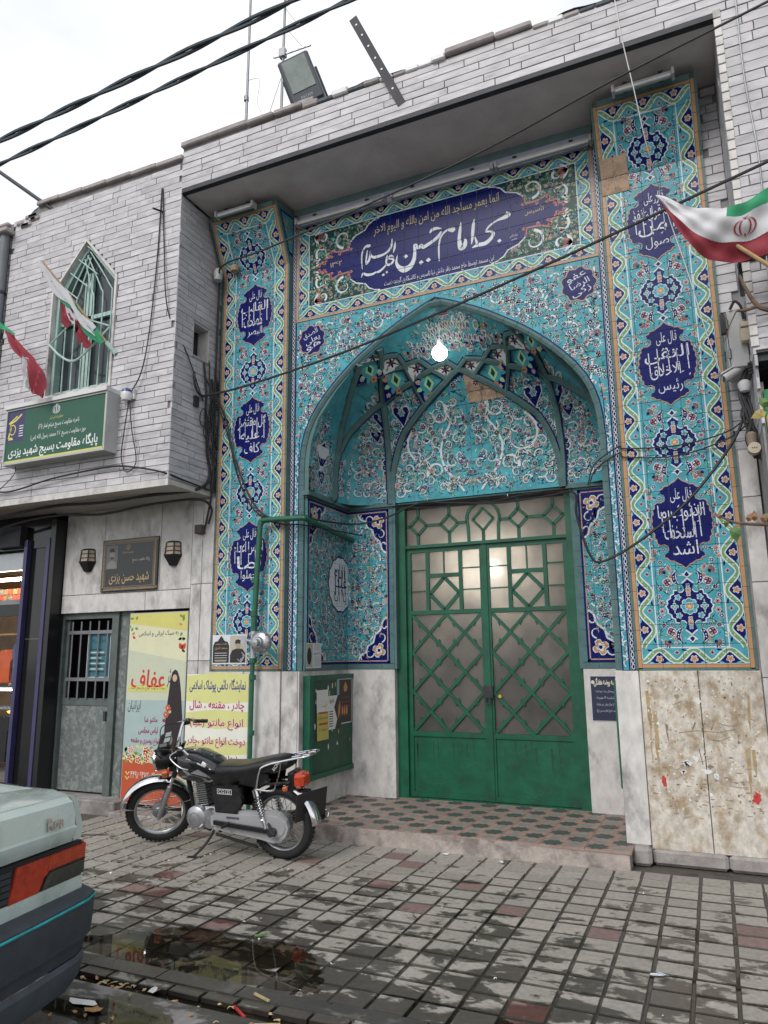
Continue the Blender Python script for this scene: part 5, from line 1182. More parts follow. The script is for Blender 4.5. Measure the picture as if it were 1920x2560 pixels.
tl_=nd(t,'ShaderNodeBsdfTranslucent'); dn_=nd(t,'ShaderNodeTexNoise'); dn_.inputs['Scale'].default_value=3.5; dn_.inputs['Detail'].default_value=6; t.links.new(g_.outputs['Position'],dn_.inputs['Vector']); dr_=nd(t,'ShaderNodeValToRGB'); dr_.color_ramp.elements[0].position=.3; dr_.color_ramp.elements[0].color=(.46,.45,.44,1); dr_.color_ramp.elements[1].position=.7; dr_.color_ramp.elements[1].color=(.68,.65,.62,1); t.links.new(dn_.outputs[0],dr_.inputs[0]); t.links.new(dr_.outputs[0],tl_.inputs[0]); t.links.new(dr_.outputs[0],b.inputs['Base Color'])
mxs=nd(t,'ShaderNodeMixShader'); mxs.inputs[0].default_value=.5; t.links.new(b.outputs[0],mxs.inputs[1]); t.links.new(tl_.outputs[0],mxs.inputs[2]); t.links.new(mxs.outputs[0],t.nodes['Material Output'].inputs[0])
M_curt=mat('cream_curtain',(.42,.34,.25),rough=.9,var=.12,vscale=6)
def pane(P,parent,y=YG+.012): return MB().prism(P,y,y+.004).build('pane',M_pane,parent)
def leaf_(x0,x1,handed):
    w=x1-x0; lf=MB()
    fr=.05; zb,zl,zu_,zt=.155,.815,2.13,2.86
    for b in ((x0,x0+fr,YG-.02,YG+.02,zb,zt),(x1-fr,x1,YG-.02,YG+.02,zb,zt),(x0+fr,x1-fr,YG-.02,YG+.02,zt-.045,zt),(x0+fr,x1-fr,YG-.02,YG+.02,zu_-.022,zu_+.022),(x0+fr,x1-fr,YG-.02,YG+.02,zl-.03,zl+.022),(x0+fr,x1-fr,YG-.02,YG+.02,zb,zb+.05)): lf.box(*b)
    L_=lf.build('gate_leaf',M_green,mq)
    MB().box(x0+fr,x1-fr,YG-.004,YG+.01,zb+.05,zl-.03).build('kick_panel',M_green,L_)
    X0,X1=x0+fr,x1-fr; W=X1-X0; Z0,Z1=zl+.022,zu_-.022; H=Z1-Z0; hw,hh=W/4,H/6
    node=lambda i,j:(X0+i*hw,Z1-j*hh)
    bar=lambda a,b,wd=.034,y=YG:MB().beam((a[0],y,a[1]),(b[0],y,b[1]),wd,.024,(0,1,0))
    dg_=[((0,0),(4,4)),((2,0),(4,2)),((0,2),(4,6)),((0,4),(2,6)),((4,0),(0,4)),((2,0),(0,2)),((4,2),(0,6)),((4,4),(2,6))]
    for k,(a,b_) in enumerate(dg_):
        A,B=node(*a),node(*b_); d=Vector((B[0]-A[0],0,B[1]-A[1])).normalized()
        bar(A,B,.032,YG-(.002 if k<4 else -.001)).build('lattice_bar',M_green,L_)
    sp_=MB()
    for i in range(5):
        for j in range(7):
            x,z=node(i,j)
            if (i+j)%2==0 and 0<i<4 and 0<j<6:
                for sx in (-1,1):
                    for sz in (-1,1):
                        c=(x+sx*hw*.52+sx*.006,z+sz*hh*.50-sz*.0); 
                        sp_.add([(c[0]-.026,YG-.008,c[1]),(c[0]+.026,YG-.008,c[1]+.008),(c[0]+sx*.006,YG-.008,c[1]-sz*.042),(c[0]-.026,YG+.008,c[1]),(c[0]+.026,YG+.008,c[1]+.008),(c[0]+sx*.006,YG+.008,c[1]-sz*.042)],[(0,1,2),(3,5,4),(0,3,4,1),(1,4,5,2),(2,5,3,0)])
    sp_.build('lattice_spurs',M_green,L_)
    for i in range(5):
        for j in range(7):
            if (i+j)%2==1:
                x,z=node(i,j); P=[(x-hw,z),(x,z+hh),(x+hw,z),(x,z-hh)]; P=[(max(X0,min(X1,a)),max(Z0,min(Z1,b2))) for a,b2 in P]
                U=[]; [U.append(p) for p in P if not U or (abs(p[0]-U[-1][0])+abs(p[1]-U[-1][1]))>1e-4]
                if len(U)>2 and (abs(U[0][0]-U[-1][0])+abs(U[0][1]-U[-1][1]))<1e-4: U.pop()
                ar=abs(sum(U[k][0]*U[(k+1)%len(U)][1]-U[(k+1)%len(U)][0]*U[k][1] for k in range(len(U))))/2
                if ar>.004: pane(U,L_)
    # upper lights
    ZA,ZBt=zu_+.022,zt-.045; c1,c2=X0+W*.22,X1-W*.24
    if handed<0: cols=((X0,X0+W*.22),(X0+W*.27,X0+W*.70),(X0+W*.75,X1))
    else: cols=((X0,X0+W*.25),(X0+W*.30,X0+W*.73),(X0+W*.78,X1))
    for a,b_ in ((cols[0][1],cols[1][0]),(cols[1][1],cols[2][0])): MB().box(a,b_,YG-.018,YG+.018,ZA,ZBt).build('muntin',M_green,L_)
    for q in (0,2):
        a,b_=cols[q]; zs=[ZA,ZA+.22,ZA+.46,ZBt]
        for k in range(3): pane([(a,zs[k]),(b_,zs[k]),(b_,zs[k+1]),(a,zs[k+1])],L_)
        for k in (1,2): MB().box(a,b_,YG-.012,YG+.012,zs[k]-.007,zs[k]+.007).build('muntin',M_green,L_)
    a,b_=cols[1]; zm=ZBt-.27; MB().box(a,b_,YG-.018,YG+.018,zm-.025,zm+.02).build('muntin',M_green,L_); MB().box((a+b_)/2-.007,(a+b_)/2+.007,YG-.012,YG+.012,zm+.02,ZBt).build('muntin',M_green,L_)
    m_=(a+b_)/2
    pane([(a,zm),(m_,zm),(m_,ZBt),(a,ZBt)],L_); pane([(m_,zm),(b_,zm),(b_,ZBt),(m_,ZBt)],L_)
    zc=(ZA+zm-.025)/2; hh2=(zm-.025-ZA)/2; hw2=(b_-a)/2
    dia=[(m_-hw2,zc),(m_,zc+hh2),(m_+hw2,zc),(m_,zc-hh2)]
    for k in range(4): bar(dia[k],dia[(k+1)%4],.042,YG).build('lozenge_bar',M_green,L_)
    pane(dia,L_); 
    for cx_,cz_ in ((a,ZA),(b_,ZA),(b_,zm-.025),(a,zm-.025)): pane([(cx_,cz_),(m_,cz_),(cx_,zc)],L_)
    D=Dec(); rc=random.Random(int(x0*100)+500); pal=dict(p=mat('bare_primer',(.13,.18,.15),rough=.6),d=mat('door_grime',(.010,.045,.03),rough=.6,var=.3,vscale=20))
    for k in range(34):
        x,z=rc.uniform(X0+.02,X1-.02),zb+.06+(zl-zb-.12)*rc.random()**1.3; D.poly([(x+rc.uniform(.001,.005)*math.cos(q),z+rc.uniform(.001,.004)*math.sin(q)) for q in [k2*PI/3 for k2 in range(6)]],'p',1)
    for k in range(3):
        x,z=rc.uniform(X0+.05,X1-.2),rc.uniform(zb+.1,zl-.08); a=rc.uniform(-.5,.5); L2=rc.uniform(.06,.2); D.stroke([(x,z),(x+L2*.5*math.cos(a),z+L2*.5*math.sin(a)+.006),(x+L2*math.cos(a),z+L2*math.sin(a))],.0011,'p',1)
    for k in range(9):
        x,z=rc.uniform(X0+.03,X1-.05),rc.uniform(zl-.12,zl-.04); D.stroke([(x,z),(x+.004,z-rc.uniform(.1,.3))],rc.uniform(.008,.025),'d',.5,taper=1)
    D.build('paint_wear',lambda u,v,h=0:(u,YG-.005-h,v),L_,pal,kind='stuff')
    return L_
lfa=leaf_(GX0+.03,GXM-.004,-1); lfb=leaf_(GXM+.004,GX1-.03,1)
MB().box(GXM-.03,GXM+.03,YG-.032,YG-.02,.155,2.87).build('cover_strip',M_green,lfb)
lk=MB(); lk.box(GXM-.05,GXM+.05,YG-.05,YG-.03,1.20,1.33); lk.tube(smoothpath([(GXM-.02,YG-.06,1.21),(GXM-.02,YG-.075,1.15),(GXM+.02,YG-.075,1.15),(GXM+.02,YG-.06,1.21)],5),.007,6); lk.build('padlock_hasp',M_iron,lfb)
MB().lathe([(0,0),(.018,.0),(.02,.012),(0,.014)],10,(GXM+.12,YG-.03,1.22),'y').build('yellow_knob',mat('yellow_plastic',(.5,.36,.03),rough=.4),lfb)
# transom: octagon lattice with a ringed lozenge in the middle, honeycomb glass
tr_=MB().box(GX0,GX1,YG+.012,YG+.016,2.90,3.37).build('transom',M_pane,mq); TZ0,TZ1=2.90,3.36; zc=3.13
def tb(a,b,w=.034): MB().beam((a[0],YG,a[1]),(b[0],YG,b[1]),w,.022,(0,1,0)).build('transom_bar',M_green,tr_)
r_=.105
for s_ in (-1,1):
    prev=None
    for k,dx in enumerate((.40,.78)):
        cx_=GXM+s_*dx; q=[(cx_-r_,zc),(cx_,zc+r_),(cx_+r_,zc),(cx_,zc-r_)]
        for i in range(4): tb(q[i],q[(i+1)%4])
        tb((cx_,zc+r_),(cx_,TZ1)); tb((cx_,zc-r_),(cx_,TZ0))
        xin=cx_-s_*r_; xp=GXM+s_*(.19 if k==0 else .40+r_); tb((xp,zc),(xin,zc))
        if k==1: tb((cx_+s_*r_,zc),(GX1 if s_>0 else GX0,zc))
    ring=[(GXM+s_*(.19*math.sin(a)),zc+.03+.19*math.cos(a)) for a in [i*PI*.62/7 for i in range(8)]]+[(GXM+s_*.17,TZ0)]
    for i in range(len(ring)-1): tb(ring[i],ring[i+1])
for i in range(4): q=[(GXM-.12,zc+.02),(GXM,zc+.15),(GXM+.12,zc+.02),(GXM,zc-.11)]; tb(q[i],q[(i+1)%4],.028)
tb((GXM,zc-.11),(GXM,TZ0))
MB().box(GX0,GX1,YG-.01,YG+.014,3.33,3.37).build('transom_rail',M_iron,tr_)
# hallway behind the gate with its lit lamp
hl=thing('hallway','dim plastered hallway seen through the frosted green gate','hallway',(.1,2.5,0))
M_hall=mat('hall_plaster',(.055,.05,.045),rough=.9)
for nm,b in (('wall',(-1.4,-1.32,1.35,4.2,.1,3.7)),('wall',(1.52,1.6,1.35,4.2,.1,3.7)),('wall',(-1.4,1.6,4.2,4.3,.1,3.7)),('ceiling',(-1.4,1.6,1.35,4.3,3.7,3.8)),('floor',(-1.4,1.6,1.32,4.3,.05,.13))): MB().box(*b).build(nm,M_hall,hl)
lp=thing('hall_lamp','small lit lamp glowing behind the gate glass','lamp',(.10,1.62,2.66))
MB().lathe([(0,-.07),(.05,-.05),(.065,0),(.05,.05),(.02,.08),(.02,.12)],14,(.10,1.62,2.62)).build('bulb',mat('lamp_glow',(1,.93,.80),emit=190),lp,smooth=True)
MB().tube([(.10,1.62,2.74),(.10,1.62,3.7)],.008,6).build('cord',M_cab,lp)
MB().lathe([(0,.0),(.045,.0),(.03,.05),(0,.05)],12,(.10,1.62,2.73)).build('socket',M_blk,lp)
# ================================================================ THINGS ON AND BEFORE THE FACADE
def PL2(y): return lambda u,v,h=0:(u,y-h,v)
def pcol(**k): return {a:mat('print_'+a+'_%02x%02x%02x'%tuple(int(min(1,q)*255) for q in c),c,rough=.55,var=.05) for a,c in k.items()}
# bulb in the niche
bl=thing('hanging_bulb','round lit white bulb hanging under the niche dome','bulb',(-.021,.25,4.70))
MB().lathe([(.082*math.sin(k*PI/14),-.082*math.cos(k*PI/14)) for k in range(13)]+[(.03,.082)],30,(-.021,.25,4.776)).build('globe',mat('bulb_glow',(1,.98,.93),emit=9),bl,smooth=True)
MB().lathe([(.03,.08),(.032,.14),(.015,.15),(0,.15)],12,(-.021,.25,4.776)).build('socket',M_white,bl); MB().tube([(-.021,.25,4.92),(-.021,.25,5.12)],.006,6).build('cord',M_cabw,bl)
# fluorescent battens
M_bat=mat('batten_enamel',(.46,.46,.46),rough=.45,var=.12)
def batten(x0,x1,y,z,label,dy=0,dz=0):
    t_=thing('fluorescent_batten',label,'tube light',((x0+x1)/2,y,z),'unlit fluorescent battens under the beam')
    a,b=Vector((x0,y,z)),Vector((x1,y+dy,z+dz)); MB().beam(a,b,.05,.038).build('housing',M_bat,t_); MB().tube([a+Vector((.02,-.035,-.03)),b+Vector((-.02,-.035,-.03))],.014,8).build('tube',mat('tube_glass',(.75,.75,.74),rough=.2),t_,smooth=True)
    for p in (a,b): MB().box(p.x-.012,p.x+.012,p.y-.06,p.y+.03,p.z-.045,p.z+.022).build('end_cap',M_bat,t_)
    for k in (.2,.8): p=a.lerp(b,k); MB().box(p.x-.02,p.x+.02,p.y-.01,p.y+.10,p.z+.026,p.z+.06).build('bracket',M_iron,t_)
batten(-2.48,-1.98,-.36,6.70,'short white fluorescent batten above the left tiled pilaster')
batten(-1.62,-.52,.0,6.575,'long white fluorescent batten above the left half of the inscription panel')
batten(-.42,.70,.0,6.575,'long white fluorescent batten above the middle of the inscription panel')
batten(.74,1.68,.0,6.575,'white fluorescent batten above the right end of the inscription panel')
batten(1.95,2.46,-.40,6.70,'short white fluorescent batten above the right tiled pilaster')
# green lightbox sign
sg=thing('lightbox_sign','green lightbox sign with white and yellow Persian lettering under the pointed window','sign',(-4.2,YB-.1,3.86))
x0,x1,z0,z1=-4.98,-3.43,3.85,4.52; y0=YB-.175
MB().box(x0,x1,y0+.004,YB+.03,z0,z1).build('cabinet',M_grey,sg); MB().box(x0-.02,x1+.0,y0-.03,YB+.02,z1+.003,z1+.05).build('hood',M_white,sg)
fr=MB()
for b in ((x0,x1,y0-.012,y0+.004,z0,z0+.025),(x0,x1,y0-.012,y0+.004,z1-.02,z1),(x0,x0+.02,y0-.012,y0+.004,z0+.025,z1-.02),(x1-.02,x1,y0-.012,y0+.004,z0+.025,z1-.02)): fr.box(*b)
fr.build('frame',M_grey,sg)
pal=pcol(g=(.012,.085,.05),w=(.72,.74,.72),y=(.55,.52,.12),b=(.035,.035,.11),o=(.62,.56,.12),d=(.02,.06,.04))
D=Dec(); D.rect(x0+.02,z0+.025,x1-.02,z1-.02,'g',0); D.rect(x0+.02,z0+.025,x1-.02,z0+.05,'y',1); D.rect(x1-.035,z0+.025,x1-.02,z1-.02,'y',1); D.rect(x0+.02,z0+.27,x0+.30,z1-.02,'b',1)
D.text('پایگاه مقاومت بسیج شهید یزدی',-4.22,z0+.135,1.36,.17,'w',2,bold=.012); D.text('حوزه مقاومت بسیج ۲۰۵ محمد رسول الله (ص)',-4.14,z0+.275,.84,.085,'w',2); D.text('ناحیه مقاومت بسیج میثم تمار (۲۱)',-4.14,z0+.395,.62,.085,'w',2); D.text('جمهوری اسلامی ایران',-4.18,z0+.485,.20,.045,'y',2)
def crest(D,x,y,r,c,l):
    for s_ in (-1,1):
        for q,w in ((.95,.16),(.5,.16)): D.stroke([(x+s_*r*q*math.sin(a),y-r*.1+r*.95*math.cos(a)*(1 if q>.6 else .95)) for a in [.35+i*.3 for i in range(9)]],[r*w*math.sin(.25+i*.33) for i in range(9)],c,l)
    D.stroke([(x,y+r*.9),(x,y-r*1.05)],r*.16,c,l); D.stroke([(x-r*.25,y+r*1.02),(x,y+r*.92),(x+r*.25,y+r*1.02)],r*.1,c,l)
crest(D,-4.19,z0+.58,.055,'w',2)
ex=x0+.115; ez=z0+.44      # generic yellow emblem on the navy square: a raised arm holding a bar over a globe
D.stroke([(ex-.06,ez-.12),(ex-.03,ez),(ex-.04,ez+.06),(ex+.04,ez+.09),(ex+.13,ez+.155)],.022,'o',3); D.stroke([(ex-.07,ez+.06),(ex+.06,ez+.14)],.016,'o',3); D.stroke([(ex+.045*math.cos(a),ez-.02+.06*math.sin(a)) for a in [k*PI/6 for k in range(12)]],.012,'o',3,True); D.poly([(ex-.06,ez-.14),(ex+.02,ez-.14),(ex+.0,ez-.11),(ex-.05,ez-.11)],'o',3)
for k in range(5): D.rect(x0+.22,z0+.33+.03*k,x0+.285,z0+.34+.03*k,'w',3)
D.build('printed_face',PL2(y0),sg,pal,base=.001)
for x in (x0+.12,): MB().tube(smoothpath([(x,YB-.1,3.85),(x-.02,YB-.1,3.75),(x-.3,YB-.06,3.6)],4),.005,5).build('power_lead',M_cab,sg)
# name plaque and lanterns on the marble wall
pq=thing('stone_plaque','black engraved stone plaque with gold border on the white marble wall','plaque',(-3.84,-.01,2.43))
MB().bbox(-4.265,-3.418,-.03,.002,2.43,3.05,.006).build('slab',mat('black_granite',(.018,.02,.02),rough=.22,var=.2,vscale=40),pq)
pal=pcol(g=(.42,.30,.17),w=(.50,.46,.38),k=(.02,.022,.022),s=(.13,.13,.125),t=(.22,.21,.2))
D=Dec()
for i in range(34): x=-4.235+.0245*i; [D.frame(x,z,x+.018,z+.018,.004,'g',1) for z in (2.452,3.008)]
for i in range(24): z=2.452+.0245*i; [D.frame(x,z,x+.018,z+.018,.004,'g',1) for x in (-4.235,-3.465)]
D.frame(-4.24,2.447,-3.442,3.032,.003,'g',1); D.frame(-4.205,2.482,-3.477,2.998,.003,'g',1)
D.frame(-4.19,2.70,-4.02,2.975,.005,'t',1); D.rect(-4.185,2.705,-4.025,2.97,'s',1); D.disc(-4.105,2.87,.042,'t',2,14,1.25); D.poly([(-4.18,2.71),(-4.03,2.71),(-4.04,2.77),(-4.08,2.80),(-4.13,2.80),(-4.17,2.77)],'t',2); D.poly([(-4.145,2.9),(-4.065,2.9),(-4.075,2.935),(-4.105,2.945),(-4.135,2.935)],'k',3); D.poly([(-4.13,2.84),(-4.08,2.84),(-4.09,2.815),(-4.12,2.815)],'k',3)
crest(D,-3.86,2.95,.035,'g',2); D.text('جمهوری اسلامی ایران',-3.86,2.885,.17,.028,'w',2); D.text('پایگاه مقاومت بسیج',-3.66,2.79,.26,.06,'w',2); D.text('شهید حسن یزدی',-3.83,2.58,.60,.13,'g',2,bold=.01)
D.build('engraving',PL2(-.03),pq,pal)
for x,lab in ((-4.50,'half hexagon wall lantern left of the black plaque'),(-3.205,'half hexagon wall lantern right of the black plaque')):
    z=2.80; ln=thing('wall_lantern',lab,'lantern',(x,-.05,z-.1),'half hexagon lanterns beside the plaque')
    hexr=lambda r,zz:[(x-r,-.002,zz),(x-r*.6,-r*.8,zz),(x+r*.6,-r*.8,zz),(x+r,-.002,zz)]
    def loft(a,b,nm,mt):
        mb=MB(); mb.add(a+b,[(0,1,5,4),(1,2,6,5),(2,3,7,6),(0,3,2,1),(4,5,6,7)]); return mb.build(nm,mt,ln)
    loft(hexr(.05,z-.11),hexr(.115,z),'basket',M_blk); loft(hexr(.115,z),hexr(.12,z+.012),'rim',M_blk); loft(hexr(.098,z+.012),hexr(.085,z+.15),'shade',mat('lantern_glass',(.42,.34,.24),rough=.35)); loft(hexr(.095,z+.15),hexr(.075,z+.168),'cap',M_blk)
    mb=MB()
    for i in range(4): a,b=hexr(.103,z+.01)[i],hexr(.09,z+.152)[i]; mb.beam(a,b,.012,.012)
    for zz,r in ((z+.055,.1),(z+.105,.094)):
        h=hexr(r,zz); [mb.beam(h[i],h[i+1],.008,.008) for i in range(3)]
    mb.build('glazing_bar',M_blk,ln)
# shop banner on the door leaf, yellow banner
bn=thing('shop_banner','tall printed clothing shop banner with red headline beside the iron door','banner',(-3.44,.02,.1))
MB().box(-3.80,-2.965,.0,.02,.10,2.17).build('board',M_grey,bn)
pal=pcol(c=(.62,.62,.42),b=(.33,.43,.42),y=(.58,.54,.16),r=(.50,.045,.02),o=(.45,.075,.025),k=(.018,.010,.012),w=(.72,.70,.64),m=(.28,.02,.10),g=(.16,.26,.05),p=(.55,.20,.16),s=(.55,.36,.25),l=(.50,.53,.40))
D=Dec(); X0,X1=-3.79,-3.065; D.rect(X0,.11,X1,2.16,'l',0)
D.quads([(X0,2.16),(X1,2.16)],[(X0,1.75),(X1,1.62)],'c',.4); D.quads([(X0,2.16),(X1,2.16)],[(X0,2.05),(X1,1.95)],'y',.6); D.quads([(X0,1.2),(X1,1.2)],[(X0,.62),(X1,.62)],'b',.4); D.poly([(X0,.11),(X1,.11),(X1,.46),(X0,.60)],'o',1)
D.text('عفاف',-3.52,1.43,.42,.20,'r',3,shear=.1,bold=.02); D.text('کوثر',-3.235,1.44,.10,.2,'k',3); D.rect(X0+.02,1.29,X1-.22,1.36,'y',3.4); D.text('دوخت و تولید انواع چادرهای حجاب',-3.53,1.325,.46,.05,'k',4); D.text('ایرانیان',-3.68,1.13,.16,.13,'k',3)
for k,tt in enumerate(('مانتو عبا ❋','لباس مجلسی','انواع روسری و مقنعه ❋')): D.text(tt.replace(' ❋',''),-3.46-.03*k,.985-.115*k,(.16,.24,.36)[k],(.075,.085,.085)[k],'m',3,bold=.015); D.flower(-3.30,.985-.115*k,.018,'m','m','m',6,3) if k!=1 else None
D.text('به سبک ایرانی و اسلامی',-3.42,1.93,.5,.07,'k',3)
D.text('۰۲۱-۴۴۹۸۶۴۷۲',-3.53,.40,.30,.075,'w',3); D.text('۰۹۳۹',-3.22,.34,.13,.06,'w',3)
for q in (0,.05): D.stroke([(-3.745,.43-q),(-3.72,.40-q),(-3.695,.43-q)],.014,'y',3)
D.poly([(-3.30,.55),(-3.10,.55),(-3.08,1.0),(-3.11,1.3),(-3.135,1.45),(-3.165,1.52),(-3.195,1.53),(-3.225,1.50),(-3.245,1.40),(-3.265,1.2),(-3.29,.9)],'k',4); D.disc(-3.19,1.44,.028,'s',5,12,1.4); D.disc(-3.235,1.08,.02,'s',5,8)
r3=random.Random(6)
for k in range(60):
    x=r3.uniform(X0+.02,X1-.05); z=.50+.12*(x-X0<.0)+r3.uniform(.06,.2)*(1-.3*(x-X0)); D.leaf(x,z,r3.uniform(0,6),.06,.035,r3.choice('ggyw'),2)
for k in range(14): x=r3.uniform(X0+.03,X1-.1); D.flower(x,.56+r3.uniform(.02,.15)-.12*(x-X0),.035,r3.choice('pro'),'y','w',5,2.5)
for k in range(16): x=r3.choice((X0+.03,X1-.04))+r3.uniform(-.02,.05); D.leaf(min(x,X1-.06),2.0+r3.uniform(-.15,.12),r3.uniform(0,6),.05,.03,r3.choice('grpg'),2)
for x,z in ((-3.29,.72),(-3.12,1.75)): D.leaf(x,z,2,.08,.05,'r',4); D.leaf(x,z,1,.08,.05,'r',4); D.leaf(x,z,-.7,.05,.03,'k',4)
for x,z in ((-3.26,1.12),(-3.28,1.05)): D.flower(x,z,.03,'r','y','p',6,5)
D.build('print',lambda u,v,h=0:(-3.80+(u+3.795)*.834/.735,-h,v),bn,pal)
yb=thing('yellow_banner','pale yellow banner lettered in blue and magenta behind the motorcycle','banner',(-2.5,-.03,.44))
MB().box(-2.912,-2.11,-.045,-.024,.44,1.485).build('board',M_grey,yb)
pal=pcol(y=(.60,.60,.24),w=(.70,.70,.62),b=(.02,.03,.22),m=(.40,.01,.11))
D=Dec(); X0,X1=-2.91,-2.115; D.rect(X0,.445,X1,1.483,'w',0)
for k,(a,b) in enumerate(((1.2,1.483),(.95,1.1),(.68,.8),(.445,.56))): D.quads([(X0,a),((X0+X1)/2,a-.03),(X1,a)],[(X0,b-.02),((X0+X1)/2,b+.02),(X1,b)],'y',.5)
D.text('نمایشگاه دائمی پوشاک اسلامی',-2.51,1.36,.72,.15,'b',3,bold=.008)
for k,(tt,w2) in enumerate((('چادر ، مقنعه ، شال',.70),('انواع مانتو (عبا)',.68),('دوخت انواع مانتو ،چادر',.74),('(زنانه،دخترانه)',.58))): D.text(tt,-2.51,1.155-.185*k,w2,.115,'w',2.6,bold=.045); D.text(tt,-2.51,1.155-.185*k,w2,.115,'m',3,bold=.015)
D.build('print',PL2(-.045),yb,pal)
# notice board on the left side wall of the niche with papers
nbd=thing('notice_board','green metal notice board with torn papers on the side wall beside the gate','notice board',(-1.47,.65,.47))
xb=AL+.07
MB().box(AL+.005,xb-.006,.12,1.13,.45,1.44).build('back_panel',M_greend,nbd)
fr=MB()
for b in ((.09,.15,.43,1.46),(1.10,1.16,.43,1.46)): fr.box(AL+.003,xb+.012,b[0],b[1],b[2],b[3])
for b in ((.43,.48),(1.41,1.46)): fr.box(AL+.003,xb+.012,.15,1.10,b[0],b[1])
fr.build('frame',M_green,nbd)
fb=lambda u,v,h=0:(xb-.006+h,u,v)
pal=pcol(w=(.68,.68,.66),y=(.52,.44,.10),k=(.025,.022,.022),r=(.42,.05,.04),o=(.5,.2,.06),t=(.25,.40,.40),b=(.06,.05,.04))
D=Dec(); r4=random.Random(2)
for k in range(55): y,z=r4.uniform(.2,1.05),r4.uniform(.72,1.38); D.poly([(y+r4.uniform(.005,.022)*math.cos(a),z+r4.uniform(.01,.04)*math.sin(a)) for a in [q*PI/3 for q in range(6)]],r4.choice('wwyb'),1)
D.build('paper_scraps',fb,nbd,pal,kind='stuff')
def paper(y0,y1,z0,z1,lab,fn,tilt=0):
    o=thing('pasted_paper',lab,'poster',(xb,(y0+y1)/2,z0)); D=Dec(); D.rect(y0,z0,y1,z1,'w',0); fn(D,y0,y1,z0,z1)
    D.build('print',lambda u,v,h=0:(xb+.001+h+.006*math.sin((u-y0)*6),u+tilt*(v-z0),v),o,pal); return o
def p1(D,y0,y1,z0,z1): D.rect(y0,z0,y1,z0+.55*(z1-z0),'y',1); D.rect(y0+.04,z0+.52*(z1-z0),y1-.02,z0+.56*(z1-z0),'r',2); D.rect(y0+.04,z0+.30*(z1-z0),y1-.02,z0+.34*(z1-z0),'r',2); D.text('مراسم سوگواری',(y0+y1)/2,z0+.44*(z1-z0),.2,.05,'b',2); D.text('هیئت',(y0+y1)/2+.03,z0+.7*(z1-z0),.12,.1,'y',2); D.text('ساعت',(y0+y1)/2,z0+.22*(z1-z0),.16,.04,'b',2)
def p2(D,y0,y1,z0,z1):
    D.poly([(y1,z0),(y1,z1),((y0+y1)/2+.06,z1),((y0+y1)/2-.02,(z0+z1)/2+.05),((y0+y1)/2+.05,z0+.1),((y0+y1)/2,z0)],'k',1); D.leaf(y1-.07,z0+.1,1.4,.2,.05,'o',2); D.text('یادبود',y0+.07,z1-.05,.1,.07,'k',2)
    for k in range(7): D.rect(y0+.02,z0+.03+.025*k,y0+.10,z0+.04+.025*k,'b',2)
def p3(D,y0,y1,z0,z1):
    D.rect(y0+.008,z0+.008,y1-.008,z1-.008,'k',1); D.poly([((y0+y1)/2,z1-.03),((y0+y1)/2+.05,z1-.09),((y0+y1)/2+.03,z1-.14),((y0+y1)/2-.03,z1-.14),((y0+y1)/2-.05,z1-.09)],'o',2)
    for k in range(3): D.text('مراسم',(y0+y1)/2,z1-.2-.05*k,.17,.035,'r',2)
    for k in range(3): D.leaf(y0+.08+.05*k,z0+.08,1.57,.12,.04,'o',2)
paper(.26,.50,.80,1.31,'torn white and yellow notice on the green notice board',p1,-.03); paper(.50,.79,.89,1.24,'white and black notice in the middle of the green board',p2); paper(.74,1.04,.93,1.41,'black poster with orange flames on the green board',p3)
paperT=thing('pasted_paper','narrow turquoise paper edge behind the black poster on the board','poster',(xb,.75,.92)); D=Dec(); D.rect(.70,.925,1.0,1.425,'t',0); D.build('print',lambda u,v,h=0:(xb-.002+h,u,v),paperT,pal,base=.0004)
# posters on the tiles
ps=thing('memorial_poster','black and white memorial poster with a portrait on the left pilaster foot','poster',(-2.39,-.01,1.58)); pal=pcol(w=(.62,.63,.64),k=(.015,.015,.016),g=(.35,.34,.33),o=(.5,.3,.1),s=(.36,.27,.2),t=(.42,.40,.34))
D=Dec(); D.rect(-2.62,1.585,-2.175,1.895,'w',0); D.poly([(-2.61,1.6),(-2.40,1.6),(-2.40,1.78),(-2.42,1.82),(-2.46,1.83),(-2.49,1.87),(-2.505,1.885),(-2.52,1.87),(-2.55,1.83),(-2.59,1.82),(-2.61,1.78)],'k',1); D.rect(-2.39,1.6,-2.185,1.885,'t',1); D.poly([(-2.385,1.6),(-2.19,1.6),(-2.19,1.70),(-2.23,1.745),(-2.30,1.75),(-2.36,1.73),(-2.385,1.68)],'k',2); D.disc(-2.285,1.79,.035,'s',3,12,1.3); D.poly([(-2.325,1.8),(-2.245,1.8),(-2.25,1.835),(-2.285,1.845),(-2.32,1.835)],'k',4); D.text('محمد نادری',-2.505,1.755,.16,.035,'o',3,bold=.01); D.text('بازگشت همه به سوی اوست',-2.505,1.80,.15,.02,'w',3)
for k in range(4): D.rect(-2.585,1.625+.025*k,-2.425,1.63+.025*k,'w',3)
D.rect(-2.58,1.612,-2.43,1.618,'o',3); D.text('اسما',-2.24,1.655,.09,.06,'w',4,rot=.9)
D.build('print',PL2(-.006),ps,pal)
ps=thing('memorial_poster','small grey and white memorial notice low on the niche side wall','poster',(AL,.27,1.54)); D=Dec(); D.rect(.11,1.535,.44,1.795,'w',0); D.rect(.12,1.55,.25,1.785,'t',1); D.disc(.185,1.66,.045,'k',2,12,2); D.text('یا حسین',.345,1.69,.15,.03,'k',2,bold=.01)
for k in range(8): D.rect(.28,1.56+.013*k,.42,1.563+.013*k,'g',2); D.rect(.29,1.725+.008*k,.41,1.727+.008*k,'g',2)
D.build('print',lambda u,v,h=0:(AL+.014+h,u,v),ps,pal)
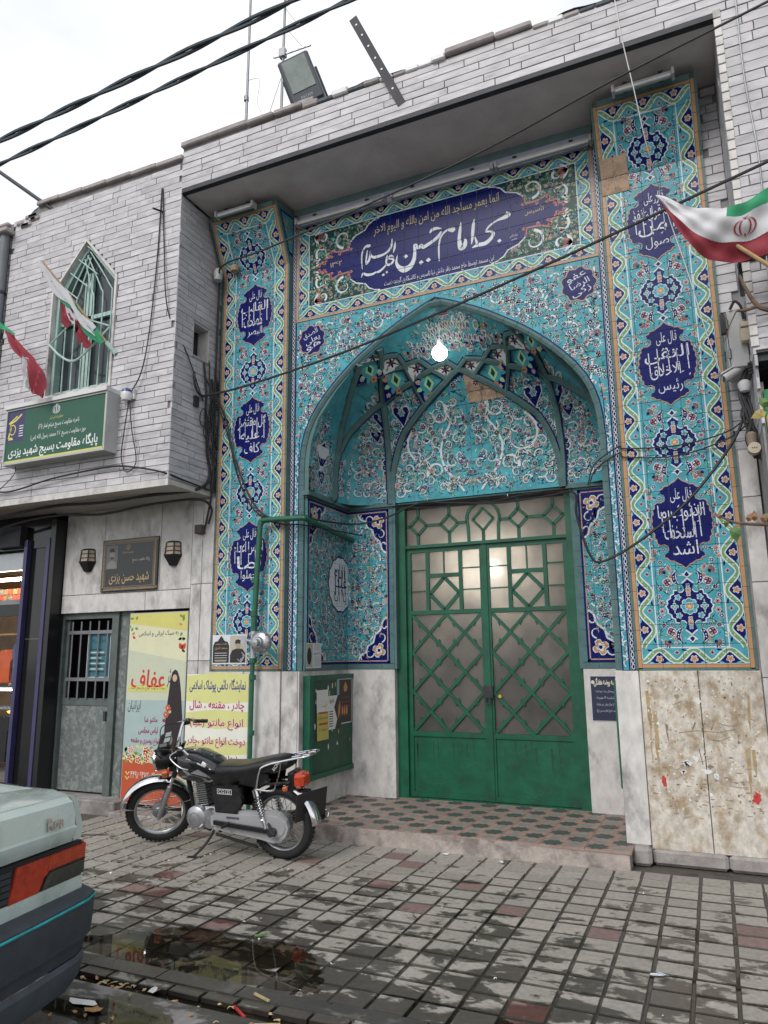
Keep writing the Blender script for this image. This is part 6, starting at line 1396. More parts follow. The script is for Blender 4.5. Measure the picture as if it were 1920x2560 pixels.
ps=thing('event_poster','navy poster with cream Persian lettering right of the green gate','poster',(1.33,BK-.01,1.0)); pal=pcol(n=(.012,.02,.055),w=(.62,.60,.48),c=(.5,.5,.55)); D=Dec(); D.rect(1.178,1.0,1.483,1.437,'c',0); D.rect(1.184,1.006,1.477,1.431,'n',1); D.text('جلسه روضه هفتگی',1.33,1.375,.23,.085,'w',2,bold=.02)
for k,tt in enumerate(('مراسم هفتگی هیئت نور الرضا','چهارشنبه ۱۹ مهرماه','بعد از نماز مغرب و عشاء','مسجد جامع امام حسین (ع)')): D.text(tt,1.33,1.285-.062*k,.2,.034,'c',2)
for x in (1.205,1.455): D.disc(x,1.375,.018,'w',2,10)
D.build('print',PL2(BK-.006),ps,pal)
# gas pipe and regulator
gp=thing('gas_pipe','dark green gas pipe rising beside the left pilaster and bending into the niche','pipe',(-2.03,-.1,0))
M_gp=mat('pipe_green',(.012,.10,.055),rough=.45,var=.2,vscale=12)
MB().tube([(-2.045,-.10,0),(-2.035,-.10,1.62)],.024,10).build('riser',M_gp,gp,smooth=True); MB().tube(smoothpath([(-2.03,-.10,1.95),(-1.985,-.10,2.95),(-1.97,-.10,3.05),(-1.92,-.10,3.09),(-1.45,-.10,3.075)],5),.03,10).build('upper_pipe',M_gp,gp,smooth=True); MB().tube(smoothpath([(-1.47,-.10,3.075),(-1.42,-.08,3.07),(-1.43,.0,3.06),(-1.46,1.06,3.0)],4),.03,10).build('branch',M_gp,gp,smooth=True)
for z,r in ((1.62,.04),(1.95,.04),(2.1,.038),(1.45,.036),(2.45,.036),(.9,.032)): MB().lathe([(0,-.03),(r,-.025),(r,.025),(0,.03)],10,(-2.03,-.10,z)).build('union',M_gp,gp)
gr=thing('gas_regulator','round grey gas regulator on the green pipe','gas regulator',(-1.87,-.17,1.7))
MB().lathe([(0,-.115),(.05,-.11),(.06,-.085),(.095,-.075),(.115,-.055),(.118,-.03),(.105,0),(.06,.02),(0,.025)],22,(-1.845,-.20,1.80),'y').build('diaphragm_case',M_alu,gr,smooth=True); MB().lathe([(0,-.16),(.035,-.155),(.04,-.11),(.03,-.1)],12,(-1.845,-.20,1.80),'y').build('cap',M_alu,gr)
for k in range(8): a=k*PI/4; MB().lathe([(0,-.075),(.01,-.075),(.01,-.05)],6,(-1.845+.105*math.cos(a),-.20,1.80+.105*math.sin(a)),'y').build('bolt',M_steel,gr)
MB().tube([(-2.12,-.10,1.83),(-1.95,-.12,1.80),(-1.86,-.18,1.80)],.03,10).build('body',M_alu,gr,smooth=True); MB().tube([(-2.03,-.10,1.62),(-2.03,-.10,1.95)],.033,10).build('body',M_alu,gr,smooth=True); MB().box(-2.17,-2.09,-.13,-.07,1.79,1.87).build('valve',M_alu,gr)
cable('conduit',[(1.548,.02,1.43),(1.55,.02,1.0),(1.552,.02,.56)],.014,'thin green conduit running down the marble right of the gate',M_gp,'pipe')
# small boxes on the left
o=tag(MB().bbox(-2.865,-2.77,-.09,.0,3.02,3.12,.008).build('junction_box',mat('brown_box',(.06,.045,.04),rough=.6)),'small brown junction box on the marble pier left of the tiles','junction box')
bs=thing('alarm_siren','small white and blue siren on the left wall','siren',(-3.27,YB-.05,4.42)); MB().lathe([(0,-.06),(.05,-.05),(.065,0),(.055,.04)],14,(-3.28,YB-.06,4.47)).build('body',M_white,bs,smooth=True); MB().lathe([(.055,.04),(.05,.07),(.02,.09),(0,.09)],14,(-3.28,YB-.06,4.47)).build('lens',mat('blue_lens',(.02,.06,.2),rough=.3),bs,smooth=True); MB().box(-3.25,-3.2,YB-.03,YB,4.44,4.56).build('bracket',M_white,bs)
# roof things
fl_=thing('floodlight','square black floodlight tilted down on the parapet','floodlight',(-1.2,-.62,7.45)); c=Vector((-1.20,-.66,7.78))
M_fl=Matrix.Translation(c)@Matrix.Rotation(R(-16),4,'Y')@Matrix.Rotation(R(16),4,'X')@Matrix.Rotation(R(12),4,'Z')
MB().bbox(-.18,.18,-.06,.07,-.28,.27,.02).xform(M_fl).build('housing',mat('floodlight_black',(.03,.04,.055),rough=.45),fl_); MB().box(-.135,.135,-.066,-.061,-.13,.235).xform(M_fl).build('glass',mat('floodlight_glass',(.20,.235,.22),rough=.25,var=.25,vscale=8),fl_); MB().prism([(-.2,-.25),(-.16,-.25),(-.16,.1),(-.2,.1)],.02,.05).xform(M_fl).build('yoke',M_iron,fl_); MB().prism([(.182,-.25),(.21,-.25),(.21,.1),(.182,.1)],.02,.05).xform(M_fl).build('yoke',M_iron,fl_)
D=Dec(); D.text('PAYAM',0,-.205,.13,.035,'w',1,ar=False); D.build('lettering',lambda u,v,h=0:tuple(M_fl@Vector((u,-.061-h,v))),fl_,pcol(w=(.35,.38,.4)))
MB().box(-1.33,-1.05,-.68,-.56,7.44,7.53).build('base',M_coping,fl_)
def mast(x,y,z0,z1,lab,lean=0,r=.019):
    t_=thing('antenna_mast',lab,'antenna',(x,y,z0)); MB().tube([(x,y,z0),(x+lean*.5,y,(z0+z1)/2),(x+lean,y,z1)],[r,r*.85,r*.7],8).build('pole',M_steel,t_,smooth=True); return t_
m1=mast(-2.18,-.3,7.0,10.6,'left steel antenna mast standing on the roof',.03); MB().lathe([(0,-.03),(.03,-.03),(.03,.03),(0,.03)],8,(-2.178,-.3,8.2)).build('clamp',M_steel,m1); MB().tube(smoothpath([(-2.16,-.3,8.45),(-2.0,-.3,8.4),(-2.02,-.3,8.1),(-1.95,-.3,7.9)],5),.004,5).build('wire',M_cabw,m1)
m2=mast(-1.70,-.3,7.0,10.4,'right antenna mast with yagi aerials above the floodlight',.06)
def yagi(t_,x0,x1,y,z,dz,n,L_):
    MB().beam((x0,y,z),(x1,y,z+dz),.018,.018).build('boom',M_alu,t_)
    for k in range(n): f=(k+.5)/n; p=Vector((x0+(x1-x0)*f,y,z+dz*f)); MB().tube([p+Vector((-.03,.12,L_)),p+Vector((.03,-.12,-L_))],.006,5).build('element',M_alu,t_)
    MB().box(x0+.08,x0+.16,y-.03,y+.03,z-.04,z+.07).build('balun',M_grey,t_)
yagi(m2,-1.80,-1.30,-.3,8.62,-.02,6,.13); yagi(m2,-1.72,-1.05,-.3,9.42,-.05,7,.16)
for a,b in (((-1.66,-.3,9.0),(-1.4,-.3,8.6)),((-1.7,-.3,8.3),(-1.95,-.3,7.6)),((-1.68,-.3,9.3),(-1.45,-.3,8.9))): MB().tube([a,b],.003,4).build('guy_wire',M_cab,m2)
an=thing('steel_angle','perforated black steel angle bar sticking up from the parapet','steel bar',(0,YB,6.98)); a,b=Vector((-.46,YB-.16,8.05)),Vector((0,YB,7.0))
d=(b-a).normalized(); s1=d.cross(Vector((0,1,0))).normalized(); mb=MB(); mb.beam(a,b,.085,.006,(0,1,0)); mb.build('flange',M_iron,an); mb=MB(); o_=s1*.042; mb.beam(a+o_+Vector((0,.03,0)),b+o_+Vector((0,.03,0)),.006,.07,(0,1,0)); mb.build('flange',M_iron,an)
for k in (.08,.2,.33,.47,.6,.82): p=a.lerp(b,k)-Vector((0,.0045,0)); MB().lathe([(0,0),(.012,0),(.012,.001)],8,tuple(p),'y').build('hole',M_white,an)  # white discs on the bar, painted as bright sky showing through its holes
tag(MB().tube([(-4.62,YB+.05,7.09),(-5.9,YB-.15,8.13)],.024,8).build('roof_pipe',M_iron,smooth=True),'dark pipe leaning out from the left parapet','pipe')
dp=thing('drain_pipe','grey rainwater pipe at the left end of the marble wall','drain pipe',(-5.5,YB-.05,3.5)); MB().tube([(-5.5,YB-.04,7.0),(-5.5,YB-.04,3.5)],.06,12).build('pipe',mat('pvc_grey',(.13,.14,.155),rough=.6,var=.15),dp,smooth=True); MB().bbox(-5.62,-5.38,YB-.14,YB+.05,7.0,7.06,.01).build('hopper',M_coping,dp)
for z in (6.2,4.9): MB().lathe([(.062,-.02),(.068,-.02),(.068,.02),(.062,.02)],12,(-5.5,YB-.04,z)).build('clip',M_iron,dp)
lw=thing('neighbouring_building','weathered marble strip neighbour at the far left edge','building',(-7,0,0)); wn=MB().box(-9,-5.46,YB+.03,.9,3.45,7.2).build('wall',M_mortar,lw); MB().box(-14,-8.2,-.3,3.2,0,3.45).build('ground_floor',M_plw,lw); MB().box(-14,-9,YB+.03,3,3.45,7.0).build('wall',M_plw,lw); bricks(wn,-9,-5.46,3.5,7.15,lambda u,v:(u,YB+.01,v),0,limit=60,seed=33,score=lambda u,v:-u)
for i in range(6): x=-5.5-.2*i; MB().bbox(x-.2,x-.01,YB-.03,YB+.2,7.15+random.uniform(-.05,.05),7.25+random.uniform(-.03,.05),.02).build('broken_coping',M_coping,lw)
# ================================================================ FLAGS
FG=mat('flag_green',(.03,.28,.13),rough=.75,var=.12,vscale=12); FW=mat('flag_white',(.58,.58,.60),rough=.75,var=.08,vscale=12); FR=mat('flag_red',(.27,.03,.045),rough=.75,var=.15,vscale=12)
M_bam=mat('wood_pole',(.42,.28,.13),rough=.6,var=.2,vscale=20)
def flag(label,pole,cloth,nu,mats_of,name='flag',base=None,sleeve=True):
    t_=thing(name,label,'flag',pole[0]); MB().tube(pole,.014,8).build('pole',M_bam,t_,smooth=True)
    for nm,mt,fn,a,b in cloth: 
        mb=MB().grid(fn,a,b); o=mb.build(nm,mt,t_,smooth=True,fix=False)
    return t_
# flag 1: rolled along its pole in front of the window
p0,p1=Vector((-3.55,YB-.02,5.06)),Vector((-4.15,-1.30,6.03)); ax=p1-p0
def roll(t0,t1,drop0,drop1,off,amp,ph):
    def f(u,v):
        t=t0+(t1-t0)*u; p=p0+ax*t; d=drop0+(drop1-drop0)*v
        d*=(.55+.45*math.sin(PI*min(1,max(0,(u*.9+.08)))))*(1+.25*math.sin(u*9+ph)); w_=amp*math.sin(v*7+u*11+ph)
        return p+Vector((w_*.5+off*.2,off+w_,-d+.02*math.sin(u*14+ph)))
    return f
flag('Iranian flag rolled along a pole in front of the pointed window',[p0-ax*.02,p1],[('green_band',FG,roll(.12,.82,-.02,.14,-.03,.018,0),18,6),('white_band',FW,roll(.22,1.0,-.035,.11,-.045,.014,1.5),18,6),('white_band',FW,roll(.3,.75,.10,.20,.0,.02,2.5),16,5),('red_band',FR,roll(.34,.5,.16,.36,.01,.03,.7),8,6),('red_band',FR,roll(.55,.74,.14,.33,.01,.03,3),8,6)],10,None)
MB().tube([p0-ax*.03,p0+ax*.1],.026,8).build('flag_socket',M_mint,win)
# flag 2: hanging at the far left
q0=Vector((-5.06,-1.12,5.60))
def hang(pts,wd,th,ph):
    P=smoothpath(pts,6); n=len(P)-1
    def f(u,v):
        i=u*n; a=P[min(int(i),n-1)].lerp(P[min(int(i)+1,n)],i-int(i)) if i<n else P[n]
        w_=wd(u); return a+Vector(((v-.5)*w_*.75,(v-.5)*w_*.5+th*math.sin(v*9+u*6+ph)+.008*math.sin(v*23+u*13),-.35*(v-.5)*w_+.01*math.sin(v*14)))
    return f
tf=thing('flag','Iranian flag hanging limp with its red end down beside the drain pipe','flag',(-5.1,-1.12,5.6)); MB().tube([(-5.9,-.75,5.1),(-5.02,-1.15,5.66)],.014,8).build('pole',M_bam,tf)
path=[(-5.04,-1.12,5.58),(-4.84,-1.12,5.40),(-4.66,-1.11,5.18),(-4.50,-1.1,5.0),(-4.34,-1.1,4.80),(-4.33,-1.1,4.56)]
MB().grid(hang(path[:2],lambda u:.12+.05*u,.02,0),6,6).build('green_band',FG,tf,smooth=True,fix=False)
MB().grid(hang(path[1:4],lambda u:.14+.10*u,.03,1),12,8).build('red_band',FR,tf,smooth=True,fix=False); MB().grid(hang([(-4.50,-1.12,5.02),(-4.47,-1.12,4.85),(-4.45,-1.12,4.64)],lambda u:.09,.02,2),8,6).build('white_band',FW,tf,smooth=True,fix=False); MB().grid(hang([(-4.42,-1.1,4.97),(-4.33,-1.1,4.80),(-4.31,-1.1,4.55)],lambda u:.2-.03*u,.03,1.4),10,8).build('red_band',FR,tf,smooth=True,fix=False)
# flag 3: spread below its pole at the right edge
a3,b3=Vector((2.245,-1.2,5.05)),Vector((3.12,-1.13,4.14))
t3=thing('flag','Iranian flag with red emblem spread below a wooden pole at the right edge','flag',(3.1,-1.15,4.15)); MB().tube([a3.lerp(b3,.45),b3],.015,8).build('pole',M_bam,t3,smooth=True); MB().tube(smoothpath([a3,a3.lerp(b3,.2)+Vector((0,-.01,.02)),a3.lerp(b3,.5)],4),[.006]+[.022]*8,8).build('sleeve',FW,t3,smooth=True)
topc=[(2.25,-1.21,5.04),(2.45,-1.24,4.88),(2.62,-1.27,4.80),(2.80,-1.25,4.78),(3.0,-1.22,4.88),(3.35,-1.25,4.95)]; botc=[(2.26,-1.19,5.02),(2.40,-1.2,4.70),(2.56,-1.16,4.47),(2.76,-1.12,4.40),(3.0,-1.15,4.42),(3.35,-1.16,4.55)]
TP,BP=smoothpath(topc,6),smoothpath(botc,6); n3=len(TP)-1
def f3(v0,v1):
    def f(u,v):
        i=min(int(u*n3),n3-1); k=u*n3-i; a=TP[i].lerp(TP[i+1],k); b=BP[i].lerp(BP[i+1],k); q=v0+(v1-v0)*v
        return a.lerp(b,q)+Vector((0,.035*math.sin(q*5+u*7)*u-.05*math.sin(PI*q)*u+.008*math.sin(u*31+q*9)+.006*math.sin(u*19-q*17),-.02*math.sin(u*8)*q))
    return f
for nm,mt,v0,v1 in (('green_band',FG,0,.22),('white_band',FW,.22,.66),('red_band',FR,.66,1)):
    if nm=='green_band': MB().grid(lambda u,v:f3(0,.22)(.5+.5*u,v),20,5).build(nm,mt,t3,smooth=True,fix=False); MB().grid(lambda u,v:f3(0,.22)(.5*u,v),16,5).build('white_band',FW,t3,smooth=True,fix=False)
    else: MB().grid(f3(v0,v1),60,12).build(nm,mt,t3,smooth=True,fix=False)
D=Dec(); D.at(.63,.57,.075,.15); crest(D,0,0,1,'r',1); D.pop()
for k in range(22): D.poly([(.40+.026*k,.33),(.416+.026*k,.33),(.416+.026*k,.355),(.40+.026*k,.355)],'w',2)
D.build('emblem',lambda u,v,h=0:tuple(Vector(f3(0,1)(u,1-v))+Vector((0,-h-.004,0))),t3,pcol(r=(.33,.03,.04),w=(.6,.6,.6)))
# ================================================================ CABLES
def twist(name,a,b,sag,label,r=.012,k=3,turns=16,rad=.016):
    t_=thing(name,label,'cable',a,'twisted overhead power lines'); a,b=Vector(a),Vector(b); n=150
    for j in range(k):
        P=[]
        for i in range(n+1):
            t=i/n; p=a.lerp(b,t)+Vector((0,0,-sag*4*t*(1-t))); an=2*PI*(turns*t+j/k); P.append(p+Vector((0,math.cos(an),math.sin(an)))*rad)
        MB().tube(P,r,6).build('conductor',M_cabg,t_,smooth=True,fix=False)
twist('power_line',(-7.5,-3.2,5.42),(5.5,-3.2,6.10),.06,'upper twisted overhead power line crossing the sky',.0135,2,12,.0125)
twist('power_line',(-7.5,-3.2,5.15),(5.5,-3.2,5.92),.04,'lower twisted overhead power line crossing the sky',.011,2,14,.010)
cable('cable',[(-2.66,-.08,6.10),(-2.4,-.30,6.10),(-1.6,-.45,6.06),(.598,-.72,6.20),(2.0,-1.0,6.32),(3.08,-1.2,6.39),(4.5,-1.4,6.55)],.011,'black cable slanting from the left pilaster up across the soffit')
cable('cable',[(-2.69,-.26,4.55),(-2.0,-.32,4.56),(-.6,-.5,4.66),(1.2,-.85,4.85),(3.0,-1.2,5.10),(5,-1.5,5.45)],.012,'black cable slanting across the middle of the arch')
cable('cable',[(2.78,-.3,3.75),(2.70,-.25,3.45),(2.5,-.22,3.15),(2.19,-.2,2.82),(1.80,-.15,2.55),(1.52,-.1,2.43),(1.42,.0,2.5),(1.33,.2,2.72),(1.24,.5,3.0),(1.18,.95,3.25),(1.10,1.02,3.34)],.012,'thick black cable hanging in a loop over the right pilaster')
cable('cable',[(1.10,1.03,3.33),(.8,1.05,3.30),(.3,1.04,3.28),(-.2,1.04,3.33),(-.6,1.04,3.36),(-1.0,1.0,3.22),(-1.30,.8,3.14),(-1.44,.2,3.10),(-1.50,-.02,3.12),(-1.9,-.03,3.13),(-2.15,-.03,3.35),(-2.38,-.04,3.85),(-2.50,-.05,4.3),(-2.62,-.1,4.6)],.010,'black cable looping over the gate and up the left pilaster')
cable('cable',[(1.12,1.04,3.36),(.7,1.07,3.36),(.2,1.06,3.30),(-.35,1.06,3.30),(-.8,1.03,3.33)],.007,'thin dark cable sagging along the gate lintel',M_cab)
cable('cable',[(-2.62,-.08,4.55),(-2.48,-.03,4.1),(-2.33,-.02,3.6),(-2.1,-.02,3.22),(-1.75,-.02,3.05),(-1.5,.02,3.02),(-1.2,.8,3.0)],.008,'second black cable drooping over the left pilaster beside the thick one')
for k,(dy,z) in enumerate(((.0,3.46),(.02,3.40))): cable('cable',[(2.79,-.2,z+.1),(2.60,-.06,z-.0),(2.2,-.03,z-.06-.03*k),(1.78,-.02,z-.03-.02*k),(1.72,.0,z+.0),(1.50,.06,z-.12),(1.42,.1,z-.3)],.006,('upper' if k==0 else 'lower')+' thin wire strung across the right pilaster below the medallion')
cable('cable',[(2.05,-.78,7.3),(2.08,-.76,6.9),(2.14,-.7,6.4),(2.20,-.5,5.95),(2.30,-.05,5.6),(2.42,-.02,5.0),(2.52,-.02,4.4),(2.60,-.02,4.0)],.0045,'white wire dangling over the right pilaster from the parapet',M_cabw)
cable('cable',[(2.98,YB-.02,7.2),(2.97,YB-.02,6.2),(3.0,YB-.03,5.4),(2.97,YB-.02,4.6),(2.95,YB-.02,3.9)],.007,'grey wire running down the right marble wall',M_steel)
# wires on the left building
cable('cable',[(-2.985,YB-.01,6.95),(-2.99,YB-.015,6.2),(-3.02,YB-.02,5.5),(-3.06,YB-.03,5.0),(-3.12,YB-.04,4.7),(-3.22,YB-.05,4.52)],.007,'wire dropping down the left wall to the siren')
cable('cable',[(-2.97,YB-.01,6.95),(-2.90,YB-.02,6.2),(-2.80,YB-.02,5.4),(-2.685,-.55,4.95),(-2.682,-.35,4.65),(-2.68,-.25,4.5)],.007,'wire crossing the wall corner to the cable bundle')
for k in range(9):
    y=-.20+.035*k; r5=random.Random(k); pts=[(XL+.012+.01*(k%3),y-.05,4.85+r5.uniform(-.1,.15))]
    for z in (4.6,4.35,4.1,3.9,3.7,3.52): pts.append((XL+.015+.012*(k%3)+r5.uniform(0,.02),y+r5.uniform(-.06,.06)+(.06 if z<4 else 0),z))
    cable('cable',pts,(.012,.007,.009,.006,.013,.006,.008,.007,.01)[k],'black cable in the tangled bundle down the marble return wall',group='tangled cables on the return wall')
for k in range(4):
    c=Vector((XL+.04,-.26+.07*k,4.3-.12*k)); cable('cable_coil',[c+Vector((.01*math.sin(a),.06*math.cos(a),.10*math.sin(a))) for a in [q*PI/4 for q in range(9)]],.007,'spare loop of black cable on the marble return wall',cat='cable coil',group='cable coils on the return wall')
cable('cable',[(-7,YB-.04,3.40),(-5.6,YB-.05,3.62),(-5.0,YB-.04,3.58),(-4.3,YB-.05,3.66),(-3.5,YB-.04,3.70),(-3.15,YB-.04,3.66),(-2.75,YB-.02,3.56),(-2.68,-.5,3.52),(-2.67,-.1,3.5)],.010,'black cable clipped along the foot of the left upper wall')
cable('cable',[(-3.25,YB-.05,4.42),(-3.30,YB-.04,4.1),(-3.33,YB-.03,3.8),(-3.25,YB-.03,3.62),(-3.12,YB-.03,3.72),(-3.2,YB-.04,4.1),(-3.24,YB-.05,4.42)],.006,'loop of thin wire below the siren')
cable('cable',[(-6.5,-.45,3.2),(-5.5,-.50,3.36),(-4.6,-.5,3.42),(-3.9,-.48,3.40),(-3.2,-.45,3.42),(-2.72,-.3,3.46),(-2.66,-.1,3.6)],.016,'thick black cable sagging under the overhang soffit, upper of two')
cable('cable',[(-6.5,-.3,3.1),(-5.4,-.35,3.30),(-4.6,-.36,3.34),(-4.0,-.34,3.30),(-3.3,-.3,3.36),(-2.75,-.2,3.38),(-2.66,-.06,3.3),(-2.70,-.05,3.12)],.014,'thick black cable sagging under the overhang soffit, lower of two')
cable('cable',[(-2.65,-.07,6.2),(-2.665,-.06,5.5),(-2.67,-.05,4.8),(-2.66,-.05,4.0),(-2.665,-.05,3.5),(-2.74,-.05,3.1)],.012,'black conduit cable running down beside the left pilaster edge')
mh=thing('cable_clamp','grey cable clamp at the bend of the left pilaster','clamp',(-2.63,-.12,6.1)); MB().lathe([(0,-.08),(.05,-.07),(.055,.04),(.03,.08),(0,.09)],10,(-2.62,-.14,6.09)).build('insulator',M_grey,mh,smooth=True); MB().lathe([(0,-.05),(.05,-.03),(.06,.02),(.03,.05)],9,(-2.44,-.07,6.16)).build('foam_lump',M_tanm,mh,smooth=True)
hk=thing('cable_hook','rusty steel hook plate holding the arch cable on the return wall','hook',(XL,-.3,4.5)); MB().box(XL+.001,XL+.03,-.40,-.33,4.40,4.52).build('plate',M_iron,hk); MB().tube(smoothpath([(XL+.02,-.42,4.78),(XL+.05,-.46,4.74),(XL+.05,-.44,4.62),(XL+.05,-.36,4.54),(XL+.06,-.26,4.55)],5),.014,6).build('hook_rod',M_iron,hk,smooth=True)
tag(MB().tube([(-2.98,YB-.14,6.62),(-2.96,YB+.02,6.66)],.012,6).build('wall_bracket',M_iron),'short iron bracket sticking out of the left marble wall','bracket')
# ================================================================ RIGHT EDGE CLUTTER
eb=thing('meter_cabinet','grey steel electric cabinet with open hinge side at the right pilaster','cabinet',(2.75,-.3,3.9)); MB().box(2.655,2.665,-.40,-.05,3.90,4.36).build('door',M_grey,eb); MB().bbox(2.67,2.805,-.42,-.05,3.88,4.37,.006).build('body',M_grey,eb)
for z in (4.0,4.25): MB().lathe([(0,-.04),(.012,-.04),(.012,.04),(0,.04)],8,(2.668,-.425,z)).build('hinge',M_steel,eb)
MB().box(2.62,2.66,-.44,-.38,4.18,4.34).build('flap',M_blk,eb); MB().tube(smoothpath([(2.70,-.43,4.37),(2.74,-.46,4.42),(2.78,-.47,4.36),(2.79,-.46,4.26)],4),.012,6).build('lead',M_iron,eb)
jb=thing('terminal_box','cream plastic terminal box on the grey cabinet','box',(2.79,-.46,4.05)); M_cream=mat('cream_plastic',(.48,.42,.30),rough=.5); MB().bbox(2.755,2.83,-.50,-.425,4.06,4.17,.006).build('body',M_cream,jb); MB().bbox(2.757,2.828,-.51,-.425,4.175,4.22,.006).build('lid',M_cream,jb)
cc=thing('bullet_camera','white bullet security camera pointing left below the cabinet','camera',(2.72,-.4,3.85)); a,b=Vector((2.60,-.42,3.80)),Vector((2.76,-.35,3.91)); MB().tube([a,b],.035,12).build('body',M_white,cc,smooth=True); MB().beam(a+Vector((-.03,0,.03)),b+Vector((.0,0,.04)),.085,.012).build('visor',M_white,cc); MB().lathe([(0,0),(.028,0),(.028,.004)],12,tuple(a+Vector((-.002,-.006,-.003))),'x').build('lens',M_blk,cc); MB().tube([b,b+Vector((.05,.0,.02))],.015,8).build('arm',M_white,cc); MB().box(2.80,2.83,-.40,-.30,3.88,3.97).build('mount',M_white,cc)
dc=thing('dome_camera','small white dome camera hanging below the bullet camera','camera',(2.75,-.35,3.68)); MB().lathe([(0,-.05),(.035,-.04),(.05,0),(.05,.03),(.03,.05),(0,.05)],14,(2.75,-.36,3.73)).build('dome',M_white,dc,smooth=True); MB().tube([(2.75,-.36,3.78),(2.80,-.34,3.85)],.012,6).build('stem',M_blk,dc)
for k in range(10):
    r6=random.Random(50+k); cable('cable',[(2.80+r6.uniform(-.03,.04),-.35+r6.uniform(-.1,.1),3.88),(2.74+r6.uniform(-.03,.05),-.33,3.72),(2.74+r6.uniform(-.04,.05),-.33,3.5),(2.76+r6.uniform(-.04,.05),-.30,3.32),(2.78+r6.uniform(-.05,.05),-.28,3.15+r6.uniform(-.05,.1))],r6.choice((.006,.008,.011,.014)),'black cable in the knot below the security cameras',group='cable knot at the right pilaster')
for k in range(4): cable('cable',[(2.78,-.5,3.86-.025*k),(2.95,-.55,3.89-.03*k),(3.3,-.6,3.86-.02*k)],.013,('topmost','second','third','lowest')[k]+' thick black cable of the stack running to the right edge',group='stacked cables at the right edge')
ls=thing('lamp_holder','white lamp holder hanging from a wire at the right edge','lamp holder',(2.78,-.4,3.15)); MB().lathe([(0,-.03),(.045,-.03),(.05,-.01),(.05,.03),(.03,.04),(0,.04)],14,(2.765,-.42,3.20),'y').build('body',M_cream,ls,smooth=True); MB().lathe([(.035,.0),(.04,.08),(.02,.1),(0,.1)],12,(2.755,-.40,3.24)).build('cap',mat('brown_cap',(.22,.17,.13),rough=.7),ls,smooth=True)
for dx in (-.015,0,.015): MB().lathe([(0,0),(.005,0),(.005,.002)],6,(2.765+dx,-.452,3.20),'y').build('contact',M_blk,ls)
cp=cable('conduit_pipe',[(2.80,-.62,4.38),(2.80,-.66,4.55),(2.86,-.76,4.62),(3.4,-.80,4.66)],.028,'bent black conduit on the right marble wall',M_blk,'pipe')
# bare branch and leafy twig
M_bark=mat('bark',(.13,.085,.06),rough=.9,var=.3,vscale=30); M_lf=[mat('leaf_green',(.07,.14,.03),rough=.5,var=.3,vscale=20),mat('leaf_dry',(.20,.10,.05),rough=.7,var=.3,vscale=20),mat('leaf_yellow',(.32,.26,.08),rough=.6,var=.3,vscale=20)]
def twig(name,label,limbs,leaves,seed):
    t_=thing(name,label,'branch',limbs[0][0][0]); r7=random.Random(seed); 
    for k,(P,r0,r1) in enumerate(limbs): Q=smoothpath(P,4); MB().tube(Q,[r0+(r1-r0)*i/(len(Q)-1) for i in range(len(Q))],7).build('limb',M_bark,t_,smooth=True)
    for (p,a,L_,m_) in leaves:
        p=Vector(p); d=Vector((math.cos(a),-.3,math.sin(a))).normalized(); s1=d.cross(Vector((.2,1,.1))).normalized(); n_=d.cross(s1); mb=MB()
        V=[p,p+d*L_*.3+s1*L_*.32+n_*.01,p+d*L_*.65+s1*L_*.28,p+d*L_-n_*.02,p+d*L_*.65-s1*L_*.28,p+d*L_*.3-s1*L_*.32+n_*.01,p+d*L_*.5+n_*.012]; mb.add(V,[(0,1,6),(1,2,6),(2,3,6),(3,4,6),(4,5,6),(5,0,6)]); mb.build('leaf',M_lf[m_],t_,fix=False)
    return t_
twig('tree_branch','bare forked brown branch reaching in at the right edge',[([(3.1,-1.3,3.86),(2.882,-1.3,3.937),(2.817,-1.3,3.989),(2.77,-1.3,4.10),(2.733,-1.3,4.225)],.022,.010),([(2.83,-1.3,3.975),(2.75,-1.3,3.96),(2.693,-1.3,3.968)],.013,.009),([(2.69,-1.3,3.965),(2.64,-1.3,3.87),(2.60,-1.3,3.76)],.005,.003)],[],1)
twig('tree_branch','leafy twig with dry leaves reaching in at the right edge',[([(3.1,-1.3,2.42),(2.734,-1.3,2.462),(2.55,-1.3,2.49),(2.447,-1.3,2.546)],.016,.006),([(2.58,-1.3,2.49),(2.57,-1.3,2.60)],.006,.003)],[((2.54,-1.3,2.47),-1.6,.11,0),((2.62,-1.3,2.49),1.2,.06,1),((2.66,-1.3,2.49),1.6,.07,1),((2.70,-1.3,2.48),1.0,.07,1),((2.74,-1.3,2.47),1.4,.08,0),((2.80,-1.3,2.46),1.7,.09,0),((2.47,-1.3,2.53),2.6,.05,1),((2.50,-1.3,2.51),-2.0,.05,0)],2)
twig('tree_branch','thin twig with two pale leaves near the right lamp holder',[([(3.05,-1.3,3.12),(2.87,-1.3,3.20),(2.78,-1.3,3.24)],.005,.002)],[((2.80,-1.3,3.22),3.5,.10,2),((2.82,-1.3,3.25),2.3,.09,0),((2.86,-1.3,3.21),-2.2,.11,2),((2.84,-1.3,3.24),1.3,.06,0)],3)
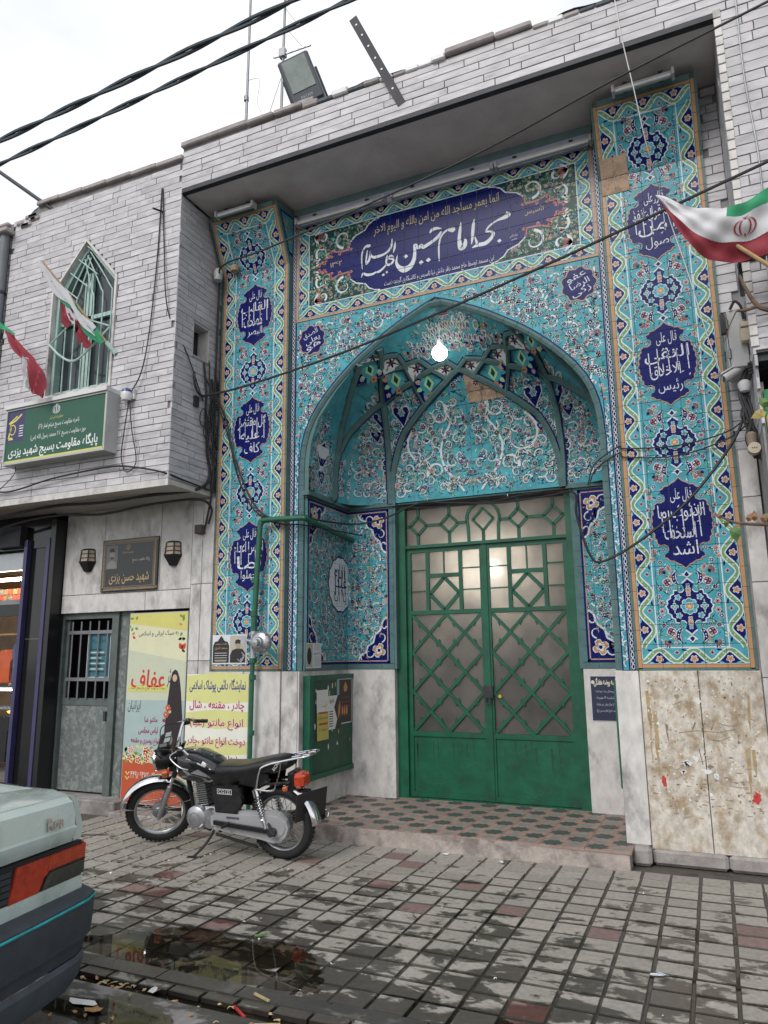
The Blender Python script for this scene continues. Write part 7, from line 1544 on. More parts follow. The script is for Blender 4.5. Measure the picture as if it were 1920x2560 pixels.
# ================================================================ SHOP AT THE FAR LEFT
sp=thing('shopfront','black and purple framed clothing shopfront at the far left','shopfront',(-5.8,0,0))
M_pur=mat('purple_frame',(.045,.04,.11),rough=.35,var=.15); M_gran=mat('polished_black_stone',(.010,.010,.011),rough=.12,var=.3,vscale=50)
MB().box(-5.36,-4.99,-.10,.3,.0,3.30).build('column',M_gran,sp); MB().box(-5.36,-4.99,-.104,-.1,1.9,1.906).build('column_joint',M_steel,sp)
for x in (-5.40,-5.02): MB().box(x-.025,x+.03,-.17,-.10,.0,3.12).build('frame_post',M_pur,sp); MB().box(x-.025,x+.025,-.168,.2,.0,3.13).build('frame_post',M_gran,sp)
MB().box(-4.99,-4.91,-.16,.3,.0,3.35).build('edge_trim',M_blk,sp)
MB().box(-8.2,-5.0,-.12,.2,3.02,3.44).build('fascia',M_gran,sp); MB().box(-5.95,-5.45,-.22,-.12,3.05,3.30).build('lamp_bracket',M_iron,sp); MB().lathe([(0,-.1),(.05,-.1),(.07,.06),(0,.06)],10,(-5.98,-.24,3.15),'y').build('spot_head',M_steel,sp)
MB().box(-8.2,-5.42,-.02,.06,2.78,3.0).build('shutter_box',M_alu,sp); MB().box(-8.2,-5.42,-.05,.05,2.20,2.34).build('transom',M_blk,sp); MB().box(-8.2,-5.42,-.06,.06,2.34,2.40).build('transom',M_steel,sp)
MB().box(-8.2,-5.42,-.1,3.2,-.02,.12).build('floor',M_conc,sp); MB().box(-8.2,-5.42,.05,3.2,2.98,3.0).build('ceiling',M_white,sp); MB().box(-5.44,-5.40,.06,3.2,.1,3.0).build('side_wall',mat('shop_wall',(.35,.26,.17),rough=.8),sp)
wall=mat('shelf_wood',(.30,.19,.10),rough=.6,var=.2,vscale=8)
MB().box(-9,-5.44,1.6,1.65,.1,3.0).build('back_wall',wall,sp)
def good(nm,lab,cat,b,m_,group=None): tag(MB().bbox(*b,.008).build(nm,m_),lab,cat,group)
for z in (2.36,2.0,1.28,1.02,.60): MB().box(-8,-5.46,.55,1.0,z-.012,z+.012).build('shelf',mat('glass_shelf',(.25,.30,.30),rough=.15) if z<1.5 else wall,sp)
r8=random.Random(9); cols=[mat('box_'+n_,c,rough=.7) for n_,c in (('tan',(.32,.20,.10)),('brown',(.22,.13,.08)),('grey',(.16,.15,.15)),('white',(.55,.5,.45)),('red',(.4,.06,.04)))]
for i in range(10):
    for j in range(3): x=-6.75+i*.085*1.05; z=2.375+j*.085; tag(MB().bbox(x,x+.082,.58,.9,z,z+.08,.003).build('shoe_box',r8.choice(cols)),'small shoe box stacked on the lit top shelf of the shop','box','shoe boxes on the shop shelf')
def cloth(nm,lab,x,z0,z1,w,m_,y=.45):
    P=[(-.5,1),(-.2,1.02),(0,.97),(.2,1.02),(.5,1),(.62,.72),(.45,.68),(.42,0),(-.42,0),(-.45,.68),(-.62,.72)]; mb=MB(); mb.prism([(x-.42+a*w*1.25,z0+b*(z1-z0)) for a,b in P],y,y+.09); tag(mb.build(nm,m_),lab,'garment','garments hanging in the shop')
cloth('hanging_shirt','bright orange shirt hanging in the shop window',-5.93,1.36,1.78,.17,mat('cloth_orange',(.55,.10,.03),rough=.85,var=.2))
cloth('hanging_jeans','blue jeans hanging in the shop window',-5.72,1.30,1.86,.12,mat('cloth_denim',(.07,.11,.22),rough=.9,var=.35,vscale=20)); cloth('hanging_jacket','olive jacket hanging behind the blue jeans',-5.83,1.3,1.85,.13,mat('cloth_olive',(.08,.07,.04),rough=.9),.6); cloth('hanging_trousers','beige trousers hanging next to the purple post',-5.60,1.32,1.80,.10,mat('cloth_beige',(.36,.27,.18),rough=.9)); cloth('hanging_trousers','black trousers on the lower rail of the shop',-5.86,.35,.92,.13,mat('cloth_black',(.015,.015,.017),rough=.9)); cloth('hanging_shirt','pale grey top on the lower rail of the shop',-5.62,.35,.95,.10,mat('cloth_grey',(.40,.39,.36),rough=.9))
for i in range(4): tag(MB().bbox(-6.45+.14*i,-6.34+.14*i,.6,.9,1.30,1.36+.03*(i%2),.01).build('folded_clothes',r8.choice(cols)),'folded clothes pile on the shop glass shelf','clothes','folded clothes on the glass shelf')
tag(MB().box(-6.9,-5.60,.30,.36,2.70,2.735).build('strip_light',mat('strip_glow',(1,.80,.52),emit=30)),'lit warm strip light inside the shop','strip light'); tag(MB().box(-6.6,-5.60,.50,.53,1.255,1.268).build('strip_light',mat('strip_glow2',(.9,.95,1),emit=14)),'thin cool strip light under the shop glass shelf','strip light')
tag(MB().lathe([(0,-.02),(.14,-.015),(.16,.01),(.1,.03),(0,.03)],16,(-6.3,.7,.97)).build('display_tray',mat('tray_glow',(.9,.55,.15),emit=1.2)),'glowing amber tray on the shop counter','tray')
MB().add([(-8.2,-.008,.12),(-5.43,-.008,.12),(-5.43,-.008,2.2),(-8.2,-.008,2.2)],[(0,1,2,3)]).build('window_pane',(lambda M:(M))(bpy.data.materials.new('shop_glass')),sp,fix=False)
M=bpy.data.materials['shop_glass']; M.use_nodes=True; t=M.node_tree; t.nodes.clear(); o_=nd(t,'ShaderNodeOutputMaterial'); a_=nd(t,'ShaderNodeBsdfTransparent'); g_=nd(t,'ShaderNodeBsdfGlossy'); g_.inputs['Roughness'].default_value=.02; f_=nd(t,'ShaderNodeFresnel'); f_.inputs[0].default_value=1.3; m_=nd(t,'ShaderNodeMixShader'); t.links.new(f_.outputs[0],m_.inputs[0]); t.links.new(a_.outputs[0],m_.inputs[1]); t.links.new(g_.outputs[0],m_.inputs[2]); t.links.new(m_.outputs[0],o_.inputs[0])
# notice behind the bars of the iron door
dn=thing('door_notice','turquoise printed notice behind the bars of the iron door','poster',(-4.32,.1,1.45)); D=Dec(); pal=pcol(t=(.035,.14,.18),w=(.45,.55,.55),k=(.02,.03,.035)); D.rect(-4.53,1.44,-4.17,1.98,'w',0); D.rect(-4.52,1.45,-4.18,1.97,'t',1); D.text('اطلاعیه',-4.35,1.87,.2,.08,'k',2)
for k in range(9): D.rect(-4.48,1.50+.032*k,-4.22-.04*(k%3),1.515+.032*k,'kw'[k%2],2)
D.build('print',PL2(.098),dn,pal)
# ================================================================ LITTER
r9=random.Random(77)
def litter(nm,lab,cat,x,y,sx,sy,m_,z=.006,group=None,rot=None):
    a=rot if rot is not None else r9.uniform(0,6.28); n=9; V=[]
    for k in range(n):
        q=2*PI*k/n; rr=r9.uniform(.65,1.1); u,v=sx*rr*math.cos(q),sy*rr*math.sin(q); V.append((x+u*math.cos(a)-v*math.sin(a),y+u*math.sin(a)+v*math.cos(a),z+r9.uniform(0,.012)))
    V.append((x,y,z+.012)); mb=MB(); mb.add(V,[(k,(k+1)%n,n) for k in range(n)]); tag(mb.build(nm,m_,fix=False),lab,cat,group)
M_lb=mat('fallen_leaf',(.36,.20,.08),rough=.7,var=.35,vscale=30); M_lb2=mat('fallen_leaf_pale',(.42,.33,.17),rough=.7,var=.3,vscale=30)
for k in range(46):
    x=r9.uniform(-1.1,1.0); litter('fallen_leaf','small dry leaf lying in the wet gutter','leaf',x,-3.27+r9.uniform(-.07,.06),r9.uniform(.012,.032),r9.uniform(.007,.014),r9.choice((M_lb,M_lb2,M_lb2)),-.022,'dry leaves in the gutter')
for k in range(26): litter('fallen_leaf','small dry leaf lying on the asphalt','leaf',r9.uniform(-.9,1.2),-3.5+r9.uniform(-.25,.1),r9.uniform(.008,.025),r9.uniform(.006,.012),r9.choice((M_lb,M_lb2)),.0,'dry leaves on the asphalt')
for k in range(24): litter('litter_scrap','tiny pale scrap on the pavers','scrap',r9.uniform(-2.6,2.6),r9.uniform(-2.9,-.5),r9.uniform(.006,.014),r9.uniform(.004,.009),r9.choice((M_paper,M_lb2,M_paper)),.005,'tiny scraps on the pavers')
litter('fallen_leaf','green leaf floating in the puddle','leaf',-.30,-2.50,.05,.02,M_lf[0],.008,rot=.5)
litter('crumpled_tissue','white crumpled tissue in the gutter beside the car','tissue',-.42,-3.30,.045,.03,M_paper,-.01); litter('crumpled_bag','crumpled white and tan bag on the asphalt in front of the gutter','bag',-.62,-3.56,.10,.035,M_paper,.004,rot=.1); litter('crumpled_bag','crumpled tan wrapper beside the white bag','bag',-.52,-3.60,.05,.03,M_lb,.004)
litter('snack_wrapper','blue and white snack wrapper on the pavers at right','wrapper',1.93,-2.17,.06,.028,mat('wrapper_blue',(.30,.42,.50),rough=.3,col2=(.6,.6,.6),c2scale=30,var=.2),.006,rot=.25); litter('paper_scrap','white paper scrap at the foot of the step','paper',.12,-.36,.035,.018,M_paper,.006,rot=.2); litter('paper_scrap','white paper scrap at the right end of the step','paper',.62,-.42,.03,.016,M_paper,.006)
for lab,a,b,m_ in (('red plastic stick lying in the gutter',(.02,-3.24,-.02),(.16,-3.33,-.02),mat('red_plastic',(.45,.03,.03),rough=.4)),('pale wooden stick lying across the gutter edge',(.10,-3.16,.008),(.21,-3.2,.008),M_lb2),('yellow wooden stick lying on the asphalt by the gutter',(.27,-3.42,.004),(.38,-3.37,.004),M_lb2)):
    tag(MB().beam(a,b,.012,.008).build('stick',m_),lab,'stick')
# ================================================================ MOTORCYCLE (local: +x forward, +y left, z up)
mc=thing('motorcycle','black motorcycle with chrome fenders leaning on its side stand in front of the yellow banner','motorcycle',(-1.74,-.94,0),local=True)
mc.rotation_euler=(R(-8),0,PI)
WB=.64; WR=.298
def wheel(nm,c,w_,fork=None,drum=.085):
    """wheel about the local y axis at c; returns part"""
    X=(lambda mb:mb.xform(fork)) if fork else (lambda mb:mb)
    rt=WR-.0; tw=w_/2
    prof=[(rt-.075,-tw*.55),(rt-.06,-tw*.9),(rt-.03,-tw),(rt-.010,-tw*.75),(rt,-tw*.3),(rt,tw*.3),(rt-.010,tw*.75),(rt-.03,tw),(rt-.06,tw*.9),(rt-.075,tw*.55)]
    tyre=X(MB().lathe(prof,48,c,'y')).build(nm,M_rub,mc,smooth=60)
    if True:
        tr=MB()
        for k in range(48):
            a=2*PI*k/48; 
            for s_ in (-1,1):
                p=Vector(c)+Vector((math.cos(a+.03*s_)*(rt+.001),s_*tw*.42,math.sin(a+.03*s_)*(rt+.001))); d=Vector((-math.sin(a),0,math.cos(a)))
                tr.beam(p-d*.011,p+d*.011,tw*.5,.0025,(math.cos(a),0,math.sin(a)))
        X(tr).build('tread',M_rub,tyre)
    X(MB().lathe([(rt-.070,-tw*.62),(rt-.083,-tw*.55),(rt-.095,-tw*.2),(rt-.095,tw*.2),(rt-.083,tw*.55),(rt-.070,tw*.62),(rt-.066,tw*.3),(rt-.066,-tw*.3),(rt-.070,-tw*.62)],48,c,'y')).build('rim',M_alu,tyre,smooth=True)
    X(MB().lathe([(0,-.055),(.035,-.055),(.04,-.045),(drum,-.04),(drum+.006,-.02),(drum,.0),(drum*.8,.035),(.05,.045),(.03,.06),(0,.06)],28,c,'y')).build('hub',M_steel,tyre,smooth=True)
    sp_=MB()
    for k in range(18):
        for s_ in (-1,1):
            a=2*PI*k/18; b=a+s_*.38; sp_.tube([Vector(c)+Vector((math.cos(a)*drum*.85,s_*.03,math.sin(a)*drum*.85)),Vector(c)+Vector((math.cos(b)*(rt-.085),s_*.006,math.sin(b)*(rt-.085)))],.0022,4,False)
    X(sp_).build('spokes',M_chrome,tyre,kind='stuff'); return tyre
rw=wheel('rear_wheel',(-WB,0,WR),.095)
# steering assembly about the raked head
RAKE=R(27); hx,hz=.40,.80; ST=R(36)
axs=Vector((-math.sin(RAKE),0,math.cos(RAKE)))
FK=Matrix.Translation((hx,0,hz))@Matrix.Rotation(ST,4,axs)@Matrix.Translation((-hx,0,-hz))
S=lambda mb:mb.xform(FK)
fc=(WB+.02,0,WR)
fwz=wheel('front_wheel',fc,.078,FK,.07)
ft=Vector((hx-.01,0,hz+.05))
for s_ in (-1,1):
    y=s_*.085; a=Vector((fc[0]-.005,y,fc[2])); b=a+axs*.30; c_=a+axs*.66
    S(MB().tube([a-axs*.03,a,b],[.02,.024,.024],12)).build('fork_slider',M_alu,mc,smooth=True); S(MB().tube([b,c_],.016,12)).build('fork_tube',M_chrome,mc,smooth=True); S(MB().tube([b+axs*.10,b+axs*.28],.024,10)).build('fork_boot',M_blk,mc,smooth=True)
S(MB().beam((hx+.02,-.10,hz+.06),(hx+.02,.10,hz+.06),.06,.03,(0,0,1))).build('triple_clamp',M_blk,mc); S(MB().beam((hx+.07,-.10,hz-.07),(hx+.07,.10,hz-.07),.06,.03)).build('triple_clamp',M_blk,mc)
# front fender: chrome arc
def fender(c,r,a0,a1,w_,nm,mt,fk=None,n=26):
    mb=MB(); V=[];F=[]
    for i in range(n+1):
        a=a0+(a1-a0)*i/n
        for j,(q,dr) in enumerate(((-1,-.022),(-.8,-.006),(-.4,.003),(0,.006),(.4,.003),(.8,-.006),(1,-.022))): V.append((c[0]+(r+dr)*math.cos(a),q*w_/2,c[2]+(r+dr)*math.sin(a)))
    for i in range(n):
        for j in range(6): F.append((i*7+j,i*7+j+1,i*7+8+j,i*7+7+j))
    mb.add(V,F)
    if fk: mb.xform(fk)
    return mb.build(nm,mt,mc,smooth=True,fix=False)
fender(fc,.345,R(8),R(172),.125,'front_fender',M_chrome,FK)
for a in (R(18),R(165)):
    for s_ in (-1,1): S(MB().tube([(fc[0]-.005,s_*.08,fc[2]+.06),(fc[0]+.335*math.cos(a),s_*.055,fc[2]+.335*math.sin(a))],.005,6)).build('fender_stay',M_chrome,mc)
fender((-WB,0,WR),.35,R(52),R(178),.14,'rear_fender',M_chrome)
# headlight
hl_=S(MB().lathe([(0,-.11),(.06,-.10),(.085,-.05),(.092,.0),(.092,.03)],24,(hx+.17,0,hz-.005),'x')).build('headlight',M_blk,mc,smooth=True); S(MB().lathe([(.092,.03),(.097,.035),(.095,.05),(.085,.055)],24,(hx+.17,0,hz-.005),'x')).build('bezel',M_chrome,hl_,smooth=True); S(MB().lathe([(.085,.05),(.06,.066),(0,.075)],24,(hx+.17,0,hz-.005),'x')).build('lens',mat('headlamp_glass',(.55,.57,.58),rough=.08,metal=.5),hl_,smooth=True)
gz=S(MB().bbox(hx+.06,hx+.16,-.11,.11,hz+.10,hz+.19,.02)).build('gauge_cluster',M_blk,mc)
S(MB().beam((hx+.105,-.05,hz+.195),(hx+.055,-.05,hz+.20),.075,.004)).build('dial',mat('dial_face',(.28,.30,.31),rough=.2),gz); S(MB().beam((hx+.105,.05,hz+.195),(hx+.055,.05,hz+.20),.075,.004)).build('dial',mat('dial_face',(.28,.30,.31),rough=.2),gz)
# handlebar
hb=[(hx-.20,.36,hz+.12),(hx-.14,.33,hz+.14),(hx-.05,.25,hz+.21),(hx+.0,.10,hz+.13),(hx+.005,0,hz+.11),(hx+.0,-.10,hz+.13),(hx-.05,-.25,hz+.21),(hx-.14,-.33,hz+.14),(hx-.20,-.36,hz+.12)]
S(MB().tube(smoothpath(hb,5),.012,8)).build('handlebar',M_chrome,mc,smooth=True)
for s_ in (-1,1):
    a,b=Vector((hx-.12,s_*.325,hz+.15)),Vector((hx-.23,s_*.375,hz+.105)); d=b-a
    S(MB().tube([a,a+d*.1,a+d*.95,b],[.019,.017,.017,.02],10)).build('grip',M_rub,mc,smooth=True); S(MB().tube(smoothpath([(hx-.03,s_*.27,hz+.19),(hx+.03,s_*.32,hz+.17),(hx-.05,s_*.42,hz+.12),(hx-.12,s_*.44,hz+.09)],4),.006,6)).build('lever',M_alu,mc,smooth=True); S(MB().bbox(hx-.09,hx-.03,s_*.27-.025,s_*.27+.025,hz+.16,hz+.21,.008)).build('switch_pod',M_blk,mc)
    S(MB().tube(smoothpath([(hx-.03,s_*.26,hz+.19),(hx+.16,s_*.2,hz+.2),(hx+.14,s_*.06,hz+.02),(hx+.0,0,hz-.12)],5),.005,5)).build('control_cable',M_cab,mc,smooth=True)
    ind=S(MB().tube([(hx+.12,s_*.08,hz-.05),(hx+.12,s_*.15,hz-.05)],.008,6)).build('indicator',M_blk,mc); S(MB().bbox(hx+.09,hx+.15,s_*.155 if s_>0 else -.205,.205 if s_>0 else -.155,hz-.085,hz-.02,.012)).build('amber_lens',mat('amber_lens',(.42,.10,.035),rough=.25),ind)
# tank
def loft(secs,nm,mt,n=20,smooth=True,cap=True):
    V=[];F=[]
    for (x,zc_,hw,hh,pz) in secs:
        for k in range(n):
            a=2*PI*k/n; c,s=math.cos(a),math.sin(a); V.append((x,hw*math.copysign(abs(c)**pz,c),zc_+hh*math.copysign(abs(s)**pz,s)))
    for i in range(len(secs)-1):
        for k in range(n): j=(k+1)%n; F.append((i*n+k,i*n+j,i*n+n+j,i*n+n+k))
    if cap: F+=[tuple(range(n-1,-1,-1)),tuple((len(secs)-1)*n+k for k in range(n))]
    mb=MB(); mb.add(V,F); return mb.build(nm,mt,mc,smooth=smooth)
M_tank=mat('tank_black',(.010,.010,.012),rough=.14,coat=.8,var=.1)
tk=loft([(.42,.765,.06,.06,.8),(.38,.755,.11,.105,.72),(.30,.742,.145,.135,.68),(.15,.73,.155,.135,.68),(.0,.70,.14,.11,.72),(-.07,.68,.11,.08,.8)],'tank',M_tank)
D=Dec(); pal=pcol(s=(.22,.22,.23),w=(.62,.62,.63))
D.poly([(.36,.705),(.28,.65),(.0,.62),(-.05,.64),(.05,.665),(.16,.69),(.25,.735)],'s',0); D.poly([(.17,.70),(.06,.68),(-.03,.66),(.02,.70),(.09,.735)],'s',1); D.stroke([(.38,.81),(.2,.825),(.05,.775),(-.03,.73)],.03,'w',1,taper=2); D.stroke([(.355,.67),(.33,.64),(.28,.62)],.010,'w',1)  # grey tank graphic, plus a tapered white stroke painted as the highlight
def ftank(u,v,h=0):
    K_=[-.07,0,.15,.3,.38,.42]; hw=np.interp(u,K_,[.11,.14,.155,.145,.11,.06]); zc_=np.interp(u,K_,[.68,.70,.73,.742,.755,.765]); hh=np.interp(u,K_,[.08,.11,.135,.135,.105,.06])
    s=max(-.97,min(.97,(v-zc_)/hh)); s2=math.copysign(abs(s)**(1/.69),s); return (u,hw*(1-s2*s2)**(.345)+h,v)
D.build('tank_decal_and_highlight',ftank,tk,pal,base=.003)
MB().lathe([(0,.03),(.03,.03),(.034,0),(.034,-.02)],16,(.22,0,.845)).build('fuel_cap',M_chrome,tk,smooth=True)
# seat with a creased vinyl cover
M_vin=mat('seat_vinyl',(.012,.012,.013),rough=.34,var=.2,vscale=14,bump=.5,bscale=14)
seat=loft([(-.03,.705,.09,.045,.6),(-.08,.71,.135,.065,.6),(-.2,.715,.145,.06,.55),(-.35,.725,.15,.062,.55),(-.5,.755,.15,.068,.55),(-.64,.785,.14,.066,.55),(-.74,.80,.11,.05,.6),(-.77,.80,.08,.03,.7)],'seat',M_vin,24)
skirt=MB().grid(lambda u,v:(-.06-.56*u,.148+.012*math.sin(u*23+v*2)*v-.03*v*v,.70-.10*v+.03*u-.02*math.sin(u*11)*v),26,6); skirt.build('seat_skirt',M_vin,mc,smooth=True,fix=False); MB().grid(lambda u,v:(-.06-.56*u,-.148-.012*math.sin(u*23+v*2)*v+.03*v*v,.70-.10*v+.03*u),26,6).build('seat_skirt',M_vin,mc,smooth=True,fix=False)
D=Dec(); D.text('RACING',-.70,.80,.09,.03,'w',1,ar=False,rot=.9); D.build('seat_lettering',lambda u,v,h=0:(-1.4-u,.125+h,v),seat,pal,base=.02)
# side covers, engine, chain case
MB().prism([(-.03,.60),(-.30,.62),(-.34,.48),(-.28,.38),(-.06,.38)],.09,.135).build('side_cover',M_tank,mc); MB().prism([(-.03,.60),(-.30,.62),(-.34,.48),(-.28,.38),(-.06,.38)],-.135,-.09).build('side_cover',M_tank,mc)
D=Dec(); D.frame(-.24,.535,-.09,.58,.005,'w',0); D.text('CG125',-.165,.557,.12,.03,'w',0,ar=False,bold=.02); D.build('cover_badge',lambda u,v,h=0:(-.33-u,.136+h,v),mc,pal)
eng=MB().bbox(-.08,.20,-.13,.10,.22,.40,.03).build('engine',M_alu,mc); MB().lathe([(0,.16),(.06,.155),(.10,.13),(.105,.09),(.105,.0)],28,(.155,0,.31),'y').build('alternator_cover',M_alu,eng,smooth=True); MB().lathe([(0,.13),(.08,.125),(.085,.0)],24,(.02,0,.31),'y').build('sprocket_cover',M_alu,eng,smooth=True)
D=Dec(); D.stroke([(.155+.055*math.cos(a),.31+.055*math.sin(a)) for a in [k*PI/9 for k in range(18)]],.006,'s',0,True); D.build('cover_ring',lambda u,v,h=0:(u,.157+h,v),eng,pal)
cyl=MB(); ca=Vector((.12,0,.40)); cdv=Vector((.16,0,1)).normalized()
fin=MB()
for k in range(11):
    p=ca+cdv*(.018*k+.01); q=p+cdv*.007; s_=.085 if k<7 else .078
    fin.beam(p,q,2*s_,2*s_*.85,(1,0,0))
fin.build('cylinder_fins',M_alu,eng); MB().beam(ca,ca+cdv*.20,.11,.10,(1,0,0)).build('cylinder',M_steel,eng); MB().bbox(.10,.20,-.06,.06,.585,.64,.02).build('rocker_cover',M_alu,eng)
MB().tube(smoothpath([(.02,.0,.50),(-.06,.0,.50),(-.10,.02,.50)],4),.03,10).build('carburettor',M_alu,eng,smooth=True)
cs=[(.02,.36),(-.06,.405),(-.45,.405),(-.62,.425),(-.70,.405),(-.755,.355),(-.77,.295),(-.745,.23),(-.69,.18),(-.62,.165),(-.50,.185),(-.10,.225),(.02,.25)]
cc_=MB().prism(cs,.085,.125).build('chain_case',mat('chain_case_grey',(.42,.425,.44),rough=.4,metal=.3,var=.12),mc)
ins=[(a*.94-.022,.30+(b-.30)*.72) for a,b in cs]; MB().prism(ins,.125,.132).build('chain_case_panel',mat('chain_case_grey',(.33,.335,.35)),cc_); MB().box(-.30,-.17,.1325,.1345,.335,.352).build('case_label',mat('label_dark',(.08,.08,.085)),cc_)
MB().beam((-.05,.15,.30),(-.66,.15,.265),.022,.035).build('swingarm',M_blk,mc); MB().lathe([(0,-.03),(.03,-.03),(.03,.03),(0,.03)],12,(-WB,.165,WR-.03),'y').build('axle_nut',M_iron,mc); MB().tube([(-.20,.14,.30),(-.20,.24,.30)],.014,8).build('footpeg',M_rub,mc); MB().tube([(-.60,.15,.33),(-.66,.2,.28),(-.7,.22,.27)],.012,8).build('footpeg',M_rub,mc)
MB().tube(smoothpath([(.06,.16,.28),(.09,.19,.25),(.15,.2,.24)],4),.007,6).build('gear_lever',M_chrome,mc)
# frame
for P,r_ in (([(.36,0,.78),(.30,0,.50),(.24,0,.24),(.10,0,.18)],.022),([(.36,0,.76),(.1,0,.64),(-.15,0,.63),(-.4,.0,.66)],.022),([(-.15,.07,.62),(-.45,.09,.62),(-.80,.09,.66)],.012),([(-.15,-.07,.62),(-.45,-.09,.62),(-.80,-.09,.66)],.012),([(-.12,.06,.62),(-.10,.06,.25)],.018),([(-.12,-.06,.62),(-.10,-.06,.25)],.018)): MB().tube(smoothpath(P,4),r_,8).build('frame_tube',M_blk,mc,smooth=True)
for s_ in (-1,1):
    a,b=Vector((-.56,s_*.14,.285)),Vector((-.47,s_*.125,.60)); d=(b-a)
    sh=MB().tube([a,b],.014,10).build('shock_absorber',M_chrome,mc,smooth=True); P=[]
    for i in range(85): t=i/84; an=2*PI*9*t; P.append(a+d*(.22+.62*t)+Vector((math.cos(an)*.028,math.sin(an)*.028,0)))
    MB().tube(P,.005,5).build('spring',M_chrome,sh,smooth=True); MB().tube([a+d*.80,a+d*.98],.03,12).build('top_cover',M_chrome,sh,smooth=True)
# tail: lamp, plate, rack, indicators
tl=MB().bbox(-.90,-.80,-.075,.075,.60,.72,.025).build('tail_lamp',mat('tail_red',(.45,.05,.02),rough=.15,var=.25,vscale=20),mc); MB().bbox(-.82,-.76,-.085,.085,.585,.735,.015).build('lamp_base',M_blk,tl)
pm=Matrix.Translation((-.93,0,.47))@Matrix.Rotation(R(-26),4,'Z')@Matrix.Rotation(R(-14),4,'Y'); MB().box(-.004,.004,-.15,.15,-.13,.11).xform(pm).build('number_plate',mat('blank_plate',(.020,.020,.021),rough=.4,var=.3,vscale=3),mc); MB().box(-.92,-.80,-.03,.03,.50,.58).build('plate_bracket',M_blk,mc)
rk=[[(-.50,.15,.60),(-.54,.155,.74),(-.60,.15,.80),(-.86,.12,.86),(-.98,.09,.88),(-.98,-.09,.88),(-.86,-.12,.86),(-.60,-.15,.80),(-.54,-.155,.74),(-.50,-.15,.60)],[(-.50,.15,.60),(-.62,.15,.595),(-.68,.15,.62),(-.72,.14,.74),(-.74,.135,.835)],[(-.50,-.15,.60),(-.62,-.15,.595),(-.68,-.15,.62),(-.72,-.14,.74),(-.74,-.135,.835)],[(-.82,.125,.85),(-.82,-.125,.85)],[(-.90,.11,.87),(-.90,-.11,.87)],[(-.80,.045,.85),(-.98,.045,.88)],[(-.80,-.045,.85),(-.98,-.045,.88)]]
for P in rk: MB().tube(smoothpath(P,4) if len(P)>2 else P,.0085,7).build('rack_tube',M_chrome,mc,smooth=True)
for s_ in (-1,1):
    i_=MB().tube([(-.78,s_*.06,.62),(-.78,s_*.15,.62)],.008,6).build('indicator',M_blk,mc); MB().bbox(-.80,-.755,.13 if s_>0 else -.165,.165 if s_>0 else -.13,.60,.64,.010).build('amber_lens',mat('amber_lens',(.62,.14,.04)),i_)
ex=MB().tube(smoothpath([(.20,-.08,.52),(.27,-.12,.40),(.20,-.15,.26),(0,-.17,.22),(-.30,-.19,.24)],5),.02,10).build('exhaust',M_chrome,mc,smooth=True); MB().tube([(-.28,-.19,.24),(-.35,-.19,.245),(-.92,-.20,.32),(-.95,-.20,.325)],[.025,.048,.05,.03],14).build('silencer',M_blk,ex,smooth=True); MB().lathe([(.03,0),(.046,0),(.046,.02),(.03,.02)],14,(-.97,-.20,.327),'x').build('silencer_tip',M_chrome,ex,smooth=True)
ss=MB().tube(smoothpath([(-.02,.11,.22),(.02,.17,.13),(.085,.27,.045)],4),.012,8).build('side_stand',M_blk,mc,smooth=True); MB().beam((.07,.26,.045),(.14,.285,.042),.04,.008).build('stand_foot',M_blk,ss)
MB().tube([(-.05,.07,.20),(-.05,-.07,.20)],.015,8).build('stand_pivot',M_blk,mc); MB().tube(smoothpath([(-.05,.12,.19),(-.3,.12,.15),(-.46,.12,.12)],4),.013,8).build('centre_stand',M_blk,mc,smooth=True)
# ================================================================ CAR (local: +x forward along its own length, rear face at x=0)
ca_=thing('parked_car','pale mint green saloon car parked at the kerb, rear corner in view','car',(-.41,-4.51,-.005),local=True); ca_.rotation_euler=(0,0,PI+R(9))
M_car=mat('car_paint_mint',(.50,.59,.55),rough=.22,coat=.8,spec=.5,var=.07,vscale=6,col2=(.34,.42,.375),c2scale=5,c2lo=.5,c2hi=.75,rvar=.1)
M_plas=mat('bumper_grey',(.035,.045,.055),rough=.55,var=.2,vscale=10,bump=.15,bscale=80); M_red=mat('tail_lens_red',(.40,.035,.012),rough=.14,var=.35,vscale=25); M_redl=mat('tail_lens_orange',(.42,.06,.02),rough=.14,var=.25,vscale=25); M_smoke=mat('tail_lens_smoke',(.05,.055,.045),rough=.2,var=.3,vscale=40)
HWc=.845
# local y: car's right side (toward the shops) is -y after the half turn -> use s=+1 for left, -1 right
def carsec(x,zs):   # zs: list of (half width, z) from sill to centre top
    return [(x,-w,z) for w,z in zs]+[(x,w,z) for w,z in zs[::-1]]
prof=[(.00,[(.74,.62),(.775,.66),(.78,.80),(.775,.86),(.745,.975),(.70,1.0),(0,1.01)]),
(.05,[(.78,.36),(.825,.45),(.835,.66),(.82,.80),(.815,.88),(.775,1.0),(.70,1.025),(0,1.035)]) ]
S0=[(.02,.56,.785,.83,.86,.765,.995,.69,1.02,1.03),(.12,.36,.83,.84,.89,.79,1.01,.71,1.04,1.05),(.6,.30,.845,.845,.92,.80,1.04,.72,1.06,1.075),(.9,.28,.845,.85,.93,.80,1.055,.70,1.09,1.10),(1.35,.26,.85,.85,.94,.80,1.06,.60,1.36,1.39),(2.4,.26,.85,.85,.94,.80,1.06,.60,1.38,1.41),(3.05,.26,.85,.85,.92,.80,1.03,.70,1.05,1.06),(3.9,.28,.83,.84,.86,.77,.93,.65,.95,.955),(4.3,.40,.76,.78,.78,.70,.82,.55,.84,.845)]
V=[];F=[]
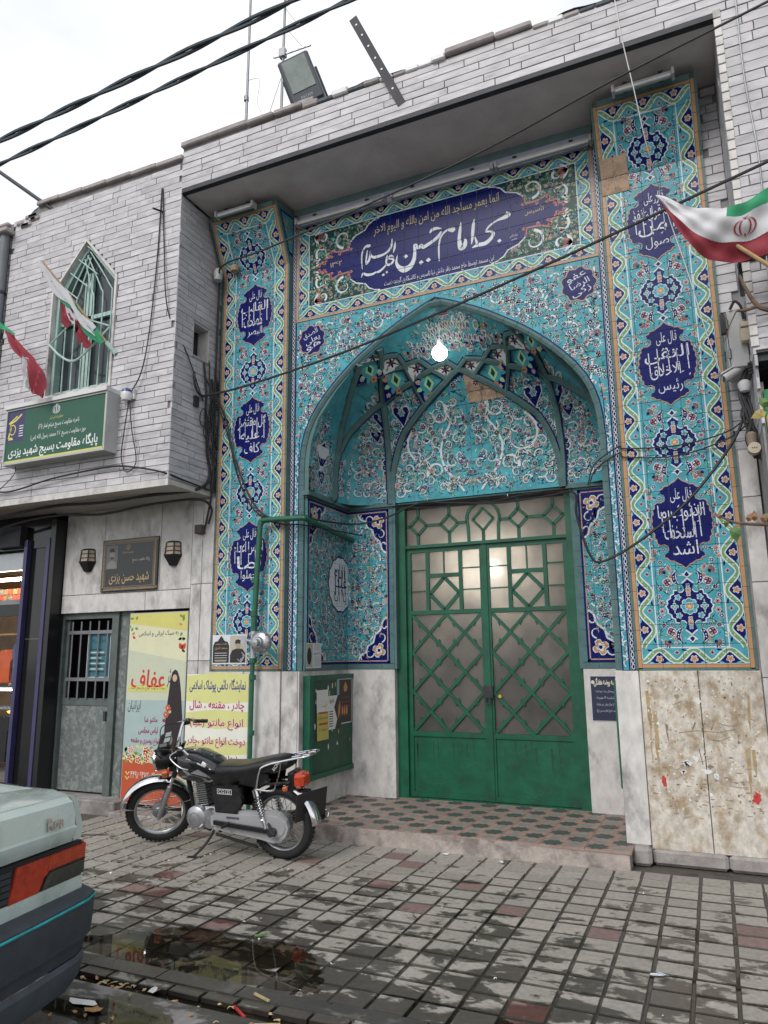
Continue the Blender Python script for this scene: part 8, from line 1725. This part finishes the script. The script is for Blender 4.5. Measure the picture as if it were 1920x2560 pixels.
for (x,z0_,w0,w1,z1_,w2,z2,w3,z3,zc_) in S0:
    half=[(w0*.97,z0_),(w0,z0_+.10),(w0+.005,(z0_+z1_)/2),(w1-.01,z1_),(w2,z2),(w3,z3),(0,zc_)]
    V+=[(x,-w,z) for w,z in half]+[(x,w,z) for w,z in half[-2::-1]]
n=13
for i in range(len(S0)-1):
    for k in range(n-1): F.append((i*n+k,i*n+k+1,i*n+n+k+1,i*n+n+k))
F+=[tuple(range(n)),tuple((len(S0)-1)*n+k for k in range(n-1,-1,-1))]
mb=MB(); mb.add(V,F); body=mb.build('body',M_car,ca_,smooth=30)
# rear detail: boot lid panel with crease, proud of the body
lid=[(-.66,.80),(-.685,.84),(-.70,.87),(-.71,.985),(-.69,1.005),(.69,1.005),(.71,.985),(.70,.87),(.685,.84),(.66,.80)]
def rear(poly,x0,x1): m2=MB(); m2.prism(poly,x0,x1,'x'); return m2
L1=MB(); rows=[(.808,-.012),(.845,-.028),(.872,-.030),(.880,-.020),(.93,-.016),(.985,-.006),(1.012,.02),(1.03,.10),(1.055,.45),(1.075,.80)]
hw_=[.70,.705,.71,.71,.708,.70,.685,.69,.70,.70]; VV=[]
for (z,x),w in zip(rows,hw_): VV+=[(x,-w,z+.006),(x-.006 if z<1 else x,-w*.5,z+.010),(x-.008 if z<1 else x,0,z+.012),(x-.006 if z<1 else x,w*.5,z+.010),(x,w,z+.006)]
L1.add(VV,[(i*5+j,i*5+j+1,i*5+6+j,i*5+5+j) for i in range(len(rows)-1) for j in range(4)]); L1.build('boot_lid',M_car,ca_,smooth=25,fix=False)
MB().tube([(.0,-.715,.81),(-.012,-.72,.88),(.004,-.71,.985),(.03,-.70,1.015),(.45,-.712,1.062),(.8,-.712,1.085)],.0055,5).build('shut_line',M_dark,ca_)
MB().box(-.004,.03,-.785,.785,.785,.803).build('lamp_recess',M_dark,ca_); MB().box(-.002,.03,-.80,.80,.64,.79).build('lamp_surround',M_blk,ca_)
for s_ in (-1,1):
    cl=MB().prism([(s_*.805,.655),(s_*.81,.785),(s_*.36,.785),(s_*.32,.645),(s_*.50,.645),(s_*.53,.70),(s_*.56,.715),(s_*.805,.715)],-.012,.02,'x').build('tail_light',M_red,ca_); MB().prism([(s_*.80,.725),(s_*.80,.778),(s_*.56,.778),(s_*.55,.725)],-.016,-.011,'x').build('indicator_lens',M_redl,cl); MB().prism([(s_*.80,.655),(s_*.80,.712),(s_*.57,.712),(s_*.54,.695),(s_*.52,.65)],-.015,.0,'x').build('reverse_lens',M_smoke,cl)
    MB().prism([(.02,.655),(.14,.665),(.14,.785),(.02,.785)],s_*.80,s_*.838).build('side_lens',M_red,cl)
    for k in range(7): MB().box(-.0175,-.0145,s_*(.56+.006*k) if s_>0 else -.80,s_*.80 if s_>0 else -(.56+.006*k),.657+.0075*k,.659+.0075*k).build('lens_rib',M_smoke,cl)
    for k in range(5): MB().box(-.0185,-.0158,min(s_*.57,s_*.795),max(s_*.57,s_*.795),.731+.0095*k,.7325+.0095*k).build('lens_rib',M_redl,cl)
    m3=MB(); m3.beam((-.013,s_*.805,.718),(-.013,s_*.56,.718),.006,.006); m3.beam((-.0135,s_*.56,.718),(-.0135,s_*.505,.65),.006,.006); m3.build('lens_gasket',M_blk,cl)
for k in range(5): MB().box(-.008,.0,-.33,.33,.655+.026*k,.675+.026*k).build('garnish_slat',mat('garnish_grey',(.03,.036,.042),rough=.5),ca_)
MB().lathe([(0,-.02),(.022,-.02),(.03,-.012),(.03,.0)],16,(-.0,-.245,.715),'x').build('lock_bezel',M_blk,ca_)
MB().box(-.01,.06,-.80,.80,.585,.645).build('rear_valance',M_car,ca_)
# bumper
bp_=[(.50,-.62,.02),(.545,-.79,.02)]
def bump(rowsz,nm,mt,wo=0):
    mb=MB(); V=[]; ys=[(.95,-.855),(.40,-.865),(.10,-.86),(.02,-.845),(-.06,-.80),(-.095,-.70),(-.11,-.4),(-.115,0),(-.11,.4),(-.095,.70),(-.06,.80),(.02,.845),(.10,.86),(.40,.865),(.95,.855)]
    for z,o in rowsz:
        for x,y in ys:
            V.append((x-(o if x<.1 else 0),y*(1+o*.25),z))
    n=len(ys); mb.add(V,[(i*n+j,i*n+j+1,i*n+n+j+1,i*n+n+j) for i in range(len(rowsz)-1) for j in range(n-1)]); return mb.build(nm,mt,ca_,smooth=30,fix=False)
bump([(.585,-.10),(.588,.0),(.575,.02),(.555,.022),(.47,.018),(.40,.012),(.395,-.015),(.33,-.02),(.325,-.03)],'bumper',M_plas); bump([(.325,-.02),(.30,-.012),(.21,-.035),(.175,-.06)],'bumper_apron',mat('apron_grey',(.06,.075,.09),rough=.6,var=.2,vscale=8),0)
bump([(.572,.026),(.566,.028),(.560,.026)],'bumper_stripe',mat('teal_tape',(.03,.42,.46),rough=.35,var=.3,vscale=14,col2=(.05,.12,.14),c2scale=9,c2lo=.58,c2hi=.62))
D=Dec(); D.text('Roa',0,0,.11,.055,'w',1,ar=False,bold=.03); D.build('badge',lambda u,v,h=0:(-.022-h,-.56-u,.925+v),ca_,{'w':M_chrome},base=.004,step=.004)
# glass, wheels, side details
for (x0,x1,za,zb_) in ((.95,1.33,1.10,1.37),): 
    m4=MB(); m4.add([(.96,-.62,1.105),(.96,.62,1.105),(1.30,.54,1.365),(1.30,-.54,1.365)],[(0,1,2,3)]); m4.v=[v+Vector((-.008,0,.006)) for v in m4.v]; m4.build('rear_window',M_glassd,ca_,fix=False)
for s_ in (-1,1):
    for a,b in ((1.15,1.95),(2.0,2.85)): 
        m4=MB(); m4.add([(a,s_*.800,1.07),(b,s_*.800,1.07),(b-(.3 if b>2.5 else 0),s_*.625,1.34),(a+(.25 if a<1.2 else 0),s_*.625,1.34)],[(0,1,2,3)]); m4.v=[v+Vector((0,s_*.012,.006)) for v in m4.v]; m4.build('side_window',M_glassd,ca_,fix=False)
    for x in (.82,3.48):
        wl_=MB().lathe([(.17,-.09),(.27,-.09),(.295,-.06),(.30,0),(.295,.06),(.27,.09),(.17,.09)],28,(x,s_*.76,.30),'y').build('wheel',M_rub,ca_,smooth=True); MB().lathe([(0,s_*.07),(.16,s_*.08),(.19,s_*.085),(.19,-s_*.05)],24,(x,s_*.76,.30),'y').build('hubcap',M_alu,wl_,smooth=True)
m4=MB(); m4.add([(2.99,-.64,1.075),(2.99,.64,1.075),(2.46,.56,1.375),(2.46,-.56,1.375)],[(0,1,2,3)]); m4.v=[v+Vector((.012,0,.008)) for v in m4.v]; m4.build('windscreen',M_glassd,ca_,fix=False)
